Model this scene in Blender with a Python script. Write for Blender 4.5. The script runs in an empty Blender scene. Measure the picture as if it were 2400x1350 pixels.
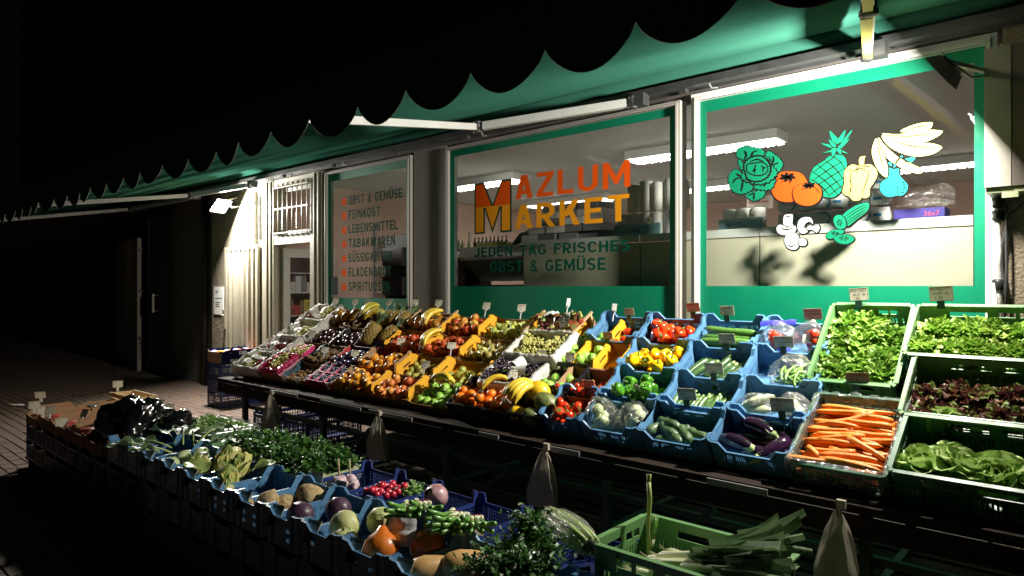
import bpy, math, random
from mathutils import Vector, Matrix, noise
from mathutils.geometry import tessellate_polygon
R = random.Random(7)
rad = math.radians
S = bpy.context.scene
COL = S.collection

# ---------------------------------------------------------------- camera
cam_d = bpy.data.cameras.new('camera'); cam = bpy.data.objects.new('camera', cam_d); COL.objects.link(cam)
cam_d.sensor_width = 36.0; cam_d.lens = 23.4; cam_d.shift_y = -0.00125
cam_d.clip_start = 0.05; cam_d.clip_end = 400
cam.location = (0, 0, 1.6); cam.rotation_euler = (rad(90), 0, rad(41.6))
S.camera = cam

# ---------------------------------------------------------------- night sky
W = bpy.data.worlds.new('World'); S.world = W; W.use_nodes = True
nt = W.node_tree; bg = nt.nodes['Background']
sky = nt.nodes.new('ShaderNodeTexSky'); sky.sky_type = 'NISHITA'; sky.sun_disc = False
sky.sun_elevation = rad(-3.0); sky.sun_rotation = rad(200)
nt.links.new(sky.outputs[0], bg.inputs[0]); bg.inputs[1].default_value = 0.011

# ---------------------------------------------------------------- the floodlights that hang under the awning
def area(name, loc, direction, sx, sy, watts, col, spread=180):
    d = bpy.data.lights.new(name, 'AREA'); d.shape = 'RECTANGLE'; d.size = sx; d.size_y = sy
    d.energy = watts; d.color = col; d.spread = rad(spread)
    o = bpy.data.objects.new(name, d); COL.objects.link(o)
    o.location = loc; o.rotation_euler = Vector(direction).to_track_quat('-Z', 'Y').to_euler()
    return o
RL = Vector((-0.60, 3.95, 2.68)); RD = Vector((-0.82, 0.05, -0.57)).normalized()
LL = Vector((-9.28, 4.28, 2.74)); LD = Vector((0.68, 0.32, -0.62)).normalized()
area('right_flood', RL + RD*0.025, RD, 0.20, 0.13, 205, (1.0, 0.95, 0.84))
area('left_flood', LL + LD*0.03, LD, 0.28, 0.20, 320, (1.0, 0.96, 0.86))

S.view_settings.view_transform = 'Standard'; S.view_settings.look = 'None'
S.view_settings.exposure = 0.0; S.view_settings.gamma = 1.0; S.view_settings.use_curve_mapping = False
S.render.engine = 'CYCLES'
S.cycles.use_denoising = True
S.cycles.max_bounces = 7; S.cycles.transparent_max_bounces = 24; S.cycles.diffuse_bounces = 4
S.cycles.caustics_reflective = False; S.cycles.caustics_refractive = False
S.cycles.sample_clamp_indirect = 4.0

# ---------------------------------------------------------------- materials
MATS = {}
def M(name, col=(.5,.5,.5), rough=.5, col2=None, ns=12.0, amt=1.0, var=0.0, hue=0.0, bump=0.0, bs=40.0, metal=0.0,
      spec=.5, coat=0.0, trans=0.0, emit=None, es=1.0, sss=0.0, rvar=0.0, matte=False):
    if name in MATS: return MATS[name]
    m = bpy.data.materials.new(name); MATS[name] = m; m.use_nodes = True
    t = m.node_tree; N = t.nodes; L = t.links; b = N['Principled BSDF']
    b.inputs['Roughness'].default_value = rough; b.inputs['Metallic'].default_value = metal
    b.inputs['Specular IOR Level'].default_value = spec; b.inputs['Coat Weight'].default_value = coat
    b.inputs['Coat Roughness'].default_value = .08
    b.inputs['Base Color'].default_value = (*col, 1)
    tc = N.new('ShaderNodeTexCoord'); co = tc.outputs['Object']
    last = None
    if col2 is not None:
        n = N.new('ShaderNodeTexNoise'); n.inputs['Scale'].default_value = ns; n.inputs['Detail'].default_value = 6
        n.inputs['Roughness'].default_value = .65
        L.new(co, n.inputs['Vector'])
        r = N.new('ShaderNodeMapRange'); r.inputs[1].default_value = .5-.2/amt; r.inputs[2].default_value = .5+.2/amt
        L.new(n.outputs[0], r.inputs[0])
        if hue > 0:      # shift which of the two colours wins from one individual to the next
            oi0 = N.new('ShaderNodeObjectInfo'); ad = N.new('ShaderNodeMath'); ad.operation = 'MULTIPLY_ADD'
            ad.inputs[1].default_value = hue; ad.inputs[2].default_value = -hue/2
            L.new(oi0.outputs['Random'], ad.inputs[0])
            ad2 = N.new('ShaderNodeMath'); ad2.operation = 'ADD'; ad2.use_clamp = True
            L.new(r.outputs[0], ad2.inputs[0]); L.new(ad.outputs[0], ad2.inputs[1]); fac = ad2.outputs[0]
        else: fac = r.outputs[0]
        mx = N.new('ShaderNodeMix'); mx.data_type = 'RGBA'
        L.new(fac, mx.inputs[0]); mx.inputs[6].default_value = (*col, 1); mx.inputs[7].default_value = (*col2, 1)
        last = mx.outputs[2]
    if var > 0:
        oi = N.new('ShaderNodeObjectInfo'); mr = N.new('ShaderNodeMapRange')
        mr.inputs[3].default_value = 1-var; mr.inputs[4].default_value = 1+var
        L.new(oi.outputs['Random'], mr.inputs[0])
        hs = N.new('ShaderNodeHueSaturation'); L.new(mr.outputs[0], hs.inputs['Value'])
        if last: L.new(last, hs.inputs['Color'])
        else: hs.inputs['Color'].default_value = (*col, 1)
        last = hs.outputs[0]
    if last: L.new(last, b.inputs['Base Color'])
    if bump > 0:
        n2 = N.new('ShaderNodeTexNoise'); n2.inputs['Scale'].default_value = bs; n2.inputs['Detail'].default_value = 5
        L.new(co, n2.inputs['Vector'])
        bp = N.new('ShaderNodeBump'); bp.inputs['Strength'].default_value = min(1, bump); bp.inputs['Distance'].default_value = .004*max(1, bump)
        L.new(n2.outputs[0], bp.inputs['Height']); L.new(bp.outputs[0], b.inputs['Normal'])
    if rvar > 0:
        n3 = N.new('ShaderNodeTexNoise'); n3.inputs['Scale'].default_value = 9; n3.inputs['Detail'].default_value = 7
        L.new(co, n3.inputs['Vector'])
        r3 = N.new('ShaderNodeMapRange'); r3.inputs[1].default_value = .3; r3.inputs[2].default_value = .7
        r3.inputs[3].default_value = max(.03, rough-rvar); r3.inputs[4].default_value = min(1, rough+rvar)
        L.new(n3.outputs[0], r3.inputs[0]); L.new(r3.outputs[0], b.inputs['Roughness'])
    if trans > 0:       # thin leaf or cloth: part of the light passes through
        tr = N.new('ShaderNodeBsdfTranslucent'); ms = N.new('ShaderNodeMixShader'); ms.inputs[0].default_value = trans
        if last: L.new(last, tr.inputs[0])
        else: tr.inputs[0].default_value = (*col, 1)
        L.new(b.outputs[0], ms.inputs[1]); L.new(tr.outputs[0], ms.inputs[2])
        L.new(ms.outputs[0], N['Material Output'].inputs[0])
    if matte:           # plain woven or plastered surface without any gloss
        df = N.new('ShaderNodeBsdfDiffuse'); df.inputs[1].default_value = .6
        if last: L.new(last, df.inputs[0])
        else: df.inputs[0].default_value = (*col, 1)
        if bump > 0: L.new(bp.outputs[0], df.inputs['Normal'])
        if trans > 0: L.new(df.outputs[0], ms.inputs[1])
        else: L.new(df.outputs[0], N['Material Output'].inputs[0])
    if sss > 0:
        b.inputs['Subsurface Weight'].default_value = sss; b.inputs['Subsurface Scale'].default_value = .01
    if emit:
        b.inputs['Emission Color'].default_value = (*emit, 1); b.inputs['Emission Strength'].default_value = es
    return m
def M_clear(name, tint=(1,1,1), fres=.04, rough=.02, bump=0.0, bs=30.0, haze=0.0, hcol=(.8,.8,.8)):
    """thin clear sheet: glass pane or plastic film"""
    m = bpy.data.materials.new(name); MATS[name] = m; m.use_nodes = True
    t = m.node_tree; N = t.nodes; L = t.links; N.remove(N['Principled BSDF'])
    tr = N.new('ShaderNodeBsdfTransparent'); tr.inputs[0].default_value = (*tint, 1)
    gl = N.new('ShaderNodeBsdfGlossy'); gl.inputs['Roughness'].default_value = rough
    lw = N.new('ShaderNodeLayerWeight'); lw.inputs[0].default_value = .5
    pw = N.new('ShaderNodeMath'); pw.operation = 'POWER'; pw.inputs[1].default_value = 4.0
    L.new(lw.outputs['Facing'], pw.inputs[0])
    ms = N.new('ShaderNodeMixShader')
    mul = N.new('ShaderNodeMath'); mul.operation = 'MULTIPLY_ADD'; mul.inputs[1].default_value = 1.0; mul.inputs[2].default_value = fres
    mul.use_clamp = True
    L.new(pw.outputs[0], mul.inputs[0]); L.new(mul.outputs[0], ms.inputs[0])
    L.new(tr.outputs[0], ms.inputs[1]); L.new(gl.outputs[0], ms.inputs[2])
    out = ms.outputs[0]
    if bump > 0:
        tc = N.new('ShaderNodeTexCoord')
        n2 = N.new('ShaderNodeTexNoise'); n2.inputs['Scale'].default_value = bs; n2.inputs['Detail'].default_value = 3
        n2.inputs['Distortion'].default_value = 1.5
        L.new(tc.outputs['Object'], n2.inputs['Vector'])
        bp = N.new('ShaderNodeBump'); bp.inputs['Strength'].default_value = bump; bp.inputs['Distance'].default_value = .02
        L.new(n2.outputs[0], bp.inputs['Height']); L.new(bp.outputs[0], gl.inputs['Normal']); L.new(bp.outputs[0], lw.inputs['Normal'])
    if haze > 0:
        df = N.new('ShaderNodeBsdfDiffuse'); df.inputs[0].default_value = (*hcol, 1)
        m2 = N.new('ShaderNodeMixShader'); m2.inputs[0].default_value = haze
        L.new(out, m2.inputs[1]); L.new(df.outputs[0], m2.inputs[2]); out = m2.outputs[0]
    L.new(out, N['Material Output'].inputs[0]); return m

blueP = M('crate_blue_plastic', (.11,.27,.48), .38, (.065,.16,.29), 11, .6, var=.10, rvar=.12, bump=.15, bs=90)
navyP = M('crate_navy_plastic', (.020,.042,.20), .4, (.015,.03,.13), 6, rvar=.12)
greenP = M('crate_green_plastic', (.13,.29,.105), .42, (.10,.23,.08), 7, rvar=.12, bump=.15, bs=80)
dgreenP = M('crate_dark_green_plastic', (.02,.13,.06), .4, (.015,.09,.04), 7, rvar=.1)
blackP = M('crate_black_plastic', (.012,.012,.014), .4, rvar=.1)
cardB = M('cardboard_brown', (.36,.22,.115), .85, (.30,.18,.09), 14, .8, bump=.2, bs=60)
cardY = M('cardboard_yellow_print', (.72,.36,.015), .6, (.66,.32,.01), 8, bump=.1, bs=60)
cardR = M('cardboard_red_print', (.45,.03,.03), .6, (.38,.02,.02), 8)
cardT = M('cardboard_teal_print', (.02,.09,.13), .6)
cardN = M('cardboard_navy_print', (.010,.014,.05), .9, spec=.05)
cardK = M('cardboard_black_print', (.012,.010,.012), .5)
cardP = M('cardboard_purple_print', (.12,.04,.22), .6)
pinkP = M('pink_print', (.60,.03,.16), .5)
wood = M('crate_wood', (.50,.35,.20), .75, (.38,.25,.13), 22, .8, bump=.25, bs=70)
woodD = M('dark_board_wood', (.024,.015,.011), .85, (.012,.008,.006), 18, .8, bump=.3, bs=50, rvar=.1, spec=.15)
paper = M('liner_paper', (.72,.70,.66), .7, (.62,.60,.56), 9, bump=.9, bs=26, trans=.2)
whitePap = M('white_paper', (.80,.79,.75), .6)
tagM = M('price_tag_card', (.66,.62,.50), .35, (.58,.53,.42), 20, .8, coat=.3)
tagP = M('price_tag_pink_card', (.62,.36,.28), .35, (.55,.30,.24), 20, coat=.3)
tagYl = M('price_tag_yellow_card', (.68,.68,.10), .45)
ink = M('ink_black', (.015,.015,.02), .5); inkR = M('ink_red', (.35,.03,.03), .5)
clipG = M('tag_clip_green', (.01,.05,.03), .4); clipC = M('tag_clip_clear', (.6,.6,.6), .15, spec=.8)
film = M_clear('clear_film', (.98,.98,.98), .12, .12, 1.0, 34, .04)
bagW = M_clear('clear_bag', (.98,.98,.97), .16, .12, 1.0, 42, .02)
blackBag = M('black_bag_plastic', (.006,.006,.008), .14, bump=1.5, bs=16, spec=.9)
clothBag = M('bag_cream_cloth', (.42,.38,.31), .8, (.36,.32,.26), 14, bump=.8, bs=30, trans=.25)
whiteMet = M('white_metal_paint', (.30,.27,.21), .55, (.23,.205,.15), 8, .7, bump=.12, bs=40, rvar=.1)
frameW = M('window_frame_white', (.74,.74,.72), .35, (.66,.66,.63), 5, rvar=.1)
frameG = M('window_frame_grey', (.36,.34,.31), .5, (.31,.29,.27), 6, bump=.1)
alu = M('awning_aluminium', (.66,.66,.64), .38, metal=.35, rvar=.1)
darkMet = M('dark_metal', (.05,.05,.052), .45, (.03,.03,.03), 12, rvar=.12)
legGreen = M('trestle_green_paint', (.018,.055,.028), .6, (.012,.04,.02), 14, rvar=.1)
filmG = M('green_vinyl', (.0,.165,.085), .6, (.0,.15,.077), 3, rvar=.08, spec=.2)
decG = M('decal_green', (.0,.12,.06), .7, spec=.15); decT = M('decal_teal', (.003,.12,.105), .7, spec=.15)
decO = M('decal_orange', (.38,.045,.002), .7, spec=.15); decY = M('decal_cream', (.32,.24,.06), .7, spec=.15)
decB = M('decal_banana', (.40,.35,.11), .7, spec=.15); decW = M('decal_white', (.40,.40,.40), .7, spec=.15); decK = M('decal_black', (.005,.005,.005), .9, spec=.05)
letO = M('letter_orange', (.72,.085,.005), .9, spec=.03); letA = M('letter_amber', (.72,.28,.01), .9, spec=.03); letG = M('letter_green', (.0,.055,.032), .9, spec=.03)
concr = M('pillar_concrete', (.26,.22,.155), .95, (.17,.14,.10), 9, .8, bump=2.5, bs=26)
rough_st = M('pillar_roughcast', (.26,.21,.15), .95, (.13,.10,.07), 45, .8, bump=3.0, bs=60)
dwall = M('dark_plaster', (.10,.085,.07), .9, (.07,.06,.05), 5, bump=.8, bs=30)
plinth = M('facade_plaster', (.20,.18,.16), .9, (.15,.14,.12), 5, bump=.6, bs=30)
ceilM = M('shop_ceiling_paint', (.62,.63,.60), .9, (.58,.59,.56), 2)
wallP = M('shop_wall_pink', (.62,.44,.37), .9, (.58,.41,.34), 2)
floorS = M('shop_floor_tile', (.48,.46,.42), .5)
boardC = M('cooler_back_panel', (.46,.45,.34), .5, (.42,.41,.31), 2)
awnM = M('awning_cloth_green', (.040,.155,.112), .95, (.032,.13,.095), 3, .7, bump=.25, bs=160, trans=.12, matte=True)
awnE = M('awning_hem', (.16,.14,.10), .8)

# ---------------------------------------------------------------- mesh builder
I4 = Matrix.Identity(4)
def T(x, y, z): return Matrix.Translation((x, y, z))
def RX(a): return Matrix.Rotation(rad(a), 4, 'X')
def RY(a): return Matrix.Rotation(rad(a), 4, 'Y')
def RZ(a): return Matrix.Rotation(rad(a), 4, 'Z')
def SC(x, y=None, z=None):
    if y is None: y = z = x
    return Matrix.Diagonal((x, y, z, 1))
def RND(): return RZ(R.uniform(0,360)) @ RX(R.uniform(0,360)) @ RY(R.uniform(0,360))
class MB:
    def __init__(s): s.v = []; s.f = []; s.m = []; s.sm = []; s.X = I4
    def add(s, pts, faces, m=0, smooth=False):
        o = len(s.v); X = s.X
        s.v += [tuple(X @ Vector(p)) for p in pts] if X is not I4 else [tuple(p) for p in pts]
        for f in faces: s.f.append(tuple(i+o for i in f)); s.m.append(m); s.sm.append(smooth)
        return s
    def box(s, x0, x1, y0, y1, z0, z1, m=0):
        p = [(x,y,z) for z in (z0,z1) for y in (y0,y1) for x in (x0,x1)]
        return s.add(p, [(0,2,3,1),(4,5,7,6),(0,1,5,4),(2,6,7,3),(0,4,6,2),(1,3,7,5)], m)
    def cbox(s, c, d, m=0):
        return s.box(c[0]-d[0]/2, c[0]+d[0]/2, c[1]-d[1]/2, c[1]+d[1]/2, c[2]-d[2]/2, c[2]+d[2]/2, m)
    def beam(s, a, b, w, h, m=0, up=(0,0,1)):
        a = Vector(a); b = Vector(b); d = (b-a); L = d.length
        if L < 1e-6: return s
        d.normalize(); u = Vector(up)
        if abs(d.dot(u)) > .98: u = Vector((1,0,0))
        r = d.cross(u).normalized(); u = r.cross(d)
        p = []
        for q in (a, b):
            for (i, j) in ((-1,-1),(1,-1),(1,1),(-1,1)): p.append(q + r*(i*w/2) + u*(j*h/2))
        return s.add(p, [(0,1,2,3),(7,6,5,4),(0,4,5,1),(1,5,6,2),(2,6,7,3),(3,7,4,0)], m)
    def tube(s, pts, rr, seg=8, m=0, cap=True, flat=None, smooth=True):
        P = [Vector(p) for p in pts]; n = len(P)
        if not hasattr(rr, '__len__'): rr = [rr]*n
        pv = []; u = None
        for i in range(n):
            d = (P[min(i+1,n-1)] - P[max(i-1,0)])
            d = d.normalized() if d.length > 1e-9 else Vector((0,0,1))
            if u is None:
                u = Vector((0,0,1)) if abs(d.z) < .9 else Vector((1,0,0))
            u = (u - d*u.dot(d)).normalized(); w = d.cross(u)
            for k in range(seg):
                a = 2*math.pi*k/seg; q = rr[i]
                if flat: q = q*flat(i/(n-1), a)
                pv.append(P[i] + (u*math.cos(a) + w*math.sin(a))*q)
        fc = []
        for i in range(n-1):
            for k in range(seg):
                k2 = (k+1) % seg
                fc.append((i*seg+k, i*seg+k2, (i+1)*seg+k2, (i+1)*seg+k))
        if cap:
            fc.append(tuple(range(seg))[::-1]); fc.append(tuple((n-1)*seg+k for k in range(seg)))
        return s.add(pv, fc, m, smooth)
    def lathe(s, prof, seg=12, m=0, lobe=None, smooth=True):
        pv = []; n = len(prof)
        for i, (r, z) in enumerate(prof):
            for k in range(seg):
                a = 2*math.pi*k/seg; q, dz = (r, 0)
                if lobe: q, dz = lobe(r, z, a)
                pv.append((q*math.cos(a), q*math.sin(a), z+dz))
        fc = []
        for i in range(n-1):
            for k in range(seg):
                k2 = (k+1) % seg
                fc.append((i*seg+k, i*seg+k2, (i+1)*seg+k2, (i+1)*seg+k))
        fc.append(tuple(range(seg))[::-1]); fc.append(tuple((n-1)*seg+k for k in range(seg)))
        return s.add(pv, fc, m, smooth)
    def grid(s, fn, nu, nv, m=0, smooth=True):
        pv = [fn(i/nu, j/nv) for j in range(nv+1) for i in range(nu+1)]
        fc = [(j*(nu+1)+i, j*(nu+1)+i+1, (j+1)*(nu+1)+i+1, (j+1)*(nu+1)+i) for j in range(nv) for i in range(nu)]
        return s.add(pv, fc, m, smooth)
    def panel(s, O, ux, n, Wd, top, th, xs, zs, hole=None, m=0):
        """a wall standing on O running along ux, thickness th along n; cells may be left open"""
        O = Vector(O); ux = Vector(ux); n = Vector(n); uz = Vector((0,0,1))
        xs = sorted(set([0, Wd] + [round(x, 5) for x in xs if 0 < x < Wd])); nz = len(zs)
        def P(i, j, k):
            z = zs[j] if j < nz else top(xs[i])
            return O + ux*xs[i] + uz*z + n*(th*k)
        sol = [[not (hole and j < nz-1 and hole((xs[i]+xs[i+1])/2, (zs[j]+zs[j+1])/2)) for j in range(nz)] for i in range(len(xs)-1)]
        pv = []; fc = []
        def q(*ps):
            o = len(pv); pv.extend(ps); fc.append(tuple(range(o, o+4)))
        NX = len(xs)-1
        def S_(i, j): return 0 <= i < NX and 0 <= j < nz and sol[i][j]
        for i in range(NX):
            for j in range(nz):
                if not sol[i][j]: continue
                q(P(i,j,0), P(i,j+1,0), P(i+1,j+1,0), P(i+1,j,0)); q(P(i,j,1), P(i+1,j,1), P(i+1,j+1,1), P(i,j+1,1))
                if not S_(i-1,j): q(P(i,j,0), P(i,j,1), P(i,j+1,1), P(i,j+1,0))
                if not S_(i+1,j): q(P(i+1,j,0), P(i+1,j+1,0), P(i+1,j+1,1), P(i+1,j,1))
                if not S_(i,j-1): q(P(i,j,0), P(i+1,j,0), P(i+1,j,1), P(i,j,1))
                if not S_(i,j+1): q(P(i,j+1,0), P(i,j+1,1), P(i+1,j+1,1), P(i+1,j+1,0))
        return s.add(pv, fc, m)
    def mesh(s, name, mats):
        me = bpy.data.meshes.new(name); me.from_pydata(s.v, [], s.f)
        if not isinstance(mats, (list, tuple)): mats = [mats]
        for q in mats: me.materials.append(q)
        me.polygons.foreach_set('material_index', s.m); me.polygons.foreach_set('use_smooth', s.sm)
        me.update(); return me
    def build(s, name, mats, parent=None, **props):
        o = bpy.data.objects.new(name, s.mesh(name, mats)); COL.objects.link(o)
        if parent is not None: o.parent = parent
        for k, v in props.items(): o[k] = v
        return o
def tag(o, label=None, cat=None, group=None, kind=None):
    if label: o['label'] = label
    if cat: o['category'] = cat
    if group: o['group'] = group
    if kind: o['kind'] = kind
    return o
def thing(name, label, cat, Mx=I4, group=None):
    o = bpy.data.objects.new(name, None); COL.objects.link(o); o.empty_display_size = .05
    o.matrix_world = Mx; return tag(o, label, cat, group)
def inst(proto, Mx, label, cat, group=None):
    """proto = (name, root mesh or None, [(part name, mesh), ...], root kind)"""
    name, rm, ch = proto[:3]
    o = bpy.data.objects.new(name, rm); COL.objects.link(o); o.matrix_world = Mx
    if rm is None: o.empty_display_size = .05
    tag(o, label, cat, group)
    for it in ch:
        c = bpy.data.objects.new(it[0], it[1]); COL.objects.link(c); c.parent = o
        if len(it) > 2 and it[2] is not None: c.matrix_local = it[2]
        if len(it) > 3: c['kind'] = it[3]
    return o
_tc = {}
def text_mesh(string, h, mat, width=None, bold=0.0, res=2, space=1.0, align='L'):
    """flat lettering in the XZ plane facing -Y, capital height h, lower left at the origin"""
    key = (string, round(h,4), mat.name, width, bold)
    if key in _tc: return _tc[key]
    c = bpy.data.curves.new('t', 'FONT'); c.body = string; c.size = 1.0; c.resolution_u = res; c.offset = bold; c.space_character = space
    o = bpy.data.objects.new('t', c); me = bpy.data.meshes.new_from_object(o)
    bpy.data.objects.remove(o)
    xs = [v.co.x for v in me.vertices]; ys = [v.co.y for v in me.vertices]
    x0, x1 = min(xs), max(xs); ref = .69 + 2*bold
    k = h/ref; kx = (width/(x1-x0)) if width else k
    for v in me.vertices: v.co = ((v.co.x-x0)*kx, 0, (v.co.y+bold)*k)
    me.materials.clear(); me.materials.append(mat); _tc[key] = me
    return me
def place_text(string, h, mat, Mx, parent=None, width=None, bold=0.0, name='lettering', res=2, center=False):
    me = text_mesh(string, h, mat, width, bold, res)
    o = bpy.data.objects.new(name, me); COL.objects.link(o)
    if center:
        w = max(v.co.x for v in me.vertices); Mx = Mx @ T(-w/2, 0, 0)
    if parent is not None: o.parent = parent
    o.matrix_local = Mx
    return o
def at(u, v, y):
    """world point on the plane y (parallel to the shop front) seen at photo position u, v"""
    t = (u-1200)/1560.0; s = .748 + .664*t; Z = y/s
    return Vector((Z*(-.664+.748*t), y, 1.6 + (672-v)*Z/1560.0))
def wb(mb, name, mats, parent=None, kind=None, label=None):
    """build a mesh given in world coordinates, as a child of a thing standing elsewhere"""
    o = mb.build(name, mats, parent)
    if parent is not None:
        q = parent
        Mx = Matrix.Identity(4)
        chain = []
        while q is not None: chain.append(q); q = q.parent
        for q in reversed(chain): Mx = Mx @ q.matrix_parent_inverse @ q.matrix_basis if q.parent else q.matrix_basis.copy()
        o.matrix_parent_inverse = Mx.inverted()
    if kind: o['kind'] = kind
    if label: o['label'] = label
    return o
def base(name, label, cat, x, y, z, group=None): return thing(name, label, cat, T(x, y, z), group)

# ---------------------------------------------------------------- ground
ground = M('street_asphalt', (.045,.040,.036), .92, (.035,.031,.028), 6, bump=.6, bs=60)
jointM = M('joint_sand', (.075,.058,.046), .95, bump=.5, bs=80)
paverM = M('paver_stone', (.155,.105,.082), .88, (.12,.082,.066), 9, .8, var=.22, bump=.7, bs=70, rvar=.12)
b = MB(); b.box(-60, 30, -30, 60, -.30, -.045); b.build('ground', ground, kind='structure')
b = MB(); b.box(-26, 4, -3.2, 5.2, -.04, -.006); pav = b.build('pavement', jointM, kind='structure')
PL, PW = .20, .10; pm = []
for k in range(6):
    b = MB(); g = .0035; hx, hy = PL/2-g, PW/2-g; e = .006; zt = [.0, .0012, -.0012, .0008, .002, -.0006][k]
    tl = [R.uniform(-.0012, .0012) for _ in range(4)]
    lo = [(-hx,-hy,-.04), (hx,-hy,-.04), (hx,hy,-.04), (-hx,hy,-.04)]
    mid = [(x,y,-e+zt+tl[i]) for i,(x,y,_) in enumerate(lo)]
    up = [(x*(1-e/hx), y*(1-e/hy), zt+tl[i]) for i,(x,y,_) in enumerate(lo)]
    b.add(lo+mid+up, [(0,1,5,4),(1,2,6,5),(2,3,7,6),(3,0,4,7),(4,5,9,8),(5,6,10,9),(6,7,11,10),(7,4,8,11),(8,9,10,11)])
    pm.append(b.mesh('paver', paverM))
cells = []
for j in range(int((5.0+3.0)/PW)):
    y = -3.0 + (j+.5)*PW
    for i in range(int(24/PL)):
        x = -22 + (i+.5)*PL + (PL/2 if j % 2 else 0)
        cells.append((x, y))
def pscore(c):       # pavers of the patch that lies open to view beside the stands
    x, y = c
    return 0 if (-9.6 < x < -5.4 and 2.5 < y < 4.55) else 1
near = sorted([c for c in cells if pscore(c) == 0], key=lambda c: c[0]**2 + c[1]**2)[:300]; ns_ = set(near)
for (x, y) in near:
    o = bpy.data.objects.new('paver', R.choice(pm)); COL.objects.link(o); o.parent = pav
    o.location = (x, y, .001); o.rotation_euler = (R.uniform(-.006,.006), R.uniform(-.006,.006), R.uniform(-.008,.008))
b = MB()
for (x, y) in cells:
    if (x, y) in ns_: continue
    d = R.choice(pm); q = R.uniform(-.0015, .0015)
    b.add([(v.co.x+x, v.co.y+y, v.co.z+q) for v in d.vertices], [tuple(p.vertices) for p in d.polygons])
M('paver_stone_far', (.150,.102,.080), .88, (.11,.075,.06), 5, .8, bump=.7, bs=70)
o = b.build('pavers', MATS['paver_stone_far'], pav, kind='stuff')
# fallen leaves on the pavement
b = MB()
for _ in range(46):
    x = R.uniform(-13, -7.2); y = R.uniform(2.6, 4.5) if R.random() < .6 else R.uniform(4.2, 4.7); a = R.uniform(0, 6.28); s_ = R.uniform(.02, .045)
    b.X = T(x, y, .008) @ RZ(math.degrees(a)) @ RX(R.uniform(-14,14))
    b.grid(lambda p, q: ((p-.5)*2*s_, (q-.5)*2*s_*.6*(1-abs(p-.5)*1.7), .006*math.sin(p*6+q*3)), 4, 2)
b.build('fallen_leaves', M('dry_leaf', (.28,.15,.05), .8, (.14,.08,.03), 20), kind='stuff')

# ---------------------------------------------------------------- the building (its front stands on y = 4.6)
FY = 4.6
bld = base('shop_building', 'old apartment building with a lit grocery on its ground floor behind the green awning', 'building', -5, FY, 0)
b = MB()
b.box(-7.14, -.49, FY+.02, FY+.26, 0, .42)                                      # plinth under the shop windows
b.box(-22, 4.5, FY+.07, FY+.30, 3.42, 9.5)                                      # upper floors
b.box(-12.3, -10.26, FY+.25, FY+.5, 0, 3.42)                                     # recessed dark wall left of the pillar
wb(b, 'wall', plinth, bld)
b = MB(); b.box(-10.26, -8.98, FY, FY+.45, 0, 3.415); wb(b, 'pillar', concr, bld, label='rough concrete pillar lit by the floodlight')
b = MB(); b.box(-.415, 3.2, FY-.05, FY+.35, 0, 3.41); wb(b, 'pillar', rough_st, bld, label='roughcast pillar at the right edge below the grey cabinet')
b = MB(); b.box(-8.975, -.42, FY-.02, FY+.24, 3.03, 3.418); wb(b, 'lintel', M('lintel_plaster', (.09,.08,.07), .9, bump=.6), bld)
b = MB()                                                                          # mullion panels between the windows
b.box(-5.475, -4.975, FY-.002, FY+.16, .42, 3.028); wb(b, 'panel', frameG, bld)
for x in (-15.6, -12.6, -9.6, -6.6, -3.6):                                        # upstairs windows, unlit
    b = MB(); b.box(x, x+1.1, FY+.03, FY+.09, 4.4, 6.0); f = wb(b, 'window', M('old_window_frame', (.10,.08,.06), .6), bld)
    b = MB(); b.box(x+.07, x+.51, FY+.018, FY+.029, 4.47, 5.93); b.box(x+.59, x+1.03, FY+.018, FY+.029, 4.47, 5.93)
    wb(b, 'pane', M('night_glass', (.01,.01,.012), .08), f)
b = MB(); b.box(-22, 4.5, FY+.01, FY+.12, 4.02, 4.14); wb(b, 'cornice', plinth, bld)
# the dark steel door in the recess, and its handle
b = MB(); b.box(-13.5, -12.31, FY+.22, FY+.30, .02, 2.9)
for x in (-13.42, -13.02, -12.62): b.box(x, x+.03, FY+.205, FY+.219, .05, 2.85)
dd = wb(b, 'door', dwall, bld, label='dark door left of the pillar with a pale bar handle')
b = MB(); hx = -12.92; b.box(hx-.02, hx+.02, FY+.10, FY+.13, 1.13, 1.47)
for z in (1.15, 1.43): b.box(hx-.014, hx+.014, FY+.131, FY+.22, z, z+.02)
wb(b, 'handle', M('handle_pale', (.55,.52,.46), .4), dd)
b = MB(); b.tube([(-10.9, FY+.17, 0), (-10.9, FY+.17, 3.4)], .045, 10); wb(b, 'downpipe', darkMet, bld)

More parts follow.
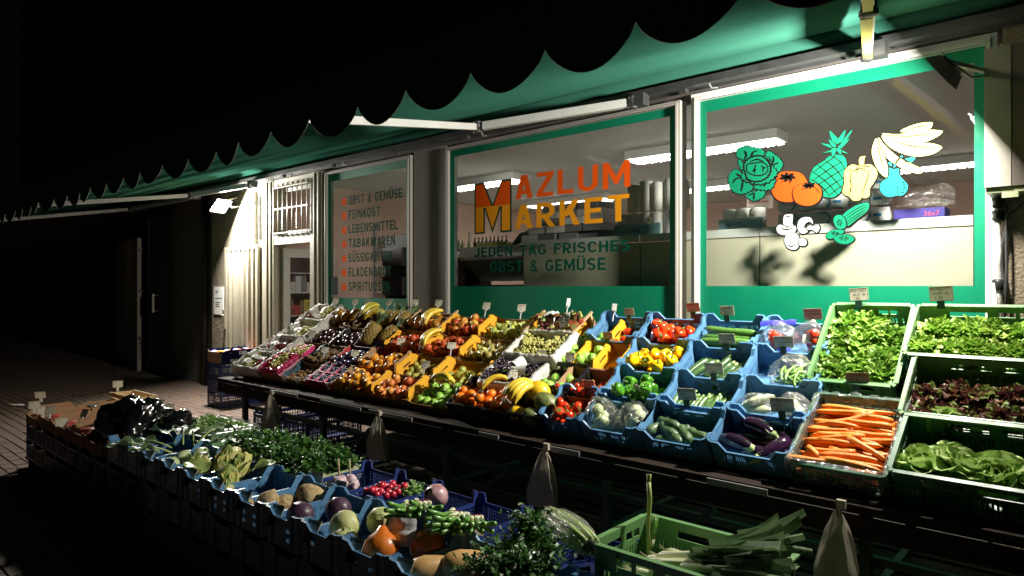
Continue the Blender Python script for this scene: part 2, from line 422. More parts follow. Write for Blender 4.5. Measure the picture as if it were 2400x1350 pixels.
# ---- window helper
gl = M_clear('shop_glass', (.90,.91,.90), .02, .0, .04, 3)
def window(x0, x1, z0, z1, cx0, cx1, cz0, cz1, label, fw=.055, mat=frameW):
    w = base('shop_window', label, 'window', (x0+x1)/2, FY, z0)
    b = MB(); f = fw
    b.box(x0-f, x0, FY-.035, FY+.07, z0-f, z1+f); b.box(x1, x1+f, FY-.035, FY+.07, z0-f, z1+f)
    b.box(x0, x1, FY-.034, FY+.069, z1, z1+f); b.box(x0, x1, FY-.034, FY+.069, z0-f, z0)
    b.box(x0-f*.45, x0-.002, FY-.047, FY-.036, z0-f*.45, z1+f*.45); b.box(x1+.002, x1+f*.45, FY-.047, FY-.036, z0-f*.45, z1+f*.45)
    b.box(x0, x1, FY-.046, FY-.037, z1+.002, z1+f*.45)
    wb(b, 'frame', mat, w)
    b = MB(); b.box(x0-.008, x0, FY-.041, FY-.0355, z0, z1); b.box(x1, x1+.008, FY-.041, FY-.0355, z0, z1); b.box(x0, x1, FY-.041, FY-.0355, z1, z1+.008)
    wb(b, 'seal', M('rubber_seal', (.015,.015,.015), .6), w)
    b = MB(); b.box(x0+.0005, x1-.0005, FY, FY+.006, z0+.0005, z1-.0005); p = wb(b, 'pane', gl, w)
    b = MB(); a, c = FY-.004, FY-.001
    b.box(x0, cx0, a, c, z0, z1); b.box(cx1, x1, a, c, z0, z1); b.box(cx0, cx1, a, c, cz1, z1); b.box(cx0, cx1, a, c, z0, cz0)
    wb(b, 'green_border', filmG, w)
    return w
w3 = window(-2.225, -.495, .47, 2.965, -2.175, -.55, 1.605, 2.88, 'large right shop window with green border and fruit and vegetable pictures on the glass')
w2 = window(-4.915, -2.405, .47, 2.965, -4.85, -2.47, 1.605, 2.90, 'wide middle shop window lettered MAZLUM MARKET in orange and amber', .035, frameG)
w1 = window(-7.09, -5.535, .47, 2.965, -7.03, -5.60, 1.47, 2.88, 'narrow left shop window with the list of goods beside orange dots', .035, frameG)
# bold sign lettering drawn from bars, slanted strokes and ring segments
def _H(x0,x1,z0,z1): return [(x0,z0),(x1,z0),(x1,z1),(x0,z1)]
def _V(x0,x1,w=.185,z0=0,z1=1): return [(x0-w/2,z0),(x0+w/2,z0),(x1+w/2,z1),(x1-w/2,z1)]
def _R(cx,cz,rx,rz,a0,a1,t=.17):
    n = max(3, int(abs(a1-a0)/15)); o = []
    for k in range(n):
        p, q = rad(a0+(a1-a0)*k/n), rad(a0+(a1-a0)*(k+1)/n)
        o.append([(cx+rx*math.cos(p),cz+rz*math.sin(p)),(cx+rx*math.cos(q),cz+rz*math.sin(q)),(cx+(rx-t)*math.cos(q),cz+(rz-t)*math.sin(q)),(cx+(rx-t)*math.cos(p),cz+(rz-t)*math.sin(p))])
    return o
_C = _R(.31,.69,.31,.31,15,180)+_R(.31,.31,.31,.31,180,345)+[_H(0,.17,.31,.69)]
_P = [_H(0,.17,0,1),_H(.17,.33,.83,1),_H(.17,.33,.36,.53)]+_R(.33,.68,.28,.32,-90,90)
_U = [_H(0,.17,.31,1),_H(.45,.62,.31,1)]+_R(.31,.31,.31,.31,180,360)
GL = {'A':(.62,[_V(.09,.29),_V(.53,.33),_H(.17,.45,.2,.36)]),'B':(.62,[_H(0,.17,0,1),_H(.17,.34,.83,1),_H(.17,.34,.42,.58),_H(.17,.34,0,.17)]+_R(.34,.71,.26,.29,-90,90,.165)+_R(.34,.29,.28,.29,-90,90)),
 'C':(.62,_C),'D':(.62,[_H(0,.17,0,1),_H(.17,.31,.83,1),_H(.17,.31,0,.17),_H(.45,.62,.31,.69)]+_R(.31,.69,.31,.31,0,90)+_R(.31,.31,.31,.31,-90,0)),
 'E':(.54,[_H(0,.17,0,1),_H(.17,.54,.83,1),_H(.17,.49,.42,.58),_H(.17,.54,0,.17)]),'F':(.53,[_H(0,.17,0,1),_H(.17,.53,.83,1),_H(.17,.48,.40,.56)]),
 'G':(.63,_C+[_H(.34,.62,.34,.50),_H(.45,.62,.22,.34)]),'H':(.62,[_H(0,.17,0,1),_H(.45,.62,0,1),_H(.17,.45,.42,.58)]),'I':(.17,[_H(0,.17,0,1)]),
 'J':(.48,[_H(.31,.48,.27,1)]+_R(.22,.27,.26,.27,180,360)),'K':(.64,[_H(0,.17,0,1),[(.17,.33),(.34,.42),(.63,1),(.42,1),(.17,.58)],[(.27,.60),(.44,0),(.64,0),(.39,.66)]]),
 'L':(.52,[_H(0,.17,0,1),_H(.17,.52,0,.17)]),'M':(.80,[_H(0,.17,0,1),_H(.63,.80,0,1),[(.17,1),(.17,.62),(.36,.14),(.44,.14),(.44,.34)],[(.63,1),(.63,.62),(.44,.14),(.36,.14),(.36,.34)]]),
 'N':(.64,[_H(0,.17,0,1),_H(.47,.64,0,1),[(.17,1),(.17,.66),(.47,0),(.47,.36)]]),'O':(.62,_R(.31,.69,.31,.31,0,180)+_R(.31,.31,.31,.31,180,360)+[_H(0,.17,.31,.69),_H(.45,.62,.31,.69)]),
 'P':(.61,_P),'R':(.62,_P+[[(.20,.40),(.39,.40),(.63,0),(.43,0)]]),'S':(.60,_R(.30,.71,.30,.29,25,270,.165)+_R(.30,.29,.30,.29,-155,90,.165)),
 'T':(.60,[_H(0,.60,.83,1),_H(.215,.385,0,.83)]),'U':(.62,_U),'Ü':(.62,_U+[_H(.08,.24,1.08,1.24),_H(.38,.54,1.08,1.24)]),'W':(.90,[_V(.22,.09),_V(.26,.45),_V(.64,.45),_V(.68,.81)]),
 'Z':(.58,[_H(0,.58,.83,1),_H(0,.58,0,.17),[(0,.17),(.21,.17),(.58,.83),(.37,.83)]]),'&':(.66,_R(.28,.76,.21,.24,0,360,.13)+_R(.27,.27,.27,.29,30,360,.15)+[[(.13,.66),(.30,.66),(.68,0),(.48,0)]])}
def sign_text(string, x0, x1, z0, h, y, mat, win, sp=.14):
    tot = sum((GL[c][0] if c != ' ' else .32)+sp for c in string)-sp; k = (x1-x0)/tot; x = 0; n = 0
    for c in string:
        if c == ' ': x += .32+sp; continue
        w_, polys = GL[c]; b = MB()
        for i, p in enumerate(polys): b.add([(x0+(x+a)*k, y-.00004*i, z0+e*h) for a, e in p], [tuple(range(len(p)))]); 
        wb(b, 'letter', mat, win); x += w_+sp
# lettering of the middle window
for s_, x0, x1, z0, z1, m in (('AZLUM', -4.035, -2.818, 2.40, 2.615, letO), ('ARKET', -4.045, -2.828, 2.128, 2.345, letA),
                              ('JEDEN TAG FRISCHES', -4.566, -2.82, 1.886, 1.978, letG), ('OBST & GEMÜSE', -4.355, -3.053, 1.737, 1.84, letG)):
    sign_text(s_, x0, x1, z0, z1-z0, FY-.006, m, w2)
def flat(b, pts, y, m=0, close=True):
    """filled polygon in facade coordinates (x, z) at depth y"""
    v = [Vector((p[0], p[1], 0)) for p in pts]
    tri = tessellate_polygon([v]); out = []
    for t in tri:
        a, c, d = (v[i] for i in t)
        out.append(t if (c-a).cross(d-a).z < 0 else t[::-1])
    b.add([(p[0], y, p[1]) for p in pts], [tuple(t)[::-1] for t in out], m)
mx0, mx1, mz0, mz1 = -4.566, -4.083, 2.108, 2.60
def MM(x, z): return (mx0 + (mx1-mx0)*x, mz0 + (mz1-mz0)*z)
b = MB()
flat(b, [MM(*p) for p in ((0,0),(0,1),(.27,1),(.5,.55),(.73,1),(1,1),(1,0),(.71,0),(.71,.46),(.5,.0),(.29,.46),(.29,0))], FY-.006, 0)
flat(b, [MM(*p) for p in ((.04,.53),(.04,.965),(.245,.965),(.465,.53))], FY-.0075, 1)
flat(b, [MM(*p) for p in ((.535,.53),(.755,.965),(.96,.965),(.96,.53))], FY-.0075, 1)
flat(b, [MM(*p) for p in ((.04,.035),(.04,.525),(.96,.525),(.96,.035),(.75,.035),(.75,.50),(.685,.50),(.5,.09),(.315,.50),(.25,.50),(.25,.035))], FY-.0075, 2)
wb(b, 'lettering', [letG, letO, letA], w2)
# lettering of the left window
b = MB()
for i, (s_, u1) in enumerate((('OBST & GEMÜSE', 943), ('FEINKOST', 892), ('LEBENSMITTEL', 933), ('TABAKWAREN', 927), ('SÜSSIGKEITEN', 920), ('FLADENBROT', 918), ('SPIRITUOSEN', 915))):
    z = 2.565 - i*.169; x0 = -6.657; x1 = at(u1, 600, FY).x
    sign_text(s_, x0, x1, z, .105, FY-.006, letG, w1)
    c = []
    for k in range(20):
        a = 2*math.pi*k/20; c.append((-6.75+.046*math.cos(a), z+.045+.046*math.sin(a)))
    flat(b, c, FY-.006)
wb(b, 'dots', letO, w1)
b = MB(); b.box(-7.02, -6.87, FY-.008, FY-.005, 1.50, 1.72); wb(b, 'notice', M('small_grey_notice', (.20,.22,.25), .5), w1)

# pictures on the right window; points traced on the glass in the coordinates of an enlarged crop
def gp(X, Y): p = at(1690+X/4.0907, 270+Y/4.0907, FY); return (p.x, p.z)
def cat(pts, n=5, closed=True):
    o = []; N_ = len(pts)
    for i in range(N_ if closed else N_-1):
        p0, p1, p2, p3 = [pts[(i+k) % N_] if closed else pts[min(max(i+k,0),N_-1)] for k in (-1,0,1,2)]
        for j in range(n):
            t = j/n
            o.append(tuple(.5*((2*p1[a]) + (-p0[a]+p2[a])*t + (2*p0[a]-5*p1[a]+4*p2[a]-p3[a])*t*t + (-p0[a]+3*p1[a]-3*p2[a]+p3[a])*t**3) for a in (0,1)))
    if not closed: o.append(pts[-1])
    return o
def area2(p): return sum(p[i][0]*p[(i+1)%len(p)][1]-p[(i+1)%len(p)][0]*p[i][1] for i in range(len(p)))
def grow(p, d):
    s_ = 1 if area2(p) > 0 else -1; o = []
    for i in range(len(p)):
        a, c, e = Vector(p[i-1]), Vector(p[i]), Vector(p[(i+1) % len(p)])
        t = (e-a); t = t.normalized() if t.length > 1e-6 else Vector((1,0))
        o.append((c.x + s_*t.y*d, c.y - s_*t.x*d))
    return o
class Decal:
    def __init__(s, mats): s.b = MB(); s.mats = mats; s.k = 0
    def shape(s, pts, m=1, o=13, sm=4, shift=(4,5)):
        p = cat(pts, sm) if sm > 1 else pts
        o = o*1.5 if o else 0
        if o:
            q = [(x+shift[0], y+shift[1]) for x, y in grow(p, o)]
            flat(s.b, [gp(*c) for c in q], FY-.006-s.k*.0004, 0)
        flat(s.b, [gp(*c) for c in p], FY-.0062-s.k*.0004, m); s.k += 1
        return s
    def line(s, pts, w=4, m=0, sm=4, taper=True):
        w = w*1.7
        p = cat(pts, sm, False); n = len(p); L = []; Rr = []
        for i in range(n):
            a, c = Vector(p[max(i-1,0)]), Vector(p[min(i+1,n-1)]); t = (c-a).normalized()
            ww = w*(1-.75*abs(2*i/(n-1)-1)**2) if taper else w
            L.append((p[i][0]-t.y*ww/2, p[i][1]+t.x*ww/2)); Rr.append((p[i][0]+t.y*ww/2, p[i][1]-t.x*ww/2))
        for i in range(n-1): flat(s.b, [gp(*c) for c in (L[i], L[i+1], Rr[i+1], Rr[i])], FY-.0066-s.k*.0004, m)
        return s
    def done(s, name): return wb(s.b, name, s.mats, w3)
def wav(pts, amp, k=3):
    p = cat(pts, k*2); o = []
    for i, c in enumerate(p):
        a, e = Vector(p[i-1]), Vector(p[(i+1) % len(p)]); t = (e-a).normalized()
        d = amp*(1 if i % 2 else -1)*R.uniform(.5, 1.1); o.append((c[0]+t.y*d, c[1]-t.x*d))
    return o
d = Decal([decK, decG])                       # pineapple crown and body
d.shape([(1060,385),(985,440),(895,500),(855,590),(860,670),(900,740),(960,775),(1050,790),(1110,770),(1155,720),(1180,600),(1205,510),(1200,430),(1160,385)], 1, 8)
for a, c in (((905,460),(1190,740)),((870,535),(1130,775)),((860,610),(1050,785)),((985,420),(1190,640)),((1080,400),(1200,540)),((1120,385),(870,560)),((1190,430),(862,640)),((1205,500),(880,705)),((1190,590),(940,760)),((1175,670),(1020,785))):
    d.line([a, ((a[0]+c[0])/2+12, (a[1]+c[1])/2-14), c], 6)
for tip, l, r in (((1040,148),(1085,270),(1130,240)),((1195,140),(1100,280),(1160,250)),((1262,138),(1140,290),(1190,250)),((960,270),(1060,315),(1075,290)),((1235,225),(1120,310),(1150,320)),((965,368),(1070,350),(1090,320)),((1232,375),(1140,320),(1120,345)),((1075,400),(1065,320),(1110,320)),((1150,380),(1110,320),(1145,320)),((1035,230),(1080,310),(1110,300))):
    d.shape([tip, ((tip[0]*.45+l[0]*.55)-8, tip[1]*.45+l[1]*.55), l, r, ((tip[0]*.45+r[0]*.55)+8, tip[1]*.45+r[1]*.55)], 1, 5, 2, (2,2))
d.done('pineapple_picture')
d = Decal([decK, decG])                       # cabbage
for pts in ([(160,400),(155,340),(215,300),(300,310),(400,330),(420,370),(380,400),(290,410),(220,430)],
            [(430,380),(460,345),(520,380),(590,450),(575,520),(510,565),(480,510),(500,450),(440,420)],
            [(75,640),(90,560),(150,520),(210,570),(230,620),(300,660),(290,720),(190,755),(110,720)],
            [(320,690),(400,640),(470,620),(530,570),(490,700),(380,715)],
            [(240,770),(300,735),(420,730),(400,790),(320,820),(270,800)],
            [(180,420),(215,470),(240,560),(200,520),(170,470)],
            [(200,600),(250,500),(240,620),(330,640),(460,590),(490,520),(470,430),(400,395),(470,420),(490,480),(540,560),(440,650),(320,655)]):
    d.shape(wav(pts, 8), 1, 8, 1, (2,3))
d.shape(wav([(245,560),(230,480),(280,420),(370,400),(440,440),(470,520),(430,600),(340,630),(270,610)], 6), 1, 12, 1, (0,0))
d.shape(wav([(262,540),(258,480),(310,470),(390,460),(440,490),(440,540),(390,570),(320,570)], 5), 1, 9, 1, (0,0))
for ln in ([(340,470),(325,520),(330,560)],[(390,480),(410,510),(400,550)],[(345,520),(300,540)],[(410,510),(435,500)],[(230,430),(250,380),(230,340)],[(300,410),(310,360),(360,340)],[(480,480),(510,440),(505,390)],[(500,480),(560,455)],[(210,600),(150,610),(120,650)],[(220,610),(210,680),(200,730)],[(200,590),(150,560)],[(330,740),(320,780),(325,810)],[(430,640),(420,690)],[(320,745),(270,770)],[(280,450),(350,425),(420,450)]): d.line(ln, 9)
d.done('cabbage_picture')
d = Decal([decK, decO])                       # tomatoes
d.shape([(478,690),(500,600),(570,550),(680,540),(770,560),(820,620),(835,700),(800,780),(700,825),(600,830),(520,790)], 1, 9, 5, (3,9))
d.shape([(580,855),(700,870),(690,850),(600,835)], 0, 0)
for k in range(7):
    a = k*.9; d.line([(640,595), (640+45*math.cos(a), 595+26*math.sin(a)), (640+80*math.cos(a+.2), 595+46*math.sin(a+.2))], 18)
d.shape([(620,600),(640,588),(660,600),(640,610)], 1, 0)
d.shape([(690,740),(710,690),(770,660),(860,650),(930,670),(965,720),(960,790),(920,840),(850,868),(770,860),(710,820)], 1, 9, 5, (3,9))
for k in range(7):
    a = k*.9+.3; d.line([(845,675), (845+36*math.cos(a), 675+20*math.sin(a)), (845+62*math.cos(a+.2), 675+34*math.sin(a+.2))], 15)
d.shape([(828,678),(845,668),(862,678),(845,686)], 1, 0)
for ln in ([(600,630),(585,650)],[(660,630),(668,660)],[(560,600),(540,630)],[(900,690),(930,720),(940,750)],[(800,690),(780,720)]): d.line(ln, 5)
d.done('tomato_picture')
d = Decal([decK, decB])                       # bananas
for pts in ([(1720,155),(1860,90),(2000,70),(2030,85),(1990,140),(1860,165)],
            [(1545,175),(1700,185),(1960,145),(2100,148),(2125,165),(2060,215),(1930,265),(1800,262),(1660,225)],
            [(1545,195),(1680,225),(1850,270),(2010,270),(2110,300),(2105,330),(2010,380),(1860,395),(1720,360),(1600,290)],
            [(1510,215),(1600,320),(1760,430),(1930,520),(1935,545),(1880,560),(1740,510),(1600,420),(1540,330)],
            [(1495,225),(1530,320),(1590,460),(1600,560),(1580,595),(1510,530),(1460,420),(1450,330),(1470,260)]): d.shape(pts, 1, 7, 4, (2,3))
for ln in ([(1600,190),(1800,203),(2080,172)],[(1620,240),(1850,300),(2080,310)],[(1540,240),(1680,380),(1900,520)],[(1750,150),(1900,110),(1990,90)],[(1500,260),(1530,400),(1580,540)]): d.line(ln, 7, 0)
d.shape([(1475,205),(1490,170),(1530,155),(1545,175),(1510,205)], 0, 0)
d.done('banana_picture')
d = Decal([decK, decY])                       # pepper
d.shape([(1330,480),(1325,430),(1340,400),(1385,395),(1375,420),(1370,480),(1355,500)], 1, 6, 3)
d.shape([(1180,570),(1200,515),(1260,475),(1340,490),(1420,470),(1480,510),(1500,570),(1470,640),(1430,700),(1425,770),(1390,795),(1350,790),(1330,815),(1270,818),(1230,780),(1190,765),(1165,730),(1185,650)], 1, 8)
for ln in ([(1260,520),(1240,600),(1250,680),(1230,770)],[(1400,510),(1415,580),(1380,680),(1350,785)],[(1300,530),(1350,510),(1400,540)],[(1340,490),(1300,520),(1260,540)],[(1355,495),(1390,490),(1440,500)],[(1230,530),(1250,515)],[(1300,550),(1320,540)],[(1430,540),(1445,545)],[(1245,690),(1240,750)]): d.line(ln, 7)
d.done('pepper_picture')
d = Decal([decK, decT])                       # pear
d.shape([(1605,540),(1610,505),(1660,518),(1705,512),(1710,570),(1750,620),(1790,670),(1780,730),(1740,770),(1690,770),(1620,785),(1560,765),(1525,710),(1535,650),(1590,600)], 1, 8)
d.shape([(1690,495),(1730,440),(1800,410),(1868,405),(1820,460),(1760,490)], 1, 6)
d.shape([(1603,455),(1635,460),(1640,490),(1615,480)], 1, 5)
d.shape([(1655,500),(1680,440),(1730,390),(1745,400),(1700,440),(1672,495)], 1, 4, 3)
for ln in ([(1735,640),(1765,650)],[(1745,665),(1775,672)],[(1745,690),(1775,695)],[(1740,715),(1768,718)],[(1730,740),(1755,742)],[(1690,680),(1700,720),(1692,760)],[(1700,480),(1770,450),(1840,420)]): d.line(ln, 5)
d.done('pear_picture')
d = Decal([decK, decW])                       # mushrooms
d.shape([(605,970),(650,950),(690,960),(685,1040),(700,1060),(610,1060)], 1, 8)
d.shape([(535,1080),(570,1050),(640,1075),(710,1060),(722,1100),(690,1130),(610,1150),(550,1130)], 1, 8)
d.shape([(735,1080),(750,1010),(800,980),(860,985),(885,1040),(850,1020),(810,1040),(800,1080),(850,1100),(800,1135),(760,1125)], 1, 8)
d.shape([(845,1060),(900,1065),(935,1050),(945,1090),(920,1125),(880,1100),(830,1095)], 1, 8)
d.shape([(610,1200),(640,1140),(700,1125),(740,1150),(755,1200),(740,1270),(700,1290),(640,1270)], 1, 8)
d.shape([(755,1190),(800,1182),(825,1215),(810,1250),(755,1245)], 1, 8)
for ln in ([(580,1085),(640,1095),(700,1080)],[(640,1240),(680,1260),(720,1240)],[(620,975),(670,970)],[(820,1050),(830,1075)],[(635,1080),(640,1060)],[(655,1080),(660,1065)]): d.line(ln, 6)
d.done('mushroom_picture')
d = Decal([decK, decG])                       # cucumber
d.shape([(1165,965),(1290,870),(1400,840),(1420,860),(1400,920),(1300,1000),(1205,1065)], 1, 10, 3, (8,6))
d.shape([(1080,1010),(1100,965),(1150,960),(1190,1000),(1200,1060),(1170,1090),(1110,1080)], 1, 6)
d.shape([(1010,1150),(1060,1105),(1150,1098),(1185,1120),(1130,1150),(1060,1185),(1020,1180)], 1, 7)
d.shape([(1085,1180),(1130,1150),(1210,1145),(1270,1170),(1275,1200),(1210,1235),(1130,1225)], 1, 7)
for ln in ([(1180,985),(1300,900),(1405,855)],[(1190,1010),(1310,920),(1410,875)],[(1200,1030),(1320,945),(1405,895)],[(1205,1050),(1310,975),(1390,920)]): d.line(ln, 5)
for cx, cy, rx, ry in ((1140,1030,30,34),(1180,1178,50,26),(1100,1132,40,20)):
    for k in range(6):
        a = k*1.047; d.line([(cx+.25*rx*math.cos(a), cy+.25*ry*math.sin(a)), (cx+.7*rx*math.cos(a+.2), cy+.7*ry*math.sin(a+.2)), (cx+rx*math.cos(a), cy+ry*math.sin(a))], 6)
d.done('cucumber_picture')

# ---------------------------------------------------------------- door group
dr = base('shop_doorway', 'white painted shop doorway with barred fanlight and glass door standing open', 'door', -7.9, FY, 0)
b = MB()
b.box(-8.97, -8.91, FY-.01, FY+.10, 0, 3.025); b.box(-8.62, -8.32, FY-.05, FY+.12, 0, 3.026); b.box(-7.42, -7.165, FY-.05, FY+.12, 0, 3.024)
b.box(-8.91, -8.62, FY-.008, FY+.098, 2.12, 2.19); b.box(-8.91, -8.62, FY-.008, FY+.098, 2.93, 3.022); b.box(-8.32, -7.42, FY-.045, FY+.11, 2.16, 2.28); b.box(-8.32, -7.42, FY-.045, FY+.11, 2.93, 3.022)
b.box(-8.905, -8.625, FY+.02, FY+.08, 0, 2.118)
for x in (-8.50, -8.40, -7.33, -7.24): b.box(x, x+.018, FY-.064, FY-.0505, .02, 3.01)
wb(b, 'frame', whiteMet, dr)
b = MB(); b.box(-8.87, -8.66, FY+.03, FY+.07, 2.20, 2.25); b.box(-8.87, -8.66, FY+.03, FY+.07, 2.87, 2.925); b.box(-8.905, -8.87, FY+.03, FY+.07, 2.20, 2.925); b.box(-8.66, -8.625, FY+.03, FY+.07, 2.20, 2.925)
sw = wb(b, 'side_window', frameW, dr); b = MB(); b.box(-8.868, -8.662, FY+.045, FY+.051, 2.252, 2.868); wb(b, 'pane', gl, sw)
b = MB()                                      # grille in front of the fanlight
for z in (2.30, 2.62, 2.90): b.box(-8.30, -7.44, FY-.075, FY-.06, z, z+.014)
for i in range(8): b.tube([(-8.28+i*.117, FY-.068, 2.28), (-8.28+i*.117, FY-.068, 2.95)], .0075, 6, 0)
for i in (2, 5):
    for k in range(6): b.lathe([(.001,0),(.014,.012),(.001,.024)], 6)if False else b.cbox((-8.28+i*.117, FY-.068, 2.36+k*.035), (.024,.024,.018))
wb(b, 'grille', whiteMet, dr)
b = MB(); b.box(-8.30, -7.46, FY+.03, FY+.07, 2.29, 2.34); b.box(-8.30, -7.46, FY+.03, FY+.07, 2.86, 2.91); b.box(-8.30, -8.25, FY+.03, FY+.07, 2.34, 2.86); b.box(-7.51, -7.46, FY+.03, FY+.07, 2.34, 2.86)
f = wb(b, 'fanlight', frameG, dr)
b = MB(); b.X = T(-8.27, FY+.06, 0) @ RZ(93)   # glass leaf open into the shop
b.box(0, .10, -.02, .02, .08, 2.12); b.box(.72, .82, -.02, .02, .08, 2.12); b.box(.10, .72, -.019, .019, 2.0, 2.12); b.box(.10, .72, -.019, .019, .08, .55); b.box(.10, .72, -.019, .019, .95, 1.0)
lf = wb(b, 'door_leaf', frameW, dr)
b = MB(); b.X = T(-8.27, FY+.06, 0) @ RZ(93); b.box(.10, .72, -.004, .003, .55, .95); b.box(.10, .72, -.004, .003, 1.0, 2.0); wb(b, 'pane', gl, lf)
# ribbed steel shutter leaf folded against the pillar
sl = base('steel_door_leaf', 'cream ribbed steel door leaf folded open against the concrete pillar', 'door', -9.1, FY-.12, 0)
b = MB(); X0, X1, Z0, Z1 = -9.72, -8.74, .06, 2.18; yy = FY-.05
b.box(X0, X1, yy+.02, yy+.03, Z0, Z1); b.box(X0, X1, yy-.01, yy+.019, Z1-.05, Z1); b.box(X0, X1, yy-.01, yy+.019, Z0, Z0+.06); b.box(X0, X0+.05, yy-.01, yy+.019, Z0+.06, Z1-.05); b.box(X1-.05, X1, yy-.01, yy+.019, Z0+.06, Z1-.05)
wb(b, 'frame', whiteMet, sl)
for i in range(6):
    b = MB(); x = X0+.07+i*.142; b.add([(x,yy+.019,Z0+.06),(x+.03,yy-.012,Z0+.06),(x+.085,yy-.012,Z0+.06),(x+.115,yy+.019,Z0+.06),(x,yy+.019,Z1-.05),(x+.03,yy-.012,Z1-.05),(x+.085,yy-.012,Z1-.05),(x+.115,yy+.019,Z1-.05)], [(0,1,5,4),(1,2,6,5),(2,3,7,6)])
    wb(b, 'rib', whiteMet, sl)
b = MB(); b.box(X0-.03, X0+.05, yy-.03, yy-.011, .98, 1.26); b.tube([(X0+.01, yy-.03, 1.18), (X0+.01, yy-.07, 1.18), (X0+.09, yy-.07, 1.18)], .008, 6); wb(b, 'lock', M('lock_plate', (.5,.46,.36), .35, metal=.6), sl)
b = MB(); b.box(-10.18, -9.86, FY-.012, FY-.002, 1.18, 1.60)
nn = wb(b, 'wall_notice', whitePap); nn.matrix_world = I4; tag(nn, 'white notice sheet in a clear sleeve screwed to the concrete pillar', 'notice')
for z, w_ in ((1.53,.10),(1.50,.06),(1.42,.22),(1.36,.16),(1.33,.12),(1.30,.14)):
    b = MB(); b.box(-10.12, -10.12+w_, FY-.0135, FY-.0125, z, z+.008); wb(b, 'print_line', ink, nn)

# ---------------------------------------------------------------- white slatted yard gate, far left
g = base('yard_gate', 'tall white slatted metal gate standing open in the dark left of the shop', 'gate', -13.65, 4.73, 0)
b = MB(); b.box(-13.70, -13.63, 4.70, 4.77, 0, 2.52); b.box(-13.63, -13.50, 4.72, 4.74, 2.28, 2.31); b.box(-13.63, -13.50, 4.72, 4.74, 1.5, 1.53); b.box(-13.63, -13.50, 4.72, 4.74, .62, .65); wb(b, 'gate_post', whiteMet, g)
gd = Vector((-15.9, 5.05, 0)) - Vector((-13.72, 4.73, 0)); nS = 13
for i in range(nS):
    p = Vector((-13.74, 4.73, 0)) + gd*(i/(nS-.2)); q = p + gd*(.72/nS)
    b = MB(); b.beam(p+Vector((0,0,1.33)), q+Vector((0,0,1.33)), .012, 2.40); wb(b, 'slat', M('gate_slat_paint', (.45,.40,.34), .6), g)
b = MB(); b.beam((-13.74,4.77,2.50), (-15.9,5.09,2.50), .03, .04); b.beam((-13.74,4.77,.16), (-15.9,5.09,.16), .03, .04); wb(b, 'gate_rail', whiteMet, g)
b = MB(); b.box(-22, -16.1, 6.2, 6.45, 0, 3.4); tag(b.build('yard_wall', dwall), 'dark rendered wall running off beyond the open yard gate', 'wall')
b = MB(); b.tube([(-18.6, 6.1, .2), (-18.6, 6.1, 3.2)], .05, 8); tag(b.build('drain_pipe', M('pipe_grey', (.16,.16,.15), .5)), 'thin grey drain pipe on the dark wall beyond the gate', 'pipe')
tr = base('street_tree', 'leafy street tree lost in the dark above the far end of the awning', 'tree', -24, 7.5, 0)
b = MB(); b.tube([(-24,7.5,0),(-23.9,7.5,2),(-24.1,7.4,4.4)], [.2,.15,.1], 8); wb(b, 'trunk', M('bark', (.09,.06,.04), .9), tr)
b = MB()
for _ in range(2600):
    v = Vector((R.gauss(0,1), R.gauss(0,1), R.gauss(0,1))); v = v.normalized()*R.uniform(.5, 1)**.5
    if noise.noise(v*2.2) < -.12: continue
    b.X = T(-24+v.x*2.6, 7.5+v.y*2.4, 6.2+v.z*2.3) @ RND(); s_ = .11; b.add([(-s_,0,0),(0,-s_*.6,0),(s_,0,0),(0,s_*.6,0)], [(0,1,2,3)])
wb(b, 'crown', M('tree_leaf', (.08,.10,.02), .7, trans=.3), tr, kind='stuff')

# ---------------------------------------------------------------- interior of the shop
ri = base('shop_interior', 'interior shell of the shop with pale ceiling and pink wall seen through the glass', 'room', -5, 8, 0)
b = MB(); b.box(-9.9, .3, 4.9, 12.9, 3.27, 3.37); wb(b, 'ceiling', ceilM, ri)
b = MB(); b.box(-9.9, -9.62, 5.06, 12.9, 0, 3.265); b.box(-9.62, .3, 12.6, 12.9, 0, 3.265); b.box(.0, .3, 4.96, 12.6, 0, 3.265); wb(b, 'wall', wallP, ri)
b = MB(); b.box(-9.9, .3, 4.9, 12.9, -.02, .012); wb(b, 'floor', floorS, ri)
lampE = M('fluorescent_diffuser', (.9,.9,.9), .5, emit=(1.0,.97,.90), es=20.0)
for n_, (x0, x1, y, lab) in enumerate(((-4.40,-2.55,7.2,'lit fluorescent ceiling lamp split by the white post between the middle and right windows'),(-8.2,-6.36,7.35,'lit fluorescent ceiling lamp above the letter M'),
        (-8.4,-6.55,10.0,'farther fluorescent ceiling lamp behind the word ARKET'),(-6.0,-4.14,10.0,'farther fluorescent ceiling lamp low behind the cabbage picture'),(-2.1,-.5,10.2,'fluorescent ceiling lamp far back behind the right end of the right window'))):
    L_ = base('ceiling_lamp', lab, 'lamp', (x0+x1)/2, y, 3.14, 'fluorescent lamps on the shop ceiling')
    b = MB(); b.box(x0, x1, y-.16, y+.16, 3.16, 3.265); wb(b, 'housing', frameW, L_)
    b = MB(); b.box(x0+.03, x1-.03, y-.14, y+.14, 3.14, 3.159); wb(b, 'diffuser', lampE, L_)
    b = MB()
    for k in range(15): xx = x0+.09+k*(x1-x0-.18)/14; b.box(xx-.012, xx+.012, y-.15, y+.15, 3.128, 3.1395)
    wb(b, 'louvre', frameW, L_)
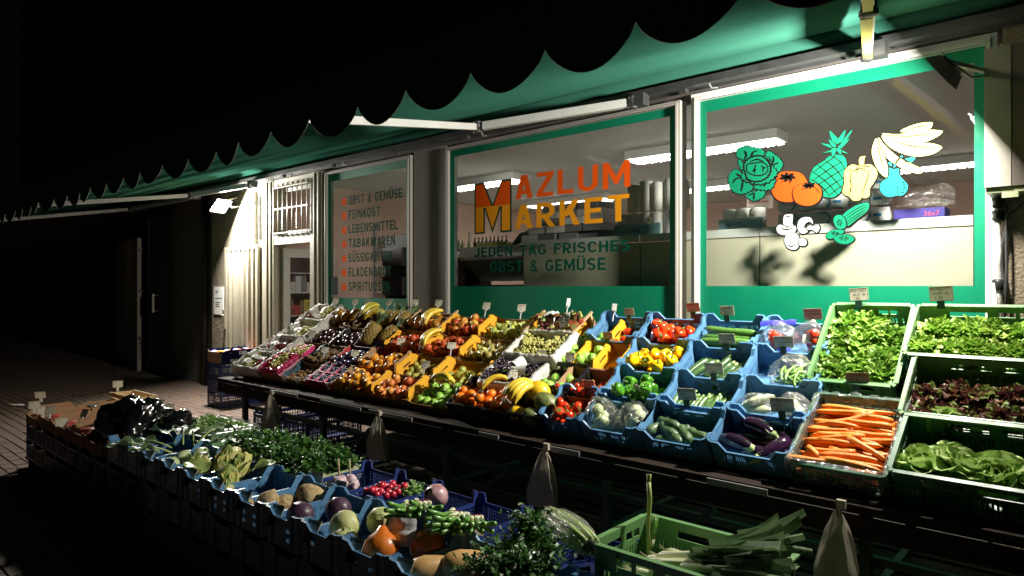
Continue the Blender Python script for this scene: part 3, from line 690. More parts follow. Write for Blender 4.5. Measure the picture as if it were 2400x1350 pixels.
# cooler backs right behind the glass, their tops used as a shelf
for (x0, x1, lab) in ((-4.12,-2.86,'tall pale cooler back behind the words OBST & GEMÜSE'),(-2.85,-1.87,'tall pale cooler back behind the white post and mushroom picture'),(-1.86,-.58,'brightly lit cream cooler back behind the right window')):
    c = base('cooler', lab, 'cooler', (x0+x1)/2, 5.1, .0, 'coolers standing with their backs to the shop windows')
    b = MB(); b.box(x0, x1, 4.81, 4.83, .02, 1.965); wb(b, 'back_panel', boardC, c)
    b = MB(); b.box(x0, x1, 4.831, 5.5, .02, 1.95); wb(b, 'body', frameG, c)
    b = MB(); b.box(x0, x1, 4.80, 4.807, 1.968, 2.03); wb(b, 'edge_strip', M('shelf_edge_clear', (.5,.52,.5), .3), c)
# left part of the middle window: cooler cabinet with sloping canopy
c = base('display_cooler', 'open display cooler with sloping canopy behind the lower left of the middle window', 'cooler', -4.9, 5.5, 0)
b = MB(); b.box(-5.2, -4.14, 5.0, 5.5, 1.92, 2.02); wb(b, 'top', frameW, c)
b = MB(); b.add([(-5.2,5.0,1.91),(-4.14,5.0,1.91),(-5.2,5.35,1.70),(-4.14,5.35,1.70),(-5.2,5.0,1.88),(-4.14,5.0,1.88),(-5.2,5.33,1.66),(-4.14,5.33,1.66)], [(0,1,3,2),(4,6,7,5),(0,4,5,1),(2,3,7,6),(0,2,6,4),(1,5,7,3)]); wb(b, 'canopy', frameG, c)
b = MB(); b.box(-5.24, -5.2, 4.9, 5.5, .02, 1.915); b.box(-4.13, -4.125, 4.9, 5.5, .02, 1.915); b.box(-5.2, -4.14, 5.9, 5.95, .02, 1.6); wb(b, 'side_panel', woodD, c)
b = MB(); b.box(-5.19, -4.15, 5.02, 5.5, 1.0, 1.03); b.box(-5.19, -4.15, 5.02, 5.5, 1.5, 1.52); wb(b, 'shelf', frameW, c)
def carton(x, y, z, dx, dy, dz, m, label, group, rz=0, name='carton', cat='carton'):
    b = MB(); b.box(-dx/2, dx/2, -dy/2, dy/2, 0, dz); o = b.build(name, m); o.matrix_world = T(x, y, z) @ RZ(rz); return tag(o, label, cat, group)
boxM = [M('goods_blue', (.05,.09,.25), .5), M('goods_white', (.6,.6,.58), .5), M('goods_red', (.4,.04,.04), .5), M('goods_brown', (.25,.15,.08), .6), M('goods_grey', (.2,.2,.21), .5), M('goods_yellow', (.55,.45,.08), .5)]
for k in range(11): carton(-5.1+k*.09, 5.3, 1.031, .075, .1, R.uniform(.10,.2), R.choice(boxM), 'small packet on the shelf of the display cooler behind the green lettering', 'packets in the display cooler', name='packet', cat='packet')
for k in range(5): carton(-5.08+k*.19, 5.25, 1.521, .15, .14, .10, boxM[3] if k % 2 else boxM[4], 'brown carton on the upper shelf of the display cooler', 'cartons in the display cooler', R.uniform(-8,8))
# things standing on top of the coolers
k = 0
for (x0, n, z, rows) in ((-4.10,5,2.03,1),(-4.02,4,2.10,1),(-3.86,3,2.17,3),(-3.60,2,2.17,2)):
    for r_ in range(rows):
        for i in range(n):
            carton(x0+i*.215+R.uniform(-.01,.01), 5.02+R.uniform(-.02,.02), z+r_*.066, .205, .26, .062, boxM[4] if R.random()<.6 else boxM[1], 'grey and white flat carton in the stack behind the word MARKET', 'stack of flat cartons behind the word MARKET', R.uniform(-3,3))
tis = M('tissue_white', (.80,.79,.75), .7, (.74,.73,.69), 10, bump=.6, bs=20); tisB = M('tissue_print', (.25,.42,.48), .45, (.20,.36,.42), 6)
def pack(x, z, dx, dz, lab, word=None, flip=False, blue=True):
    q = base('tissue_pack', lab, 'tissue pack', x, 4.98, z)
    b = MB(); n = max(2, int(dx/.1))
    for i in range(n): b.X = T(x-dx/2+dx*(i+.5)/n, 4.98, z) ; b.lathe([(.02,0),(dx/n*.49,.008),(dx/n*.49,dz-.008),(.02,dz)], 12)
    wb(b, 'rolls', tis, q)
    if blue:
        b = MB(); b.box(x-dx/2, x+dx/2, 4.905, 4.925, z+.004, z+dz*.5); wb(b, 'band', tisB, q)
        b = MB(); cx, cz = x+dx*.28, z+dz*.62
        for a in range(12):
            A = a*math.pi/6; b.X = T(cx, 4.903, cz) @ Matrix.Rotation(A, 4, 'Y'); b.add([(0,0,0),(.028,0,-.007),(.036,0,0),(.028,0,.007)], [(0,1,2,3)])
        wb(b, 'daisy', whitePap, q)
        b = MB(); b.lathe([(.0095,0),(.0095,.002)], 10) ; o = wb(b, 'daisy_centre', M('daisy_yellow', (.8,.6,.02), .5), q)
        o.matrix_parent_inverse = q.matrix_basis.inverted(); o.matrix_basis = T(cx, 4.902, cz) @ RX(90)
    if word:
        o = place_text(word, .035, ink, I4, None, None, .0); o.parent = q; o.matrix_parent_inverse = q.matrix_basis.inverted()
        o.matrix_basis = T(x-.1, 4.902, z+.03) @ (RY(180) @ T(-.12,0,-.03) if flip else I4)
    return q
pack(-2.95, 2.03, .44, .20, 'tissue pack with daisy print lettered Comfy at the right of the middle window', 'Comfy')
pack(-2.64, 2.03, .16, .20, 'small tissue pack with yellow label at the far right of the middle window', None, blue=False)
for i, x in enumerate((-3.02,-2.90,-2.78,-2.66,-2.56)):
    q = base('paper_roll', ('first','second','third','fourth','fifth')[i]+' tall kitchen roll from the left standing on the packs behind the letter T', 'paper roll', x, 4.98, 2.235)
    b = MB(); b.X = T(x, 4.98, 2.235); b.lathe([(.015,0),(.055,.004),(.055,.235+.02*(i%2)),(.015,.24+.02*(i%2))], 14); wb(b, 'roll', tis, q)
pack(-2.05, 2.03, .34, .17, 'daisy printed tissue pack left of the mushroom picture', 'Comfy', True)
for i, (x, z) in enumerate(((-1.42,2.03),(-1.42,2.14),(-1.42,2.25),(-1.17,2.03),(-1.17,2.14),(-1.17,2.25),(-1.66,2.03),(-1.66,2.14))):
    q = base('toilet_paper_pack', 'white toilet paper pack with blue arc, '+('bottom','middle','top')[int(round((z-2.03)/.11))]+' of the stack '+{-1.42:'behind the pepper picture',-1.17:'behind the pear picture',-1.66:'behind the tomatoes'}[x], 'toilet paper', x, 5.0, z)
    b = MB()
    for c_ in range(2):
        b.X = T(x-.06+c_*.12, 5.0, z); b.lathe([(.015,0),(.058,.006),(.06,.05),(.058,.1),(.015,.106)], 12)
    wb(b, 'rolls', tis, q)
    b = MB(); b.box(x-.118, x+.118, 4.936, 4.94, z+.005, z+.1); wb(b, 'wrapper', M('wrapper_white', (.8,.8,.78), .35), q)
    b = MB(); b.tube([(x-.05+.05*math.cos(a*.5), 4.933, z+.05+.04*math.sin(a*.5)) for a in range(-2,5)], .005, 5); b.box(x+.02, x+.07, 4.934, 4.9355, z+.04, z+.06); wb(b, 'print', M('print_blue', (.05,.25,.5), .5), q)
q = base('purple_box', 'purple box printed 36x7 near the right end of the right window shelf', 'box', -.88, 5.0, 2.03)
b = MB(); b.box(-1.02, -.74, 4.9, 5.1, 2.03, 2.10); wb(b, 'carton', M('box_purple', (.03,.02,.20), .6), q)
o = place_text('36x7', .03, M('print_magenta', (.5,.06,.12), .7), I4); o.parent = q; o.matrix_parent_inverse = q.matrix_basis.inverted(); o.matrix_basis = T(-.85, 4.898, 2.05)
b = MB(); b.grid(lambda p, q_: ((p-.5)*.34, -.02+.05*noise.noise(Vector((p*5,q_*5,1))), q_*.20*(.5+.5*math.sin(p*3.1))+.02*noise.noise(Vector((p*7,q_*7,4)))), 12, 8)
o = b.build('plastic_bag', bagW); o.matrix_world = T(-.86, 4.96, 2.11); tag(o, 'crumpled clear plastic bag on top of the purple box', 'bag')
b = MB(); b.box(-2.16, -1.95, 5.3, 5.305, 2.22, 2.33); o = b.build('shop_sign', M('sign_pale', (.6,.5,.45), .6)); tag(o, 'small pale sign reading Frische Hilfe above the daisy pack', 'sign')
place_text('Frische Hilfe', .022, inkR, T(-2.14, 5.296, 2.27), o)
b = MB(); b.tube([(-.16,0,.0),(-.08,0,.035),(0,0,.075),(.07,0,.095),(.10,0,.125),(.125,0,.135),(.15,0,.125),(.20,0,.105)], [.008,.035,.055,.045,.030,.030,.016,.003], 10)
b.tube([(0,-.01,.04),(.0,-.01,-.01)], .005, 5); b.tube([(.02,.02,.04),(.02,.02,-.01)], .005, 5)
o = b.build('bird_figure', M('crow_black', (.02,.02,.02), .5)); o.matrix_world = T(-4.42, 5.15, 2.03); tag(o, 'black crow figure perched on the shelf below the word ARKET', 'bird figure')
for i in range(9):
    bt = base('bottle', 'small dark bottle in the row at the left edge of the middle window', 'bottle', -5.16+i*.058, 5.2, 2.02, 'small bottles left of the crow figure')
    b = MB(); b.X = T(-5.16+i*.058, 5.2, 2.02); b.lathe([(.018,0),(.02,.06),(.008,.085),(.008,.12)], 8); wb(b, 'glass', M('bottle_dark', (.03,.03,.04), .15), bt)
for i in range(4): carton(-4.95+i*.11, 5.1, 2.02, .1, .08, .045, boxM[5], 'low yellow carton between the small bottles and the crow', 'yellow cartons near the crow figure')
df = base('drinks_fridge', 'drinks fridge with coloured packs seen through the open shop door', 'fridge', -9.4, 5.5, 0)
b = MB(); b.box(-9.61, -9.58, 5.08, 5.84, .02, 2.1); b.box(-9.58, -9.15, 5.08, 5.10, .02, 2.1); b.box(-9.58, -9.15, 5.82, 5.84, .02, 2.1); b.box(-9.58, -9.15, 5.10, 5.82, 2.07, 2.1); wb(b, 'cabinet', frameG, df)
for z in (.35, .75, 1.15, 1.5, 1.8): b = MB(); b.box(-9.57, -9.18, 5.105, 5.815, z, z+.015); wb(b, 'shelf', frameW, df)
for zi, z in enumerate((.365, .765, 1.165, 1.515)):
    y = 5.13
    while y < 5.74:
        w_ = R.uniform(.06, .14); hh = R.uniform(.14, .28)
        carton(-9.25, y+w_/2, z, .12, w_-.006, hh, boxM[(0,0,4,2,5,1)[R.randrange(6)] if zi < 2 else R.randrange(6)], 'pack on the '+('bottom','second','third','upper')[zi]+' shelf of the drinks fridge behind the shop door', 'packs on the '+('bottom','second','third','upper')[zi]+' fridge shelf', name='pack', cat='pack'); y += w_
# shelves along the left wall of the shop
sh = base('wall_shelf', 'white wall shelves of bottles and jars seen through the left window', 'shelf', -9.5, 8, 0)
SHZ = [.35, .72, 1.09, 1.46, 1.85, 2.24]
for z in SHZ:
    b = MB(); b.box(-9.61, -9.28, 7.2, 9.6, z, z+.03); wb(b, 'shelf_board', frameW, sh)
b = MB()
for y in (7.16, 8.3, 9.5): b.box(-9.615, -9.58, y, y+.04, .05, 2.7)
wb(b, 'upright', frameG, sh)
gM = [M('jar_white', (.6,.58,.52), .4), M('jar_red', (.22,.06,.045), .4), M('bottle_green', (.07,.11,.03), .2), M('jar_brown', (.16,.09,.05), .4), M('pack_blue', (.06,.08,.15), .5), M('jar_dark', (.04,.04,.05), .3)]
jp = []
for k, m_ in enumerate(gM):
    b = MB(); h = .24 if k == 2 else .13
    b.lathe([(.030,0),(.034,.006),(.034,h*.6),(.014 if k == 2 else .030, h*.78),(.014 if k == 2 else .03, h)], 10); jp.append(b.mesh('body', m_))
bb = MB(); bb.lathe([(.031,0),(.031,.02)], 10); lidm = bb.mesh('lid', MATS['awning_hem'])
for zi, z in enumerate(SHZ[1:]):
    y = 7.3
    while y < 9.5:
        k = 2 if zi == 4 else R.choice([0,0,1,3,5,4] if zi < 4 else [2])
        if R.random() > .12:
            inst(('jar' if k != 2 else 'bottle', jp[k], [('lid', lidm, T(0,0,.13))] if k != 2 else []), T(-9.40+R.uniform(-.05,.05), y, z+.031), ('jar' if k != 2 else 'green bottle')+' on the '+('second','third','fourth','fifth','top')[zi]+' wall shelf seen through the left window', 'jar' if k != 2 else 'bottle', 'goods on the '+('second','third','fourth','fifth','top')[zi]+' wall shelf')
        y += R.uniform(.085, .13)
dg = base('figure_stand_in', 'tall dark rack put in for the dark figure behind the list of goods in the left window', 'silhouette', -6.45, 5.2, 0)  # made-up block in place of the dark figure in this window
b = MB(); b.box(-6.62, -6.20, 5.1, 5.45, .05, 2.22); wb(b, 'body', M('figure_dark', (.012,.014,.02), .6, (.03,.012,.012), 16), dg)
for z in (.8, 1.15, 1.5, 1.85): b = MB(); b.box(-6.6, -6.22, 5.04, 5.098, z, z+.22); wb(b, 'goods', M('figure_patches', (.03,.03,.06), .5, (.07,.02,.02), 30), dg)  # invented goods, part of the stand-in for the figure

# ---------------------------------------------------------------- awning
aw = base('awning', 'long green cloth awning with dark scalloped valance spread over the whole stall', 'awning', -5, 3, 2.3)
def cloth_z(x, y):
    t = (y-1.52)/(4.42-1.52); z = 2.44 + t*(3.19-2.44)
    z -= .02*math.sin(math.pi*t)*(.6+.4*math.sin(x*.9))*min(1, max(0, (x+8)/3))
    w_ = min(1, max(0, (-x-5.2)/3.0))
    z += w_*.034*math.sin(t*38 + 2.2*noise.noise(Vector((x*.35, t*2, 0))) + x*.25)*(.4+.6*t) + w_*.0065*math.sin(t*112+1.5*noise.noise(Vector((x*.6, t*3, 7)))+x*.6) + .012*noise.noise(Vector((x*.8, y*2.5, 3)))
    return z
b = MB(); NX, NY = 130, 170
b.grid(lambda p, q: (-15+p*18.5, 1.52+q*2.90, cloth_z(-15+p*18.5, 1.52+q*2.90)), NX, NY)
b.grid(lambda p, q: (-15+p*18.5, 1.52+q*2.90, cloth_z(-15+p*18.5, 1.52+q*2.90)+.004), NX, NY)
wb(b, 'awning_cloth', awnM, aw)
b = MB(); pitch = .305; x_ = -1.058-pitch*46; n = 14; nsc = 64
for side in (0, 1):
    yv = 1.498+side*.003; pv = []; fc = []
    cols = nsc*n
    for i in range(cols+1):
        ph = (i % n)/n; x = x_-pitch/2 + i*pitch/n; c = abs(math.sin(math.pi*ph)); c = c**.72
        yy_ = yv + .012*math.sin(x*3.1) + .006*math.sin(x*11)
        pv += [(x, yy_*1, 2.46), (x, yy_+.004*math.sin(x*7), 2.372), (x, yy_+.010*math.sin(x*5.3+1), 2.290 - .093*c)]
    for i in range(cols):
        fc += [(i*3,i*3+1,i*3+4,i*3+3),(i*3+1,i*3+2,i*3+5,i*3+4)]
    b.add(pv, fc, 0, True)
wb(b, 'valance', awnM, aw)
b = MB(); pts = []
for i in range(cols+1):
    ph = (i % n)/n; x = x_-pitch/2 + i*pitch/n; c = abs(math.sin(math.pi*ph))**.72
    pts.append((x, 1.4985+.012*math.sin(x*3.1)+.006*math.sin(x*11)+.010*math.sin(x*5.3+1), 2.289-.093*c))
b.tube(pts, .0028, 4, cap=False); wb(b, 'hem_piping', awnE, aw)
b = MB(); b.box(-15, 3.4, 1.515, 1.60, 2.395, 2.44); wb(b, 'front_bar', M('front_bar_grey', (.16,.16,.16), .5), aw)
b = MB(); b.tube([(-15,4.46,3.175),(3.4,4.46,3.175)], .062, 12); wb(b, 'roller', awnM, aw)
b = MB(); b.box(-15, 3.4, 4.40, 4.50, 3.035, 3.085); b.box(-15, 3.4, 4.5, 4.515, 3.02, 3.3); wb(b, 'casing', darkMet, aw)
for i in range(16):
    b = MB(); x = -14.4+i*1.12; b.beam((x,4.44,3.034),(x+.02,4.44,3.0),.008,.008); b.beam((x+.02,4.44,3.0),(x+.06,4.44,2.995),.008,.008); wb(b, 'hook', alu if i % 2 else darkMet, aw); b = MB(); b.cbox((x-.2,4.45,3.02),(.05,.05,.03)); wb(b, 'mounting_block', darkMet, aw)
aluDim = M('awning_aluminium_dimmed', (.20,.20,.20), .6, rvar=.1)  # darker copy of the aluminium, dims the arms near the left lamp
def arm(sh_, el, fr, lab=None, mt=alu):
    sh_, el, fr = map(Vector, (sh_, el, fr))
    b = MB()
    for (p, q, w_) in ((sh_, el, .062), (el, fr, .05)):
        d = (q-p).normalized(); p2, q2 = p+d*.05, q-d*.05
        b.beam(p2, q2, w_*.75, w_, 0)
        for s_ in (-.3, 0, .3): b.beam(p2+Vector((0,0,s_*w_)), q2+Vector((0,0,s_*w_)), w_*.84, w_*.16, 0)
    a = wb(b, 'folding_arm', mt, aw, label=lab)
    b = MB()
    for p in (sh_, el): b.X = T(p.x, p.y, p.z-.05); b.lathe([(.01,0),(.036,.004),(.036,.02),(.03,.024),(.03,.076),(.036,.08),(.036,.096),(.01,.10)], 12)
    b.X = I4; b.cbox((sh_.x+.05, sh_.y+.02, sh_.z+.01), (.10,.09,.09)); wb(b, 'joint', darkMet, a)
    return a
def cz(x, y, dz=.07): return (x, y, cloth_z(x, y)-dz)
arm((-2.65,4.36,2.99), (-3.82,3.88,2.905), (-3.22,1.60,2.46), 'jointed aluminium arm over the middle window')
arm((-1.05,4.36,2.99), (-.68,2.85,2.70), (-.40,1.60,2.46), 'yellowish lit arm rising towards the top right corner')
b = MB(); b.beam((-1.03,4.30,2.945), (-.70,2.90,2.664), .045, .012); b.beam((-.67,2.80,2.655), (-.41,1.66,2.418), .035, .012); wb(b, 'painted_light_strip', M('arm_light_yellow', (.70,.58,.06), .5), aw)  # yellow light on the arm's underside, painted as a coloured strip
arm((-8.6,4.36,2.97), (-9.5,3.95,2.87), (-8.9,1.62,2.44), None, aluDim)
arm((-10.4,4.38,2.97), (-12.2,4.1,2.90), (-11.9,1.62,2.44), None, aluDim)
# ---------------------------------------------------------------- floodlights
def flood(name, C_, D_, lab, sx, sy, wallpt, es):
    q = base('floodlight', lab, 'floodlight', *C_)
    rot = D_.to_track_quat('-Z', 'Y').to_matrix().to_4x4(); X = T(*C_) @ rot
    b = MB(); b.X = X
    a, c = sx/2+.012, sy/2+.012
    lo = [(-a,-c,-.015),(a,-c,-.015),(a,c,-.015),(-a,c,-.015)]; up = [(-a*.8,-c*.6,.042),(a*.8,-c*.6,.042),(a*.8,c*.6,.042),(-a*.8,c*.6,.042)]
    b.add(lo+up, [(0,1,5,4),(1,2,6,5),(2,3,7,6),(3,0,4,7),(4,5,6,7)]); b.add([(x*.94,y*.92,-.004) for x,y,_ in lo], [(0,3,2,1)])
    for k in range(5): b.box(-a*.6, a*.6, -c*.5+k*c*.25, -c*.5+k*c*.25+.004, .042, .054)
    wb(b, 'housing', M('lamp_housing_black', (.02,.02,.02), .45), q)
    b = MB(); b.X = X; b.box(-sx/2+.004, sx/2-.004, -sy/2+.004, sy/2-.004, -.0105, -.0065); wb(b, 'lens', M('lens_'+name, (.9,.9,.9), .3, emit=(1,.96,.86), es=es), q)
    b = MB(); b.beam(C_+Vector((0,.02,.06)), wallpt, .025, .02); b.beam(C_+Vector((0,.02,.06)), C_+Vector((0,.0,.02)), .012, .15)
    b.tube([C_+Vector((.03,.02,.05)), C_+Vector((.10,.12,-.02)), C_+Vector((.16,.3,.02)), Vector(wallpt)], .006, 6); wb(b, 'bracket', M('bracket_grey', (.3,.29,.26), .5), q)
flood('r', RL, RD, 'black floodlight on a bracket in front of the top right corner of the right window', .20, .13, Vector((-.44, 4.55, 2.78)), 60)
flood('l', LL, LD, 'glaring floodlight beside the shop door under the awning', .28, .20, Vector((-9.45, 4.60, 2.90)), 250)
# ---------------------------------------------------------------- cabinet, conduits at the right edge
q = base('wall_cabinet', 'grey metal cabinet hung high on the wall at the right edge', 'cabinet', 0, 4.4, 2.12)
b = MB(); b.box(-.475, -.36, 4.34, 4.545, 2.13, 2.87); wb(b, 'side_panel', M('cabinet_lit_tone', (.25,.235,.20), .6, (.21,.195,.165), 6), q)  # lamplit strip of the cabinet painted paler, the rest below painted darker
b = MB(); b.box(-.358, .35, 4.345, 4.545, 2.13, 2.87); wb(b, 'front_panel', M('cabinet_shade_tone', (.085,.07,.055), .5, (.06,.05,.04), 6), q)
b = MB(); b.box(-.47, .34, 4.36, 4.53, 2.10, 2.128); b.box(-.40, -.33, 4.35, 4.37, 2.07, 2.10); wb(b, 'underside', M('cabinet_base', (.25,.27,.16), .5), q)
b = MB(); b.tube([(-.17+.055*math.cos(a*.42), 4.341, 2.33+.04*math.sin(a*.42)) for a in range(16)], .004, 5); wb(b, 'emblem', M('emblem_brown', (.06,.035,.03), .5), q)
q = base('cable_run', 'silver wrapped conduit and loose cables tied with black tape beside the right window', 'cable', -.44, 4.5, 1.2)
b = MB(); b.tube([(-.432+.006*math.sin(z*9), 4.51, 2.10-z*.1) for z in range(0, 14)], .020, 10, flat=lambda t, a: 1+.12*math.sin(t*150)); wb(b, 'conduit', M('foil_wrap', (.55,.54,.50), .4, (.35,.34,.32), 60, bump=1, bs=120), q)
b = MB(); b.tube([(-.405+.012*math.sin(z*1.3), 4.50, 2.12-z*.1) for z in range(0, 15)], .008, 8); b.tube([(-.24,4.50,2.12),(-.32,4.48,2.05),(-.395,4.49,1.98),(-.392,4.49,1.7),(-.40,4.49,1.3)], .007, 8); wb(b, 'black_cable', darkMet, q)
b = MB(); b.tube([(-.45,4.48,1.62),(-.43,4.47,1.45),(-.40,4.47,1.2)], .006, 6); b.tube([(-.455,4.48,1.62),(-.45,4.47,1.45),(-.42,4.47,1.2)], .006, 6); wb(b, 'white_cable', frameW, q)
b = MB()
for z in (1.58, 1.96, 2.03): b.X = T(-.430, 4.505, z); b.lathe([(.020,0),(.030,.008),(.027,.03),(.031,.055),(.020,.062)], 9)
wb(b, 'tape', M('black_tape', (.015,.015,.015), .4), q)
# ================================================================= crates
def crate_mesh(name, mat, w, d, h, lowL, lowS, ch=.018, cor=.055, slope=.035, th=.0035, slotL=None, slotS=None, lip=.009, bottom=True, zs=(0,.02,.05,.08)):
    """open crate, origin at the centre of its bottom; low walls between raised corners"""
    b = MB()
    def top(L, low):
        def f(x):
            a = min(x, L-x)
            return h if a <= cor-ch else (low if a >= cor-ch+slope else h+(low-h)*(a-(cor-ch))/slope)
        return f
    sides = [((-w/2+ch, -d/2, 0), (1,0,0), (0,1,0), w-2*ch, lowL, slotL), ((w/2-ch, d/2, 0), (-1,0,0), (0,-1,0), w-2*ch, lowL, slotL),
             ((w/2, -d/2+ch, 0), (0,1,0), (-1,0,0), d-2*ch, lowS, slotS), ((-w/2, d/2-ch, 0), (0,-1,0), (1,0,0), d-2*ch, lowS, slotS)]
    for (O, ux, n, L, low, sl) in sides:
        f = top(L, low); xs = [cor-ch, cor-ch+slope, L-(cor-ch), L-(cor-ch)-slope]; zz = list(zs); hole = None
        if sl:
            xa, hole, zz = sl(L)
            xs = xs + xa
        b.panel(O, ux, n, L, f, th, xs, zz, hole)
        xs2 = sorted([0, cor-ch, cor-ch+slope, L-(cor-ch)-slope, L-(cor-ch), L]); O = Vector(O); u = Vector(ux); nn = Vector(n)
        for i in range(len(xs2)-1):           # turned-out rim
            p = O + u*xs2[i] + Vector((0,0,f(xs2[i]))); q = O + u*xs2[i+1] + Vector((0,0,f(xs2[i+1]))); o_ = -nn*lip; dz = Vector((0,0,-.009))
            b.add([p+nn*th, q+nn*th, q+o_, p+o_, p+o_+dz, q+o_+dz, p+dz, q+dz], [(0,1,2,3),(3,2,5,4),(4,5,7,6)])
        for x in ((L*.16, L*.84) if lip < .02 else (L*.1, L*.35, L*.65, L*.9)):   # outside ribs
            p = O + u*x - nn*lip*.6
            b.beam(p+Vector((0,0,.005)), p+Vector((0,0,f(x)-.012)), .004, lip*1.1, up=u)
    if ch > 0:
        for sx, sy in ((-1,-1),(1,-1),(1,1),(-1,1)):
            p = Vector((sx*(w/2-ch), sy*d/2, 0)); q = Vector((sx*w/2, sy*(d/2-ch), 0))
            if sx*sy > 0: p, q = p, q
            m_ = (p+q)/2; nn = Vector((-sx,-sy,0)).normalized(); ux = (q-p).normalized()
            b.panel(p, ux, nn, (q-p).length, lambda x: h, th, [], [0])
            o_ = -nn*lip; H = Vector((0,0,h)); dz = Vector((0,0,-.009))
            b.add([p+nn*th+H, q+nn*th+H, q+o_+H, p+o_+H, q+o_+H+dz, p+o_+H+dz], [(0,1,2,3),(3,2,4,5)])
    if bottom: b.box(-w/2+.004, w/2-.004, -d/2+.004, d/2-.004, .003, .008)
    return b.mesh(name, mat)
def slots(groups, z0, z1, sw=.0032, gap=.0065, n=5, zz=(0,.02)):
    def g(L):
        xs = []; rng = []
        for c in groups:
            for k in range(n):
                a = c*L - n*(sw+gap)/2 + k*(sw+gap); xs += [a, a+sw]; rng.append((a, a+sw))
        zl = sorted(set([0.0] + [z for p in (z0 if isinstance(z0, tuple) else (z0,)) for z in (p,)] + [z for p in (z1 if isinstance(z1, tuple) else (z1,)) for z in (p,)]))
        zr = list(zip(z0, z1)) if isinstance(z0, tuple) else [(z0, z1)]
        return xs, (lambda x, z: any(a < x < e for a, e in rng) and any(p < z < q for p, q in zr)), zl
    return g
CB = crate_mesh('blue_crate', blueP, .392, .292, .165, .112, .138, slotL=slots((.2,.38,.62,.8), (.03,.062), (.052,.088)), slotS=slots((.3,.5,.7), (.03,.07), (.06,.10)))
CBt = crate_mesh('blue_crate', blueP, .296, .392, .165, .138, .112, slotL=slots((.3,.7), (.035,.075), (.055,.095), n=3), slotS=slots((.2,.38,.62,.8), (.03,.062), (.052,.088)))
CBn = crate_mesh('blue_crate', blueP, .272, .292, .165, .112, .138, slotL=slots((.3,.7), (.03,.062), (.052,.088), n=4), slotS=slots((.3,.5,.7), (.03,.07), (.06,.10)))
def mesh_holes(z0, z1, cw, chh, bar=.003):
    def g(L):
        n = max(2, int((L-.03)/cw)); m = max(1, int((z1-z0)/chh)); xs = []; zl = [0.0]
        for i in range(n): xs += [.015+i*(L-.03)/n+bar/2, .015+(i+1)*(L-.03)/n-bar/2]
        for j in range(m): zl += [z0+j*(z1-z0)/m+bar/2, z0+(j+1)*(z1-z0)/m-bar/2]
        def hole(x, z):
            fx = (x-.015)/((L-.03)/n); fz = (z-z0)/((z1-z0)/m)
            return 0 < fx < n and 0 < fz < m and abs(fx-int(fx)-.5) < .5-bar/2/((L-.03)/n) and abs(fz-int(fz)-.5) < .5-bar/2/((z1-z0)/m)
        return xs, hole, zl
    return g
CNv = crate_mesh('navy_crate', navyP, .296, .392, .17, .125, .125, ch=.012, cor=.035, slope=.012, th=.003, slotL=mesh_holes(.012,.11,.016,.016), slotS=mesh_holes(.012,.11,.016,.016), lip=.006)
CNf = crate_mesh('navy_crate', navyP, .40, .60, .19, .17, .17, ch=.012, cor=.05, slope=.015, th=.004, slotL=mesh_holes(.015,.14,.028,.03,.006), slotS=mesh_holes(.015,.14,.028,.03,.006), lip=.008)
def gslots(L):          # handle openings under the rim and two rows of upright slots
    xs = []; rg = []; n = int((L-.08)/.016)
    for i in range(n):
        if i % 7 == 6: continue
        a = .04+i*(L-.08)/n; xs += [a, a+.008]; rg.append((a, a+.008))
    hh = [(L*.15, L*.27), (L*.30, L*.42), (L*.5, L*.78)]
    for p in hh: xs += list(p)
    return xs, (lambda x, z: (any(a < x < e for a, e in rg) and (.03 < z < .06 or .075 < z < .11)) or (.135 < z < .165 and any(a < x < e for a, e in hh))), [0,.03,.06,.075,.11,.135,.165]
CGw = crate_mesh('green_crate', greenP, .592, .392, .20, .20, .20, ch=.012, th=.005, slotL=gslots, slotS=gslots, lip=.018)
CGd = crate_mesh('green_crate', greenP, .392, .57, .20, .20, .20, ch=.012, th=.005, slotL=gslots, slotS=gslots, lip=.018)
CDw = crate_mesh('dark_green_crate', dgreenP, .592, .392, .20, .20, .20, ch=.012, th=.005, slotL=gslots, slotS=gslots, lip=.014)
CDd = crate_mesh('dark_green_crate', dgreenP, .392, .50, .15, .15, .15, ch=.010, th=.005, slotL=mesh_holes(.02,.12,.03,.03,.006), slotS=mesh_holes(.02,.12,.03,.03,.006), lip=.01)
CK = {}
def black_crate(w):
    if w not in CK: CK[w] = crate_mesh('black_crate', blackP, w, .292, .13, .13, .13, ch=.01, th=.004, slotL=mesh_holes(.02,.10,.04,.035,.008), slotS=mesh_holes(.02,.10,.03,.03,.006), lip=.006)
    return CK[w]
_tr = {}
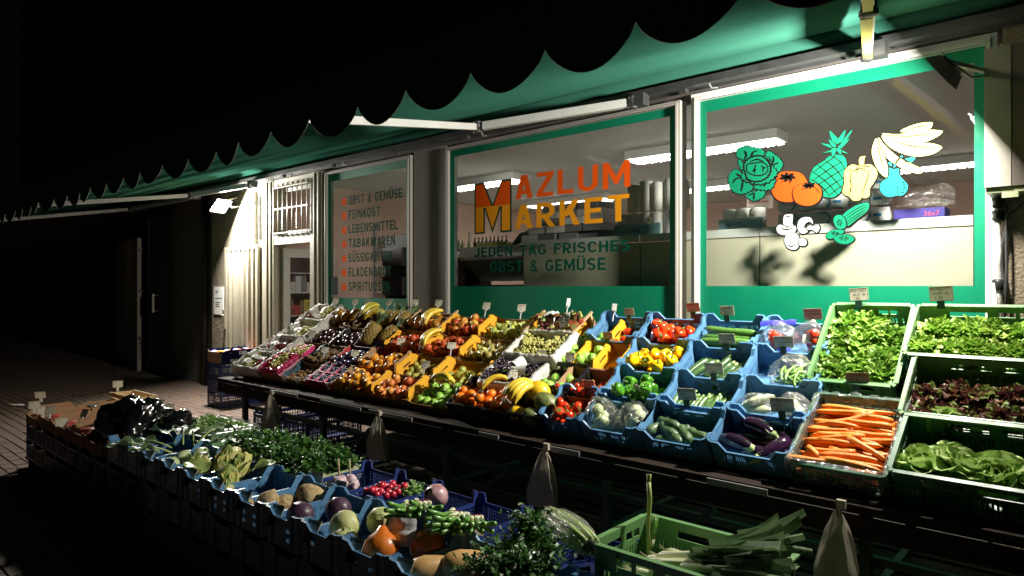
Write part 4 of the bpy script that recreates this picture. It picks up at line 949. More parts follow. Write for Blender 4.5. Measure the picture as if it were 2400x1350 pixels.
def tray(w, d, h, hs, mo, mi, tabs=True):
    """cardboard tray: ends h high, sides hs high with cut-down middle and tabs; > printed side panels"""
    key = (round(w,3), d, h, hs, mo.name, mi.name, tabs)
    if key in _tr: return _tr[key]
    t = .005; b = MB()
    b.box(-w/2, w/2, -d/2, d/2, 0, .004, 0)
    for y in (-d/2, d/2-t): b.panel((-w/2+t, y, 0), (1,0,0), (0,1,0), w-2*t, lambda x: h+(.022 if min(x, w-2*t-x) < .05 else 0), t, [.05,.06,w-2*t-.06,w-2*t-.05], [.004], None, 1)
    root = b.mesh('cardboard_tray', [mo, mi])
    sides = []
    for s_ in (-1, 1):
        b = MB(); x0 = s_*w/2 - (t if s_ > 0 else 0)
        def top(x): a = min(x, d-x)/d; return hs if a > .16 else (h+.012 if a < .03 else h+.012+(hs-h-.012)*(a-.03)/.13)
        b.panel((x0, -d/2, 0), (0,1,0), (1,0,0), d, top, t, [d*.03, d*.16, d*.36, d*.39, d*.61, d*.64, d*.84, d*.97], [.004,.062,.078], lambda x, z: d*.36 < x < d*.64 and .062 < z < .078)
        if tabs:
            for a in (.24, .76): b.box(x0-.001, x0+t+.001, -d/2+d*a-.014, -d/2+d*a+.014, hs-.001, hs+.008)
        sides.append(('printed_side', b.mesh('printed_side', mo)))
    _tr[key] = ('cardboard_tray', root, sides); return _tr[key]
_wc = {}
def wcrate(w, d, h):
    key = (round(w,3), d, h)
    if key in _wc: return _wc[key]
    b = MB(); b.box(-w/2, w/2, -d/2, d/2, 0, .005)
    parts = []
    for s_ in (-1, 1):
        bb = MB(); y = s_*(d/2-.004)
        bb.box(-w/2, w/2, y-.003, y+.003, .006, h*.42); parts.append(('slat', bb.mesh('slat', wood)))
        bb = MB(); bb.box(-w/2, w/2, y-.003, y+.003, h*.5, h*.86); parts.append(('slat', bb.mesh('slat', wood)))
        bb = MB(); x = s_*(w/2-.005); bb.box(x-.005, x+.005, -d/2+.008, d/2-.008, .006, h*.55); parts.append(('end_board', bb.mesh('end_board', wood)))
        bb = MB(); bb.box(x-.009, x+.009, -d/2-.002, d/2+.002, h*1.16, h*1.28); parts.append(('top_rail', bb.mesh('top_rail', wood)))
    for sx in (-1,1):
        for sy in (-1,1):
            bb = MB(); x, y = sx*(w/2-.016), sy*(d/2-.016); bb.box(x-.01, x+.01, y-.01, y+.01, .006, h*1.158); parts.append(('corner_post', bb.mesh('corner_post', wood)))
    _wc[key] = ('wooden_crate', b.mesh('wooden_crate', wood), parts); return _wc[key]
def liner(w, d, h, mat=paper, drop=.05, name='liner', over=.03, seed=0):
    """crumpled sheet lining a crate and folded out over its rim"""
    b = MB(); nu, nv = 34, 12; off = seed*13.7
    def f(p, q):
        a = p*2*math.pi; cx, cy = math.cos(a), math.sin(a)
        k = 1/max(abs(cx), abs(cy)); sx, sy = cx*k, cy*k
        if q < .45: t = q/.45; r = .90; z = .02 + (h-.02)*t
        elif q < .6: t = (q-.45)/.15; r = .90+.16*t; z = h+.014*math.sin(t*3.14)
        else: t = (q-.6)/.4; r = 1.06+over*.8; z = h-drop*t
        n_ = noise.noise(Vector((sx*5+off, sy*5, q*5))); n2 = noise.noise(Vector((sx*14+off, sy*14, q*9)))
        return (sx*w/2*(r+.05*n_+.03*n2), sy*d/2*(r+.06*n_+.03*n2), z+.018*n_+.010*n2)
    b.grid(f, nu*3, nv); 
    b.grid(lambda p, q: ((p-.5)*w*.92, (q-.5)*d*.92, .02+.02*noise.noise(Vector((p*6+off, q*6, 2)))), 14, 10)
    return b.mesh(name, mat)

# ================================================================= fruit and vegetables
def ball(r, prof, seg=14, lobe=None): b = MB(); b.lathe([(r*p, r*z) for p, z in prof], seg, 0, lobe); return b
APP = [(.02,-.78),(.25,-.88),(.55,-.86),(.85,-.55),(.98,-.1),(1,.2),(.93,.55),(.72,.82),(.45,.92),(.22,.86),(.06,.68)]
ORA = [(.03,-.93),(.35,-.88),(.7,-.66),(.93,-.32),(1,.02),(.93,.38),(.7,.70),(.4,.88),(.15,.91),(.03,.87)]
SPH = [(.05,-1),(.4,-.92),(.75,-.66),(.95,-.3),(1,0),(.95,.3),(.75,.66),(.4,.92),(.05,1)]
TOM = [(.03,-.72),(.4,-.74),(.8,-.5),(1,-.05),(.95,.38),(.7,.66),(.38,.74),(.15,.66),(.03,.6)]
PEA = [(.05,-.95),(.4,-.92),(.8,-.62),(.98,-.15),(.92,.25),(.68,.62),(.45,.95),(.34,1.2),(.2,1.36),(.04,1.38)]
def stemm(r, l, mat, z, name='stem'): b = MB(); b.tube([(0,0,z),(r*.5,0,z+l*.6),(r*1.5,0,z+l)], [r*1.3,r,r*1.1], 5); return (name, b.mesh(name, mat))
def calyx(r, z, n, mat, w=.35, lift=.08):
    b = MB()
    for k in range(n):
        a = 2*math.pi*k/n + .3; b.X = RZ(math.degrees(a)); b.add([(0,-r*w*.4,z),(r*.55,-r*w*.6,z+r*lift),(r,0,z-r*.05),(r*.55,r*w*.6,z+r*lift),(0,r*w*.4,z)], [(0,1,2,3,4)])
    b.X = I4; b.tube([(0,0,z-r*.02),(0,0,z+r*.35)], [r*.12,r*.09], 5); return ('calyx', b.mesh('calyx', mat))
stG = M('stem_green', (.10,.22,.04), .6); stB = M('stem_brown', (.12,.08,.04), .8); stP = M('stem_pale_green', (.32,.42,.14), .5)
def sk(name, c, c2, ns=30, rough=.43, var=.2, hue=.55, coat=.07, **k): return M(name, c, rough, c2, ns, 1, var, hue, coat=coat, **k)
P = {}
P['red_apple'] = ('apple', ball(.040, APP).mesh('apple', sk('skin_apple_red', (.36,.012,.010), (.55,.13,.03), 22)), [stemm(.0022, .020, stB, .028)])
P['bicolour_apple'] = ('apple', ball(.039, APP).mesh('apple', sk('skin_apple_mixed', (.50,.04,.015), (.62,.42,.06), 16, hue=.9)), [stemm(.0022, .020, stB, .028)])
P['green_apple'] = ('apple', ball(.045, APP).mesh('apple', sk('skin_apple_green', (.22,.46,.05), (.32,.52,.09), 14, hue=.2)), [stemm(.0022, .020, stB, .030)])
P['persimmon'] = ('persimmon', ball(.043, TOM, 14, lambda r, z, a: (r*(1+.03*math.cos(4*a)), .12*r)).mesh('persimmon', sk('skin_persimmon', (.84,.27,.012), (.78,.42,.03), 10)), [calyx(.026, .036, 4, MATS['stem_brown'], .7)])
P['orange'] = ('orange', ball(.040, ORA).mesh('orange', sk('skin_orange', (.80,.17,.008), (.75,.21,.015), 40, .36, bump=.3, bs=220)), [stemm(.003, .004, stG, .034, 'button')])
P['peach'] = ('peach', ball(.037, ORA).mesh('peach', sk('skin_peach', (.55,.06,.03), (.75,.34,.07), 18, .4, hue=.8, coat=.1)), [])
P['pear'] = ('pear', ball(.036, PEA).mesh('pear', sk('skin_pear', (.42,.40,.07), (.34,.27,.06), 18, .35, hue=.6)), [stemm(.0022, .022, stB, .046)])
P['brown_pear'] = ('pear', ball(.036, PEA).mesh('pear', sk('skin_pear_brown', (.32,.22,.07), (.38,.38,.09), 18, .4, hue=.9)), [stemm(.0022, .022, stB, .046)])
P['green_pear'] = ('pear', ball(.037, PEA).mesh('pear', sk('skin_pear_green', (.42,.50,.10), (.50,.47,.11), 14, .35, hue=.5)), [stemm(.0022, .022, stB, .047)])
P['plum'] = ('plum', ball(.027, [(p, z*1.12) for p, z in SPH], 12).mesh('plum', sk('skin_plum', (.025,.018,.06), (.10,.09,.17), 20, .3)), [])
P['passion_fruit'] = ('passion_fruit', ball(.031, SPH, 12).mesh('passion_fruit', sk('skin_passion', (.09,.035,.05), (.17,.09,.09), 20, .3)), [])
P['mango'] = ('mango', ball(.048, [(p*.85, z*1.25) for p, z in SPH], 12).mesh('mango', sk('skin_mango', (.50,.18,.02), (.28,.20,.03), 10, .35, hue=.8)), [])
P['kiwi'] = ('kiwi', ball(.027, [(p, z*1.25) for p, z in SPH], 10).mesh('kiwi', sk('skin_kiwi', (.17,.10,.04), (.22,.14,.06), 40, .9, coat=0)), [])
P['coconut'] = ('coconut', ball(.055, SPH, 12).mesh('coconut', sk('skin_coconut', (.16,.09,.045), (.26,.17,.09), 40, .95, coat=0, bump=1.2, bs=90)), [])
P['chestnut'] = ('walnut', ball(.019, SPH, 8).mesh('walnut', sk('skin_walnut', (.38,.22,.09), (.28,.15,.06), 60, .7, coat=0, bump=1, bs=120)), [])
P['tomato'] = ('tomato', ball(.034, TOM).mesh('tomato', sk('skin_tomato', (.60,.014,.006), (.66,.06,.01), 12, .15, coat=.25)), [calyx(.022, .024, 5, stG)])
P['cherry_tomato'] = ('cherry_tomato', ball(.0165, SPH, 10).mesh('cherry_tomato', sk('skin_cherry_tomato', (.62,.02,.008), (.66,.07,.01), 12, .14, coat=.6)), [calyx(.010, .016, 5, stG)])
lob = lambda r, z, a: (r*(1+.09*math.cos(4*a+.5)), -.10*r*math.cos(4*a+.5) if z > .02 else 0)
PEP = [(.1,-1.05),(.45,-1.12),(.75,-.9),(.88,-.4),(.98,.1),(1,.5),(.88,.85),(.6,.98),(.32,.85),(.1,.72)]
for nm, c, c2 in (('red', (.62,.012,.006), (.68,.07,.006)), ('yellow', (.80,.46,.006), (.80,.36,.006)), ('green', (.045,.19,.016), (.08,.26,.02))):
    b = MB(); b.lathe([(.038*p, .038*z) for p, z in PEP], 18, 0, lob)
    bb = MB(); bb.tube([(0,0,.024),(0,0,.036),(.003,0,.046),(.008,0,.056)], [.010,.005,.0045,.006], 6)
    P[nm+'_pepper'] = ('bell_pepper', b.mesh('bell_pepper', sk('skin_pepper_'+nm, c, c2, 9, .14, coat=.3)), [('stem', bb.mesh('stem', stG))])
def longv(name, L, r, bend, mat, ends=(.25,.45), seg=10, n=11, lumpy=0.0, taper=0.0, flatf=None):
    b = MB(); pts = []; rr = []
    for i in range(n):
        t = i/(n-1); x = (t-.5)*L; pts.append((x, bend*L*(1-(2*t-1)**2), lumpy*.3*r*math.sin(t*7)))
        e = min(1, math.sqrt(max(0, 1-((abs(2*t-1)-.72)/.28)**2)) if abs(2*t-1) > .72 else 1); e = max(e, ends[0] if t < .5 else ends[1])
        rr.append(r*e*(1-taper*t)*(1+lumpy*.12*math.sin(t*11)))
    b.tube(pts, rr, seg, 0, True, flatf); return b.mesh(name, mat)
cuM = M('skin_cucumber', (.045,.13,.022), .38, (.09,.20,.035), 60, 1, .2, .4, bump=.9, bs=70, coat=.2)
czM = M('skin_zucchini', (.022,.065,.016), .35, (.05,.11,.03), 110, .7, .2, .4, coat=.25); gkM = M('skin_gherkin', (.035,.075,.025), .42, (.06,.11,.04), 40, 1, .2, .5, bump=1.2, bs=110, coat=.15)
P['cucumber'] = ('cucumber', longv('cucumber', .36, .023, .03, cuM, lumpy=.2, flatf=lambda t, a: 1+.04*math.cos(7*a)), [])
P['zucchini'] = ('zucchini', longv('zucchini', .23, .024, .05, czM, (.6,.35), taper=.12), [('stem', longv('stem', .025, .010, 0, stP, (.9,.9), 6, 4), T(-.122,-.008,0))])
P['small_zucchini'] = ('small_zucchini', longv('small_zucchini', .15, .017, .06, M('skin_small_zucchini', (.04,.12,.022), .35, (.15,.26,.07), 90, .8, .2, .5, coat=.25), (.6,.3), taper=.1), [('stem', longv('stem', .02, .007, 0, stP, (.9,.9), 6, 4), T(-.08,-.006,0))])
P['gherkin'] = ('gherkin_cucumber', longv('gherkin_cucumber', .17, .027, .09, gkM, (.4,.4), lumpy=.9), [])
b = MB(); b.tube([(-.11,0,0),(-.09,.006,0),(-.05,.012,0),(0,.014,0),(.05,.008,0),(.085,0,0),(.105,-.006,0)], [.012,.030,.042,.044,.038,.028,.020], 14)
bb = MB(); bb.tube([(.092,-.003,0),(.108,-.007,0),(.125,-.012,0),(.15,-.012,.004)], [.029,.020,.008,.006], 8)
bc = MB()
for k in range(5):
    a = k*1.257; c_, s_ = math.cos(a), math.sin(a); bc.add([(.106,-.006+.016*c_,.016*s_),(.085,.030*math.cos(a-.3),.030*math.sin(a-.3)),(.058,.037*c_,.037*s_),(.085,.030*math.cos(a+.3),.030*math.sin(a+.3))], [(0,1,2,3)])
P['aubergine'] = ('aubergine', b.mesh('aubergine', sk('skin_aubergine', (.018,.006,.022), (.035,.008,.032), 6, .1, coat=.4)), [('stem', bb.mesh('stem', stP)), ('calyx', bc.mesh('calyx', stP))])
caM = M('skin_carrot', (.78,.20,.012), .5, (.70,.25,.03), 45, 1, .16, .5, bump=.8, bs=60, coat=.1)
P['carrot'] = ('carrot', longv('carrot', .21, .018, .03, caM, (.85,.2), 9, 9, .25, .45), [])
P['long_carrot'] = ('carrot', longv('carrot', .25, .0185, -.05, caM, (.8,.15), 9, 10, .35, .42), [])
P['green_bean'] = ('green_bean', longv('green_bean', .15, .0078, .12, M('skin_bean', (.20,.40,.06), .4, (.22,.40,.08), 20, 1, .2, coat=.2), (.3,.3), 6, 7), [])
P['yellow_melon'] = ('yellow_melon', ball(.074, [(p*.92, z*1.12) for p, z in SPH], 16, lambda r, z, a: (r*(1+.012*math.cos(10*a)), 0)).mesh('yellow_melon', sk('skin_melon_yellow', (.78,.50,.012), (.74,.44,.02), 18, .4, coat=.15, bump=.8, bs=30)), [])
P['green_melon'] = ('green_melon', ball(.075, [(p*.9, z*1.2) for p, z in SPH], 18, lambda r, z, a: (r*(1+.014*math.cos(10*a)), 0)).mesh('green_melon', sk('skin_melon_green', (.055,.085,.02), (.20,.22,.06), 26, .45, coat=.1, bump=1, bs=40)), [])
# banana hands
banM = [M('skin_banana', (.78,.52,.035), .42, (.66,.50,.05), 9, 1, .1, .5, coat=.1), M('skin_banana_green', (.56,.52,.06), .42, (.68,.52,.05), 7, 1, .1, .5, coat=.1)]
def banana(L, r, mat):
    b = MB(); n = 13; pts = []; rr = []
    for i in range(n):
        t = i/(n-1); a = (t-.5)*1.75; pts.append((math.sin(a)*L*.60, 0, math.cos(a)*L*.60-L*.36)); rr.append(r*(.32 if t < .04 else .36 if t < .10 else (.75 if t < .17 else (1 if t < .82 else (.78 if t < .92 else (.42 if t < .97 else .22))))))
    b.tube(pts, rr, 10, 0, True, lambda t, a: 1+.07*math.cos(5*a)); return b.mesh('banana', mat)
bnm = [banana(.19, .0185, m) for m in banM]
tipm = MB().tube([(.085,0,.02),(.091,0,.012)], [.005,.004], 6).mesh('tip', stB)
def banana_hand(n, k=0, spread=9):
    ch = []
    for i in range(n):
        a = (i-(n-1)/2)
        ch.append(('banana', bnm[k], T(0, a*.026, -.004*a*a) @ RX(a*spread) @ RY(a*2) ))
    b = MB(); b.tube([(-.098,-.02*n/3,-.012),(-.098,0,.0),(-.098,.02*n/3,-.012)], [.009,.014,.009], 6)
    b.tube([(-.10,0,0),(-.118,0,-.008)], [.012,.008], 6)
    return ('banana_bunch', None, ch + [('stalk', b.mesh('stalk', stB))])
P['banana5'] = banana_hand(5); P['banana4'] = banana_hand(4, 0, 12); P['banana5g'] = banana_hand(5, 1); P['banana2'] = banana_hand(2); P['banana3'] = banana_hand(3, 0, 14)
# pineapple
b = MB(); n = 14
b.lathe([(.02,-.10),(.045,-.092),(.062,-.06),(.066,0),(.060,.055),(.042,.088),(.02,.095)], 16)
for j in range(9):
    for i in range(12):
        z = -.082+j*.0195; a = 2*math.pi*(i+(j % 2)*.5)/12; r = .066*math.sqrt(max(.05, 1-(z/.108)**2)); c_, s_ = math.cos(a), math.sin(a)
        b.X = T(r*c_, r*s_, z) @ RZ(math.degrees(a)); b.add([(0,-.014,0),(0,0,-.010),(0,.014,0),(0,0,.010),(.007,0,.002)], [(0,1,4),(1,2,4),(2,3,4),(3,0,4)])
b.X = I4; bb = MB()
for k in range(26):
    a = k*2.4; t = k/26; l = .17-.07*t; bend = .085*(1-t)+.01; c_, s_ = math.cos(a), math.sin(a)
    bb.X = RZ(math.degrees(a)); w_ = .012
    bb.grid(lambda p, q: (.012+bend*p**1.6, (q-.5)*2*w_*(1-p)**.7, .085+.03*t+l*p*(1-.25*p)+.003*abs(q-.5)), 6, 2)
P['pineapple'] = ('pineapple', b.mesh('pineapple', sk('skin_pineapple', (.36,.20,.04), (.17,.14,.035), 60, .6, coat=0)), [('crown', bb.mesh('crown', M('leaf_pineapple', (.10,.18,.07), .5, (.16,.24,.10), 12, 1)))])
# roots, cabbages, pumpkins
P['celeriac'] = ('celeriac', ball(.062, [(p*(1+.12*math.sin(i*2.1)), z*.85) for i, (p, z) in enumerate(SPH)], 16, lambda r, z, a: (r*(1+.07*math.sin(3*a+z*40)), 0)).mesh('celeriac', sk('skin_celeriac', (.60,.46,.24), (.22,.13,.05), 30, .85, coat=0, bump=2.5, bs=45)), [])
def cabbage(name, r, mats, n=9, vein=True, el=1.0):
    root = MB(); root.lathe([(r*.86*p, r*.86*z*el) for p, z in SPH], 14); ch = []
    for k in range(n):
        b = MB(); a0 = k*2.399; tl = -.5+.9*(k/n); wd = 1.15
        def f(p, q):
            th = (q-.5)*wd*2 ; ph = -1.1+p*2.2; rr_ = r*(.93+.012*k+.10*max(0,p-.72)*3*(.6+.4*math.sin(q*13+k))+.018*math.sin(q*19+k)*p+.03*noise.noise(Vector((p*5,q*7,k))))
            return (rr_*math.cos(ph)*math.cos(th), rr_*math.cos(ph)*math.sin(th), rr_*math.sin(ph)*el)
        b.X = RZ(math.degrees(a0)) @ RY(math.degrees(-tl*.8)); b.grid(f, 8, 8); 
        ch.append(('outer_leaf', b.mesh('outer_leaf', mats[k % len(mats)])))
    return (name, root.mesh(name, mats[0]), ch)
P['white_cabbage'] = cabbage('white_cabbage', .072, [M('leaf_cabbage_white', (.52,.55,.22), .45, (.60,.60,.30), 14, 1, coat=.15, bump=1, bs=26), M('leaf_cabbage_white2', (.44,.52,.18), .45, (.56,.58,.28), 14, 1, coat=.15, bump=1, bs=26)])
P['red_cabbage'] = cabbage('red_cabbage', .070, [M('leaf_cabbage_red', (.035,.010,.030), .45, (.085,.045,.08), 30, .8, coat=.1, bump=1.2, bs=30)])
rdv = M('leaf_radicchio', (.20,.012,.045), .4, (.62,.45,.45), 26, .55, coat=.15)
P['radicchio'] = cabbage('radicchio', .058, [rdv], 8)
P['lettuce_core'] = cabbage('iceberg', .06, [M('leaf_iceberg', (.32,.46,.13), .4, (.45,.55,.22), 12, 1, trans=.15)], 7)
def pumpkin(r, nl=0, pt=.25):
    b = MB(); b.lathe([(.02*r,-.85*r),(.4*r,-.86*r),(.8*r,-.6*r),(1*r,-.1*r),(.95*r,.3*r),(.7*r,.68*r),(.4*r,.9*r),(.2*r,(.95+pt)*r),(.06*r,(1.0+pt)*r)], 24, 0, (lambda q, z, a: (q*(1+.03*math.cos(nl*a)), 0)) if nl else None)
    return b
P['pumpkin'] = ('pumpkin', pumpkin(.078, 10).mesh('pumpkin', sk('skin_pumpkin', (.66,.13,.008), (.60,.17,.02), 16, .35, coat=.2)), [('stem', MB().tube([(0,0,.09),(.002,0,.105),(.008,0,.122)], [.011,.008,.010], 7).mesh('stem', M('stem_cork', (.42,.33,.18), .8)))])
P['round_pumpkin'] = ('pumpkin', pumpkin(.084, 0, .03).mesh('pumpkin', MATS['skin_pumpkin']), [('stem', MB().tube([(0,0,.08),(.002,0,.092),(.008,0,.105)], [.012,.009,.010], 7).mesh('stem', MATS['stem_cork']))])
b = MB(); b.tube([(-.13,0,.0),(-.12,0,0),(-.09,.002,0),(-.05,.004,0),(0,.004,0),(.05,0,0),(.10,0,0),(.125,0,0),(.135,0,0)], [.012,.034,.050,.054,.046,.036,.033,.026,.014], 14)
P['butternut'] = ('butternut_squash', b.mesh('butternut_squash', sk('skin_butternut', (.62,.36,.13), (.55,.32,.12), 12, .45, coat=.1)), [('stem', MB().tube([(.133,0,0),(.145,0,0),(.155,.003,0)], [.010,.008,.010], 6).mesh('stem', MATS['stem_cork']))])
b = MB(); b.lathe([(.005,-.022),(.02,-.021),(.03,-.008),(.029,.006),(.016,.02),(.007,.032),(.006,.06),(.005,.062)], 14, 0, lambda r, z, a: (r*(1+.06*math.cos(8*a)), 0))
P['garlic'] = ('garlic_bulb', b.mesh('garlic_bulb', M('skin_garlic', (.62,.52,.52), .5, (.50,.30,.38), 25, .9)), [])
P['radish'] = ('radish', ball(.017, SPH, 10).mesh('radish', sk('skin_radish', (.45,.015,.045), (.55,.03,.06), 9, .25)), [])
P['onion_stick'] = ('horseradish_stick', longv('horseradish_stick', .26, .009, .04, M('skin_root', (.35,.24,.12), .8, (.25,.17,.09), 30), (.8,.2), 6, 8, .5, .6), [])
b = MB(); b.lathe([(.01,-.034),(.03,-.032),(.042,-.01),(.04,.012),(.026,.03),(.01,.034)], 12)
for k in range(6): a = k*1.05; b.tube([(.018*math.cos(a),.018*math.sin(a),.02),(.045*math.cos(a),.045*math.sin(a),.06),(.06*math.cos(a),.06*math.sin(a),.11)], [.005,.004,.003], 5)
b2 = MB(); b2.lathe([(.01,-.034),(.03,-.032),(.042,-.01),(.04,.012),(.026,.03),(.01,.034)], 12)
P['kohlrabi'] = ('kohlrabi', b.mesh('kohlrabi', M('skin_kohlrabi', (.50,.62,.30), .4, (.62,.68,.42), 10, coat=.2)), [])
P['plain_kohlrabi'] = ('kohlrabi', b2.mesh('kohlrabi', MATS['skin_kohlrabi']), [])
# grapes
def grapes(mat, n=60, L=.15, w=.05, r=.0088, seed=1):
    n = int(n*1.5)
    q = random.Random(seed); b = MB(); ico = []
    for k in range(n):
        t = q.random(); wd = w*(1-.6*t)*math.sqrt(q.random()); a = q.uniform(0, 6.28)
        c = Vector(((t-.5)*L, wd*math.cos(a), wd*.75*math.sin(a)))
        rr = r*q.uniform(.85, 1.12); b.X = T(*c) @ RX(q.uniform(0,180)) @ SC(rr, rr, rr*1.1)
        b.lathe([(.1,-.99),(.62,-.78),(.98,-.2),(.95,.35),(.6,.8),(.1,.99)], 8)
    me = b.mesh('berries', mat)
    s_ = MB(); s_.tube([(-L*.68,0,.012),(-L*.5,0,.0),(L*.2,0,0),(L*.45,0,0)], [.003,.003,.002,.001], 5)
    for k in range(7): x = -L*.45+k*L*.13; s_.tube([(x,0,0),(x+.01,w*.5*math.cos(k*2),w*.5*math.sin(k*2))], [.0015,.001], 4)
    return ('grape_bunch', None, [('berries', me, None, 'stuff'), ('stalk', s_.mesh('stalk', stP))])
gW = M('skin_grape_white', (.40,.42,.10), .25, (.50,.44,.14), 40, 1, .1, coat=.3, sss=.0); gR = M('skin_grape_red', (.16,.015,.03), .25, (.25,.04,.05), 40, 1, .1, coat=.3); gD = M('skin_grape_dark', (.03,.012,.03), .28, (.06,.03,.06), 40, 1, .1, coat=.25)
for k in range(2): P['white_grapes%d' % k] = grapes(gW, 60, seed=k+3); P['red_grapes%d' % k] = grapes(gR, 50, .13, .045, seed=k+9); P['dark_grapes%d' % k] = grapes(gD, 55, seed=k+20)
b = MB(); q_ = random.Random(5)
for _ in range(90): b.X = T(q_.uniform(-.055,.055), q_.uniform(-.04,.04), q_.uniform(0,.025)) @ SC(.0075); b.lathe([(.1,-.9),(.8,-.5),(1,0),(.8,.6),(.3,.8),(.05,.7)], 7)
blb = b.mesh('blueberries', M('skin_blueberry', (.03,.04,.10), .5, (.06,.08,.16), 40))

# ---- leaves
def leaf(b, X, L, Wd, curl=.5, ruf=.3, cup=.2, m=0, nu=4, nv=4, ph=0.0, stalk=.12):
    def f(p, q):
        w_ = Wd*(stalk + (1-stalk)*math.sin(math.pi*min(1, p**.75*.93))**.8) if p < .999 else Wd*.25
        s_ = (q-.5)*2; a = curl*p
        x = L*p*(1-.28*abs(curl)*p*p) ; z = L*.5*curl*p*p + cup*abs(s_)**1.5*w_ + ruf*w_*.35*math.sin(ph+p*9+s_*3)*abs(s_)
        return (x, s_*w_*.5*(1+.1*math.sin(p*17+ph)), z)
    b.X = X; b.grid(f, nu, nv, m); b.X = I4
def salad(name, mats, n, Rr, L, Wd, ruf, seed, flatz=.75, nu=4, nv=4, kind_='stuff'):
    q = random.Random(seed); b = MB()
    for k in range(n):
        t = (k+.5)/n; el = 8+78*t**.8; a = k*137.5+q.uniform(-20,20); l = L*(1-.35*t)*q.uniform(.8,1.15)
        leaf(b, RZ(a) @ T(Rr*.12, 0, .0) @ RY(-el) @ RX(q.uniform(-35,35)) , l, Wd*q.uniform(.75,1.25), q.uniform(-.9,.1)*.8, ruf, q.uniform(-.15,.35), q.randrange(len(mats)), nu, nv, q.uniform(0,6))
    return (name, None, [('leaves', b.mesh('leaves', mats), None, kind_)])
def LM(n, c, c2, tr=.3): return M(n, c, .42, c2, 26, 1, .12, trans=tr, coat=.12, bump=.6, bs=60)
endive = [LM('leaf_endive_a', (.19,.38,.035), (.30,.48,.08)), LM('leaf_endive_b', (.27,.45,.06), (.42,.55,.16)), LM('leaf_endive_c', (.10,.25,.025), (.18,.35,.05))]
oak = [LM('leaf_oak_a', (.24,.44,.04), (.34,.52,.08)), LM('leaf_oak_b', (.33,.50,.07), (.44,.56,.14)), LM('leaf_oak_c', (.13,.30,.03), (.22,.40,.05))]
lollo = [LM('leaf_lollo_a', (.075,.02,.022), (.15,.05,.03)), LM('leaf_lollo_b', (.12,.03,.025), (.20,.11,.04)), LM('leaf_lollo_c', (.17,.22,.05), (.26,.32,.09)), LM('leaf_lollo_d', (.06,.018,.022), (.11,.03,.03))]
for k in range(3):
    P['endive%d' % k] = salad('endive_lettuce', endive, 78, .11, .128, .052, 1.1, 40+k, nu=6)
    P['oak%d' % k] = salad('oak_leaf_lettuce', oak, 88, .11, .118, .042, 1.2, 50+k, nu=6)
    P['lollo%d' % k] = salad('red_lettuce', lollo, 74, .10, .112, .054, 1.2, 60+k, nu=6)
bh = [LM('leaf_butter_a', (.26,.44,.08), (.38,.52,.15), .25), LM('leaf_butter_b', (.36,.52,.14), (.50,.60,.25), .25)]
def butterhead(seed, Rr=.10, n=22, mats=bh):
    q = random.Random(seed); ch = []
    for k in range(n):
        t = (k+.5)/n; b = MB(); l = Rr*(1.25-.55*t)
        leaf(b, RZ(k*137.5) @ T(.012,0,0) @ RY(-(12+66*t)) @ RX(q.uniform(-18,18)), l, l*1.05, -.25-.3*(1-t)+.75*t, .45, .22, 0, 8, 8, q.uniform(0,6), .3)
        ch.append(('leaf', b.mesh('leaf', mats[k % 2])))
    return ('butterhead_lettuce', None, ch)
P['butter0'] = butterhead(1); P['butter1'] = butterhead(2, .085)
P['curly0'] = salad('curly_lettuce', [bh[0], bh[1], oak[1]], 70, .10, .10, .055, .9, 77)
def herb(name, mats, n, L, Wl, seed, spread=.5, H=.12, nst=26):
    q = random.Random(seed); b = MB(); s_ = MB()
    for k in range(nst):
        a = q.uniform(0, 6.28); tilt = q.uniform(0, spread); h = H*q.uniform(.7,1.1); top = Vector((math.cos(a)*tilt*h*1.3, math.sin(a)*tilt*h*1.3, h*math.cos(tilt)))
        s_.tube([(0+.01*math.cos(a),.01*math.sin(a),0), top*.5+Vector((0,0,.01)), top], [.0018,.0014,.001], 4)
        for j in range(n//nst):
            p = top*q.uniform(.55,1.05) + Vector((q.gauss(0,1), q.gauss(0,1), q.gauss(0,.7)))*L
            X = T(*p) @ RZ(q.uniform(0,360)) @ RY(q.uniform(-60,30)) @ RX(q.uniform(-40,40)); w = Wl*q.uniform(.7,1.3); b.X = X; m = q.randrange(len(mats))
            b.add([(0,0,0),(w*.5,-w*.5,.1*w),(w*.75,-w*.18,0),(w*1.2,-w*.28,-.1*w),(w*1.1,0,.12*w),(w*1.2,w*.28,-.1*w),(w*.75,w*.18,0),(w*.5,w*.5,.1*w)], [(0,1,2,4),(2,3,4),(0,4,6,7),(4,5,6)], m)
    return (name, None, [('leaves', b.mesh('leaves', mats), None, 'stuff'), ('stalks', s_.mesh('stalks', stG), None, 'stuff')])
hb = [LM('leaf_parsley_a', (.035,.11,.016), (.05,.14,.02), .2), LM('leaf_parsley_b', (.05,.15,.022), (.075,.19,.035), .2), LM('leaf_parsley_c', (.022,.07,.012), (.035,.10,.015), .2)]
hl = [LM('leaf_cress_a', (.14,.28,.05), (.20,.36,.09), .2), LM('leaf_cress_b', (.20,.36,.08), (.28,.42,.13), .2)]
for k in range(3): P['parsley%d' % k] = herb('parsley_bunch', hb, 300, .022, .024, 80+k, .75)
for k in range(2): P['cress%d' % k] = herb('herb_bunch', hl, 220, .018, .022, 90+k, .8, .08)
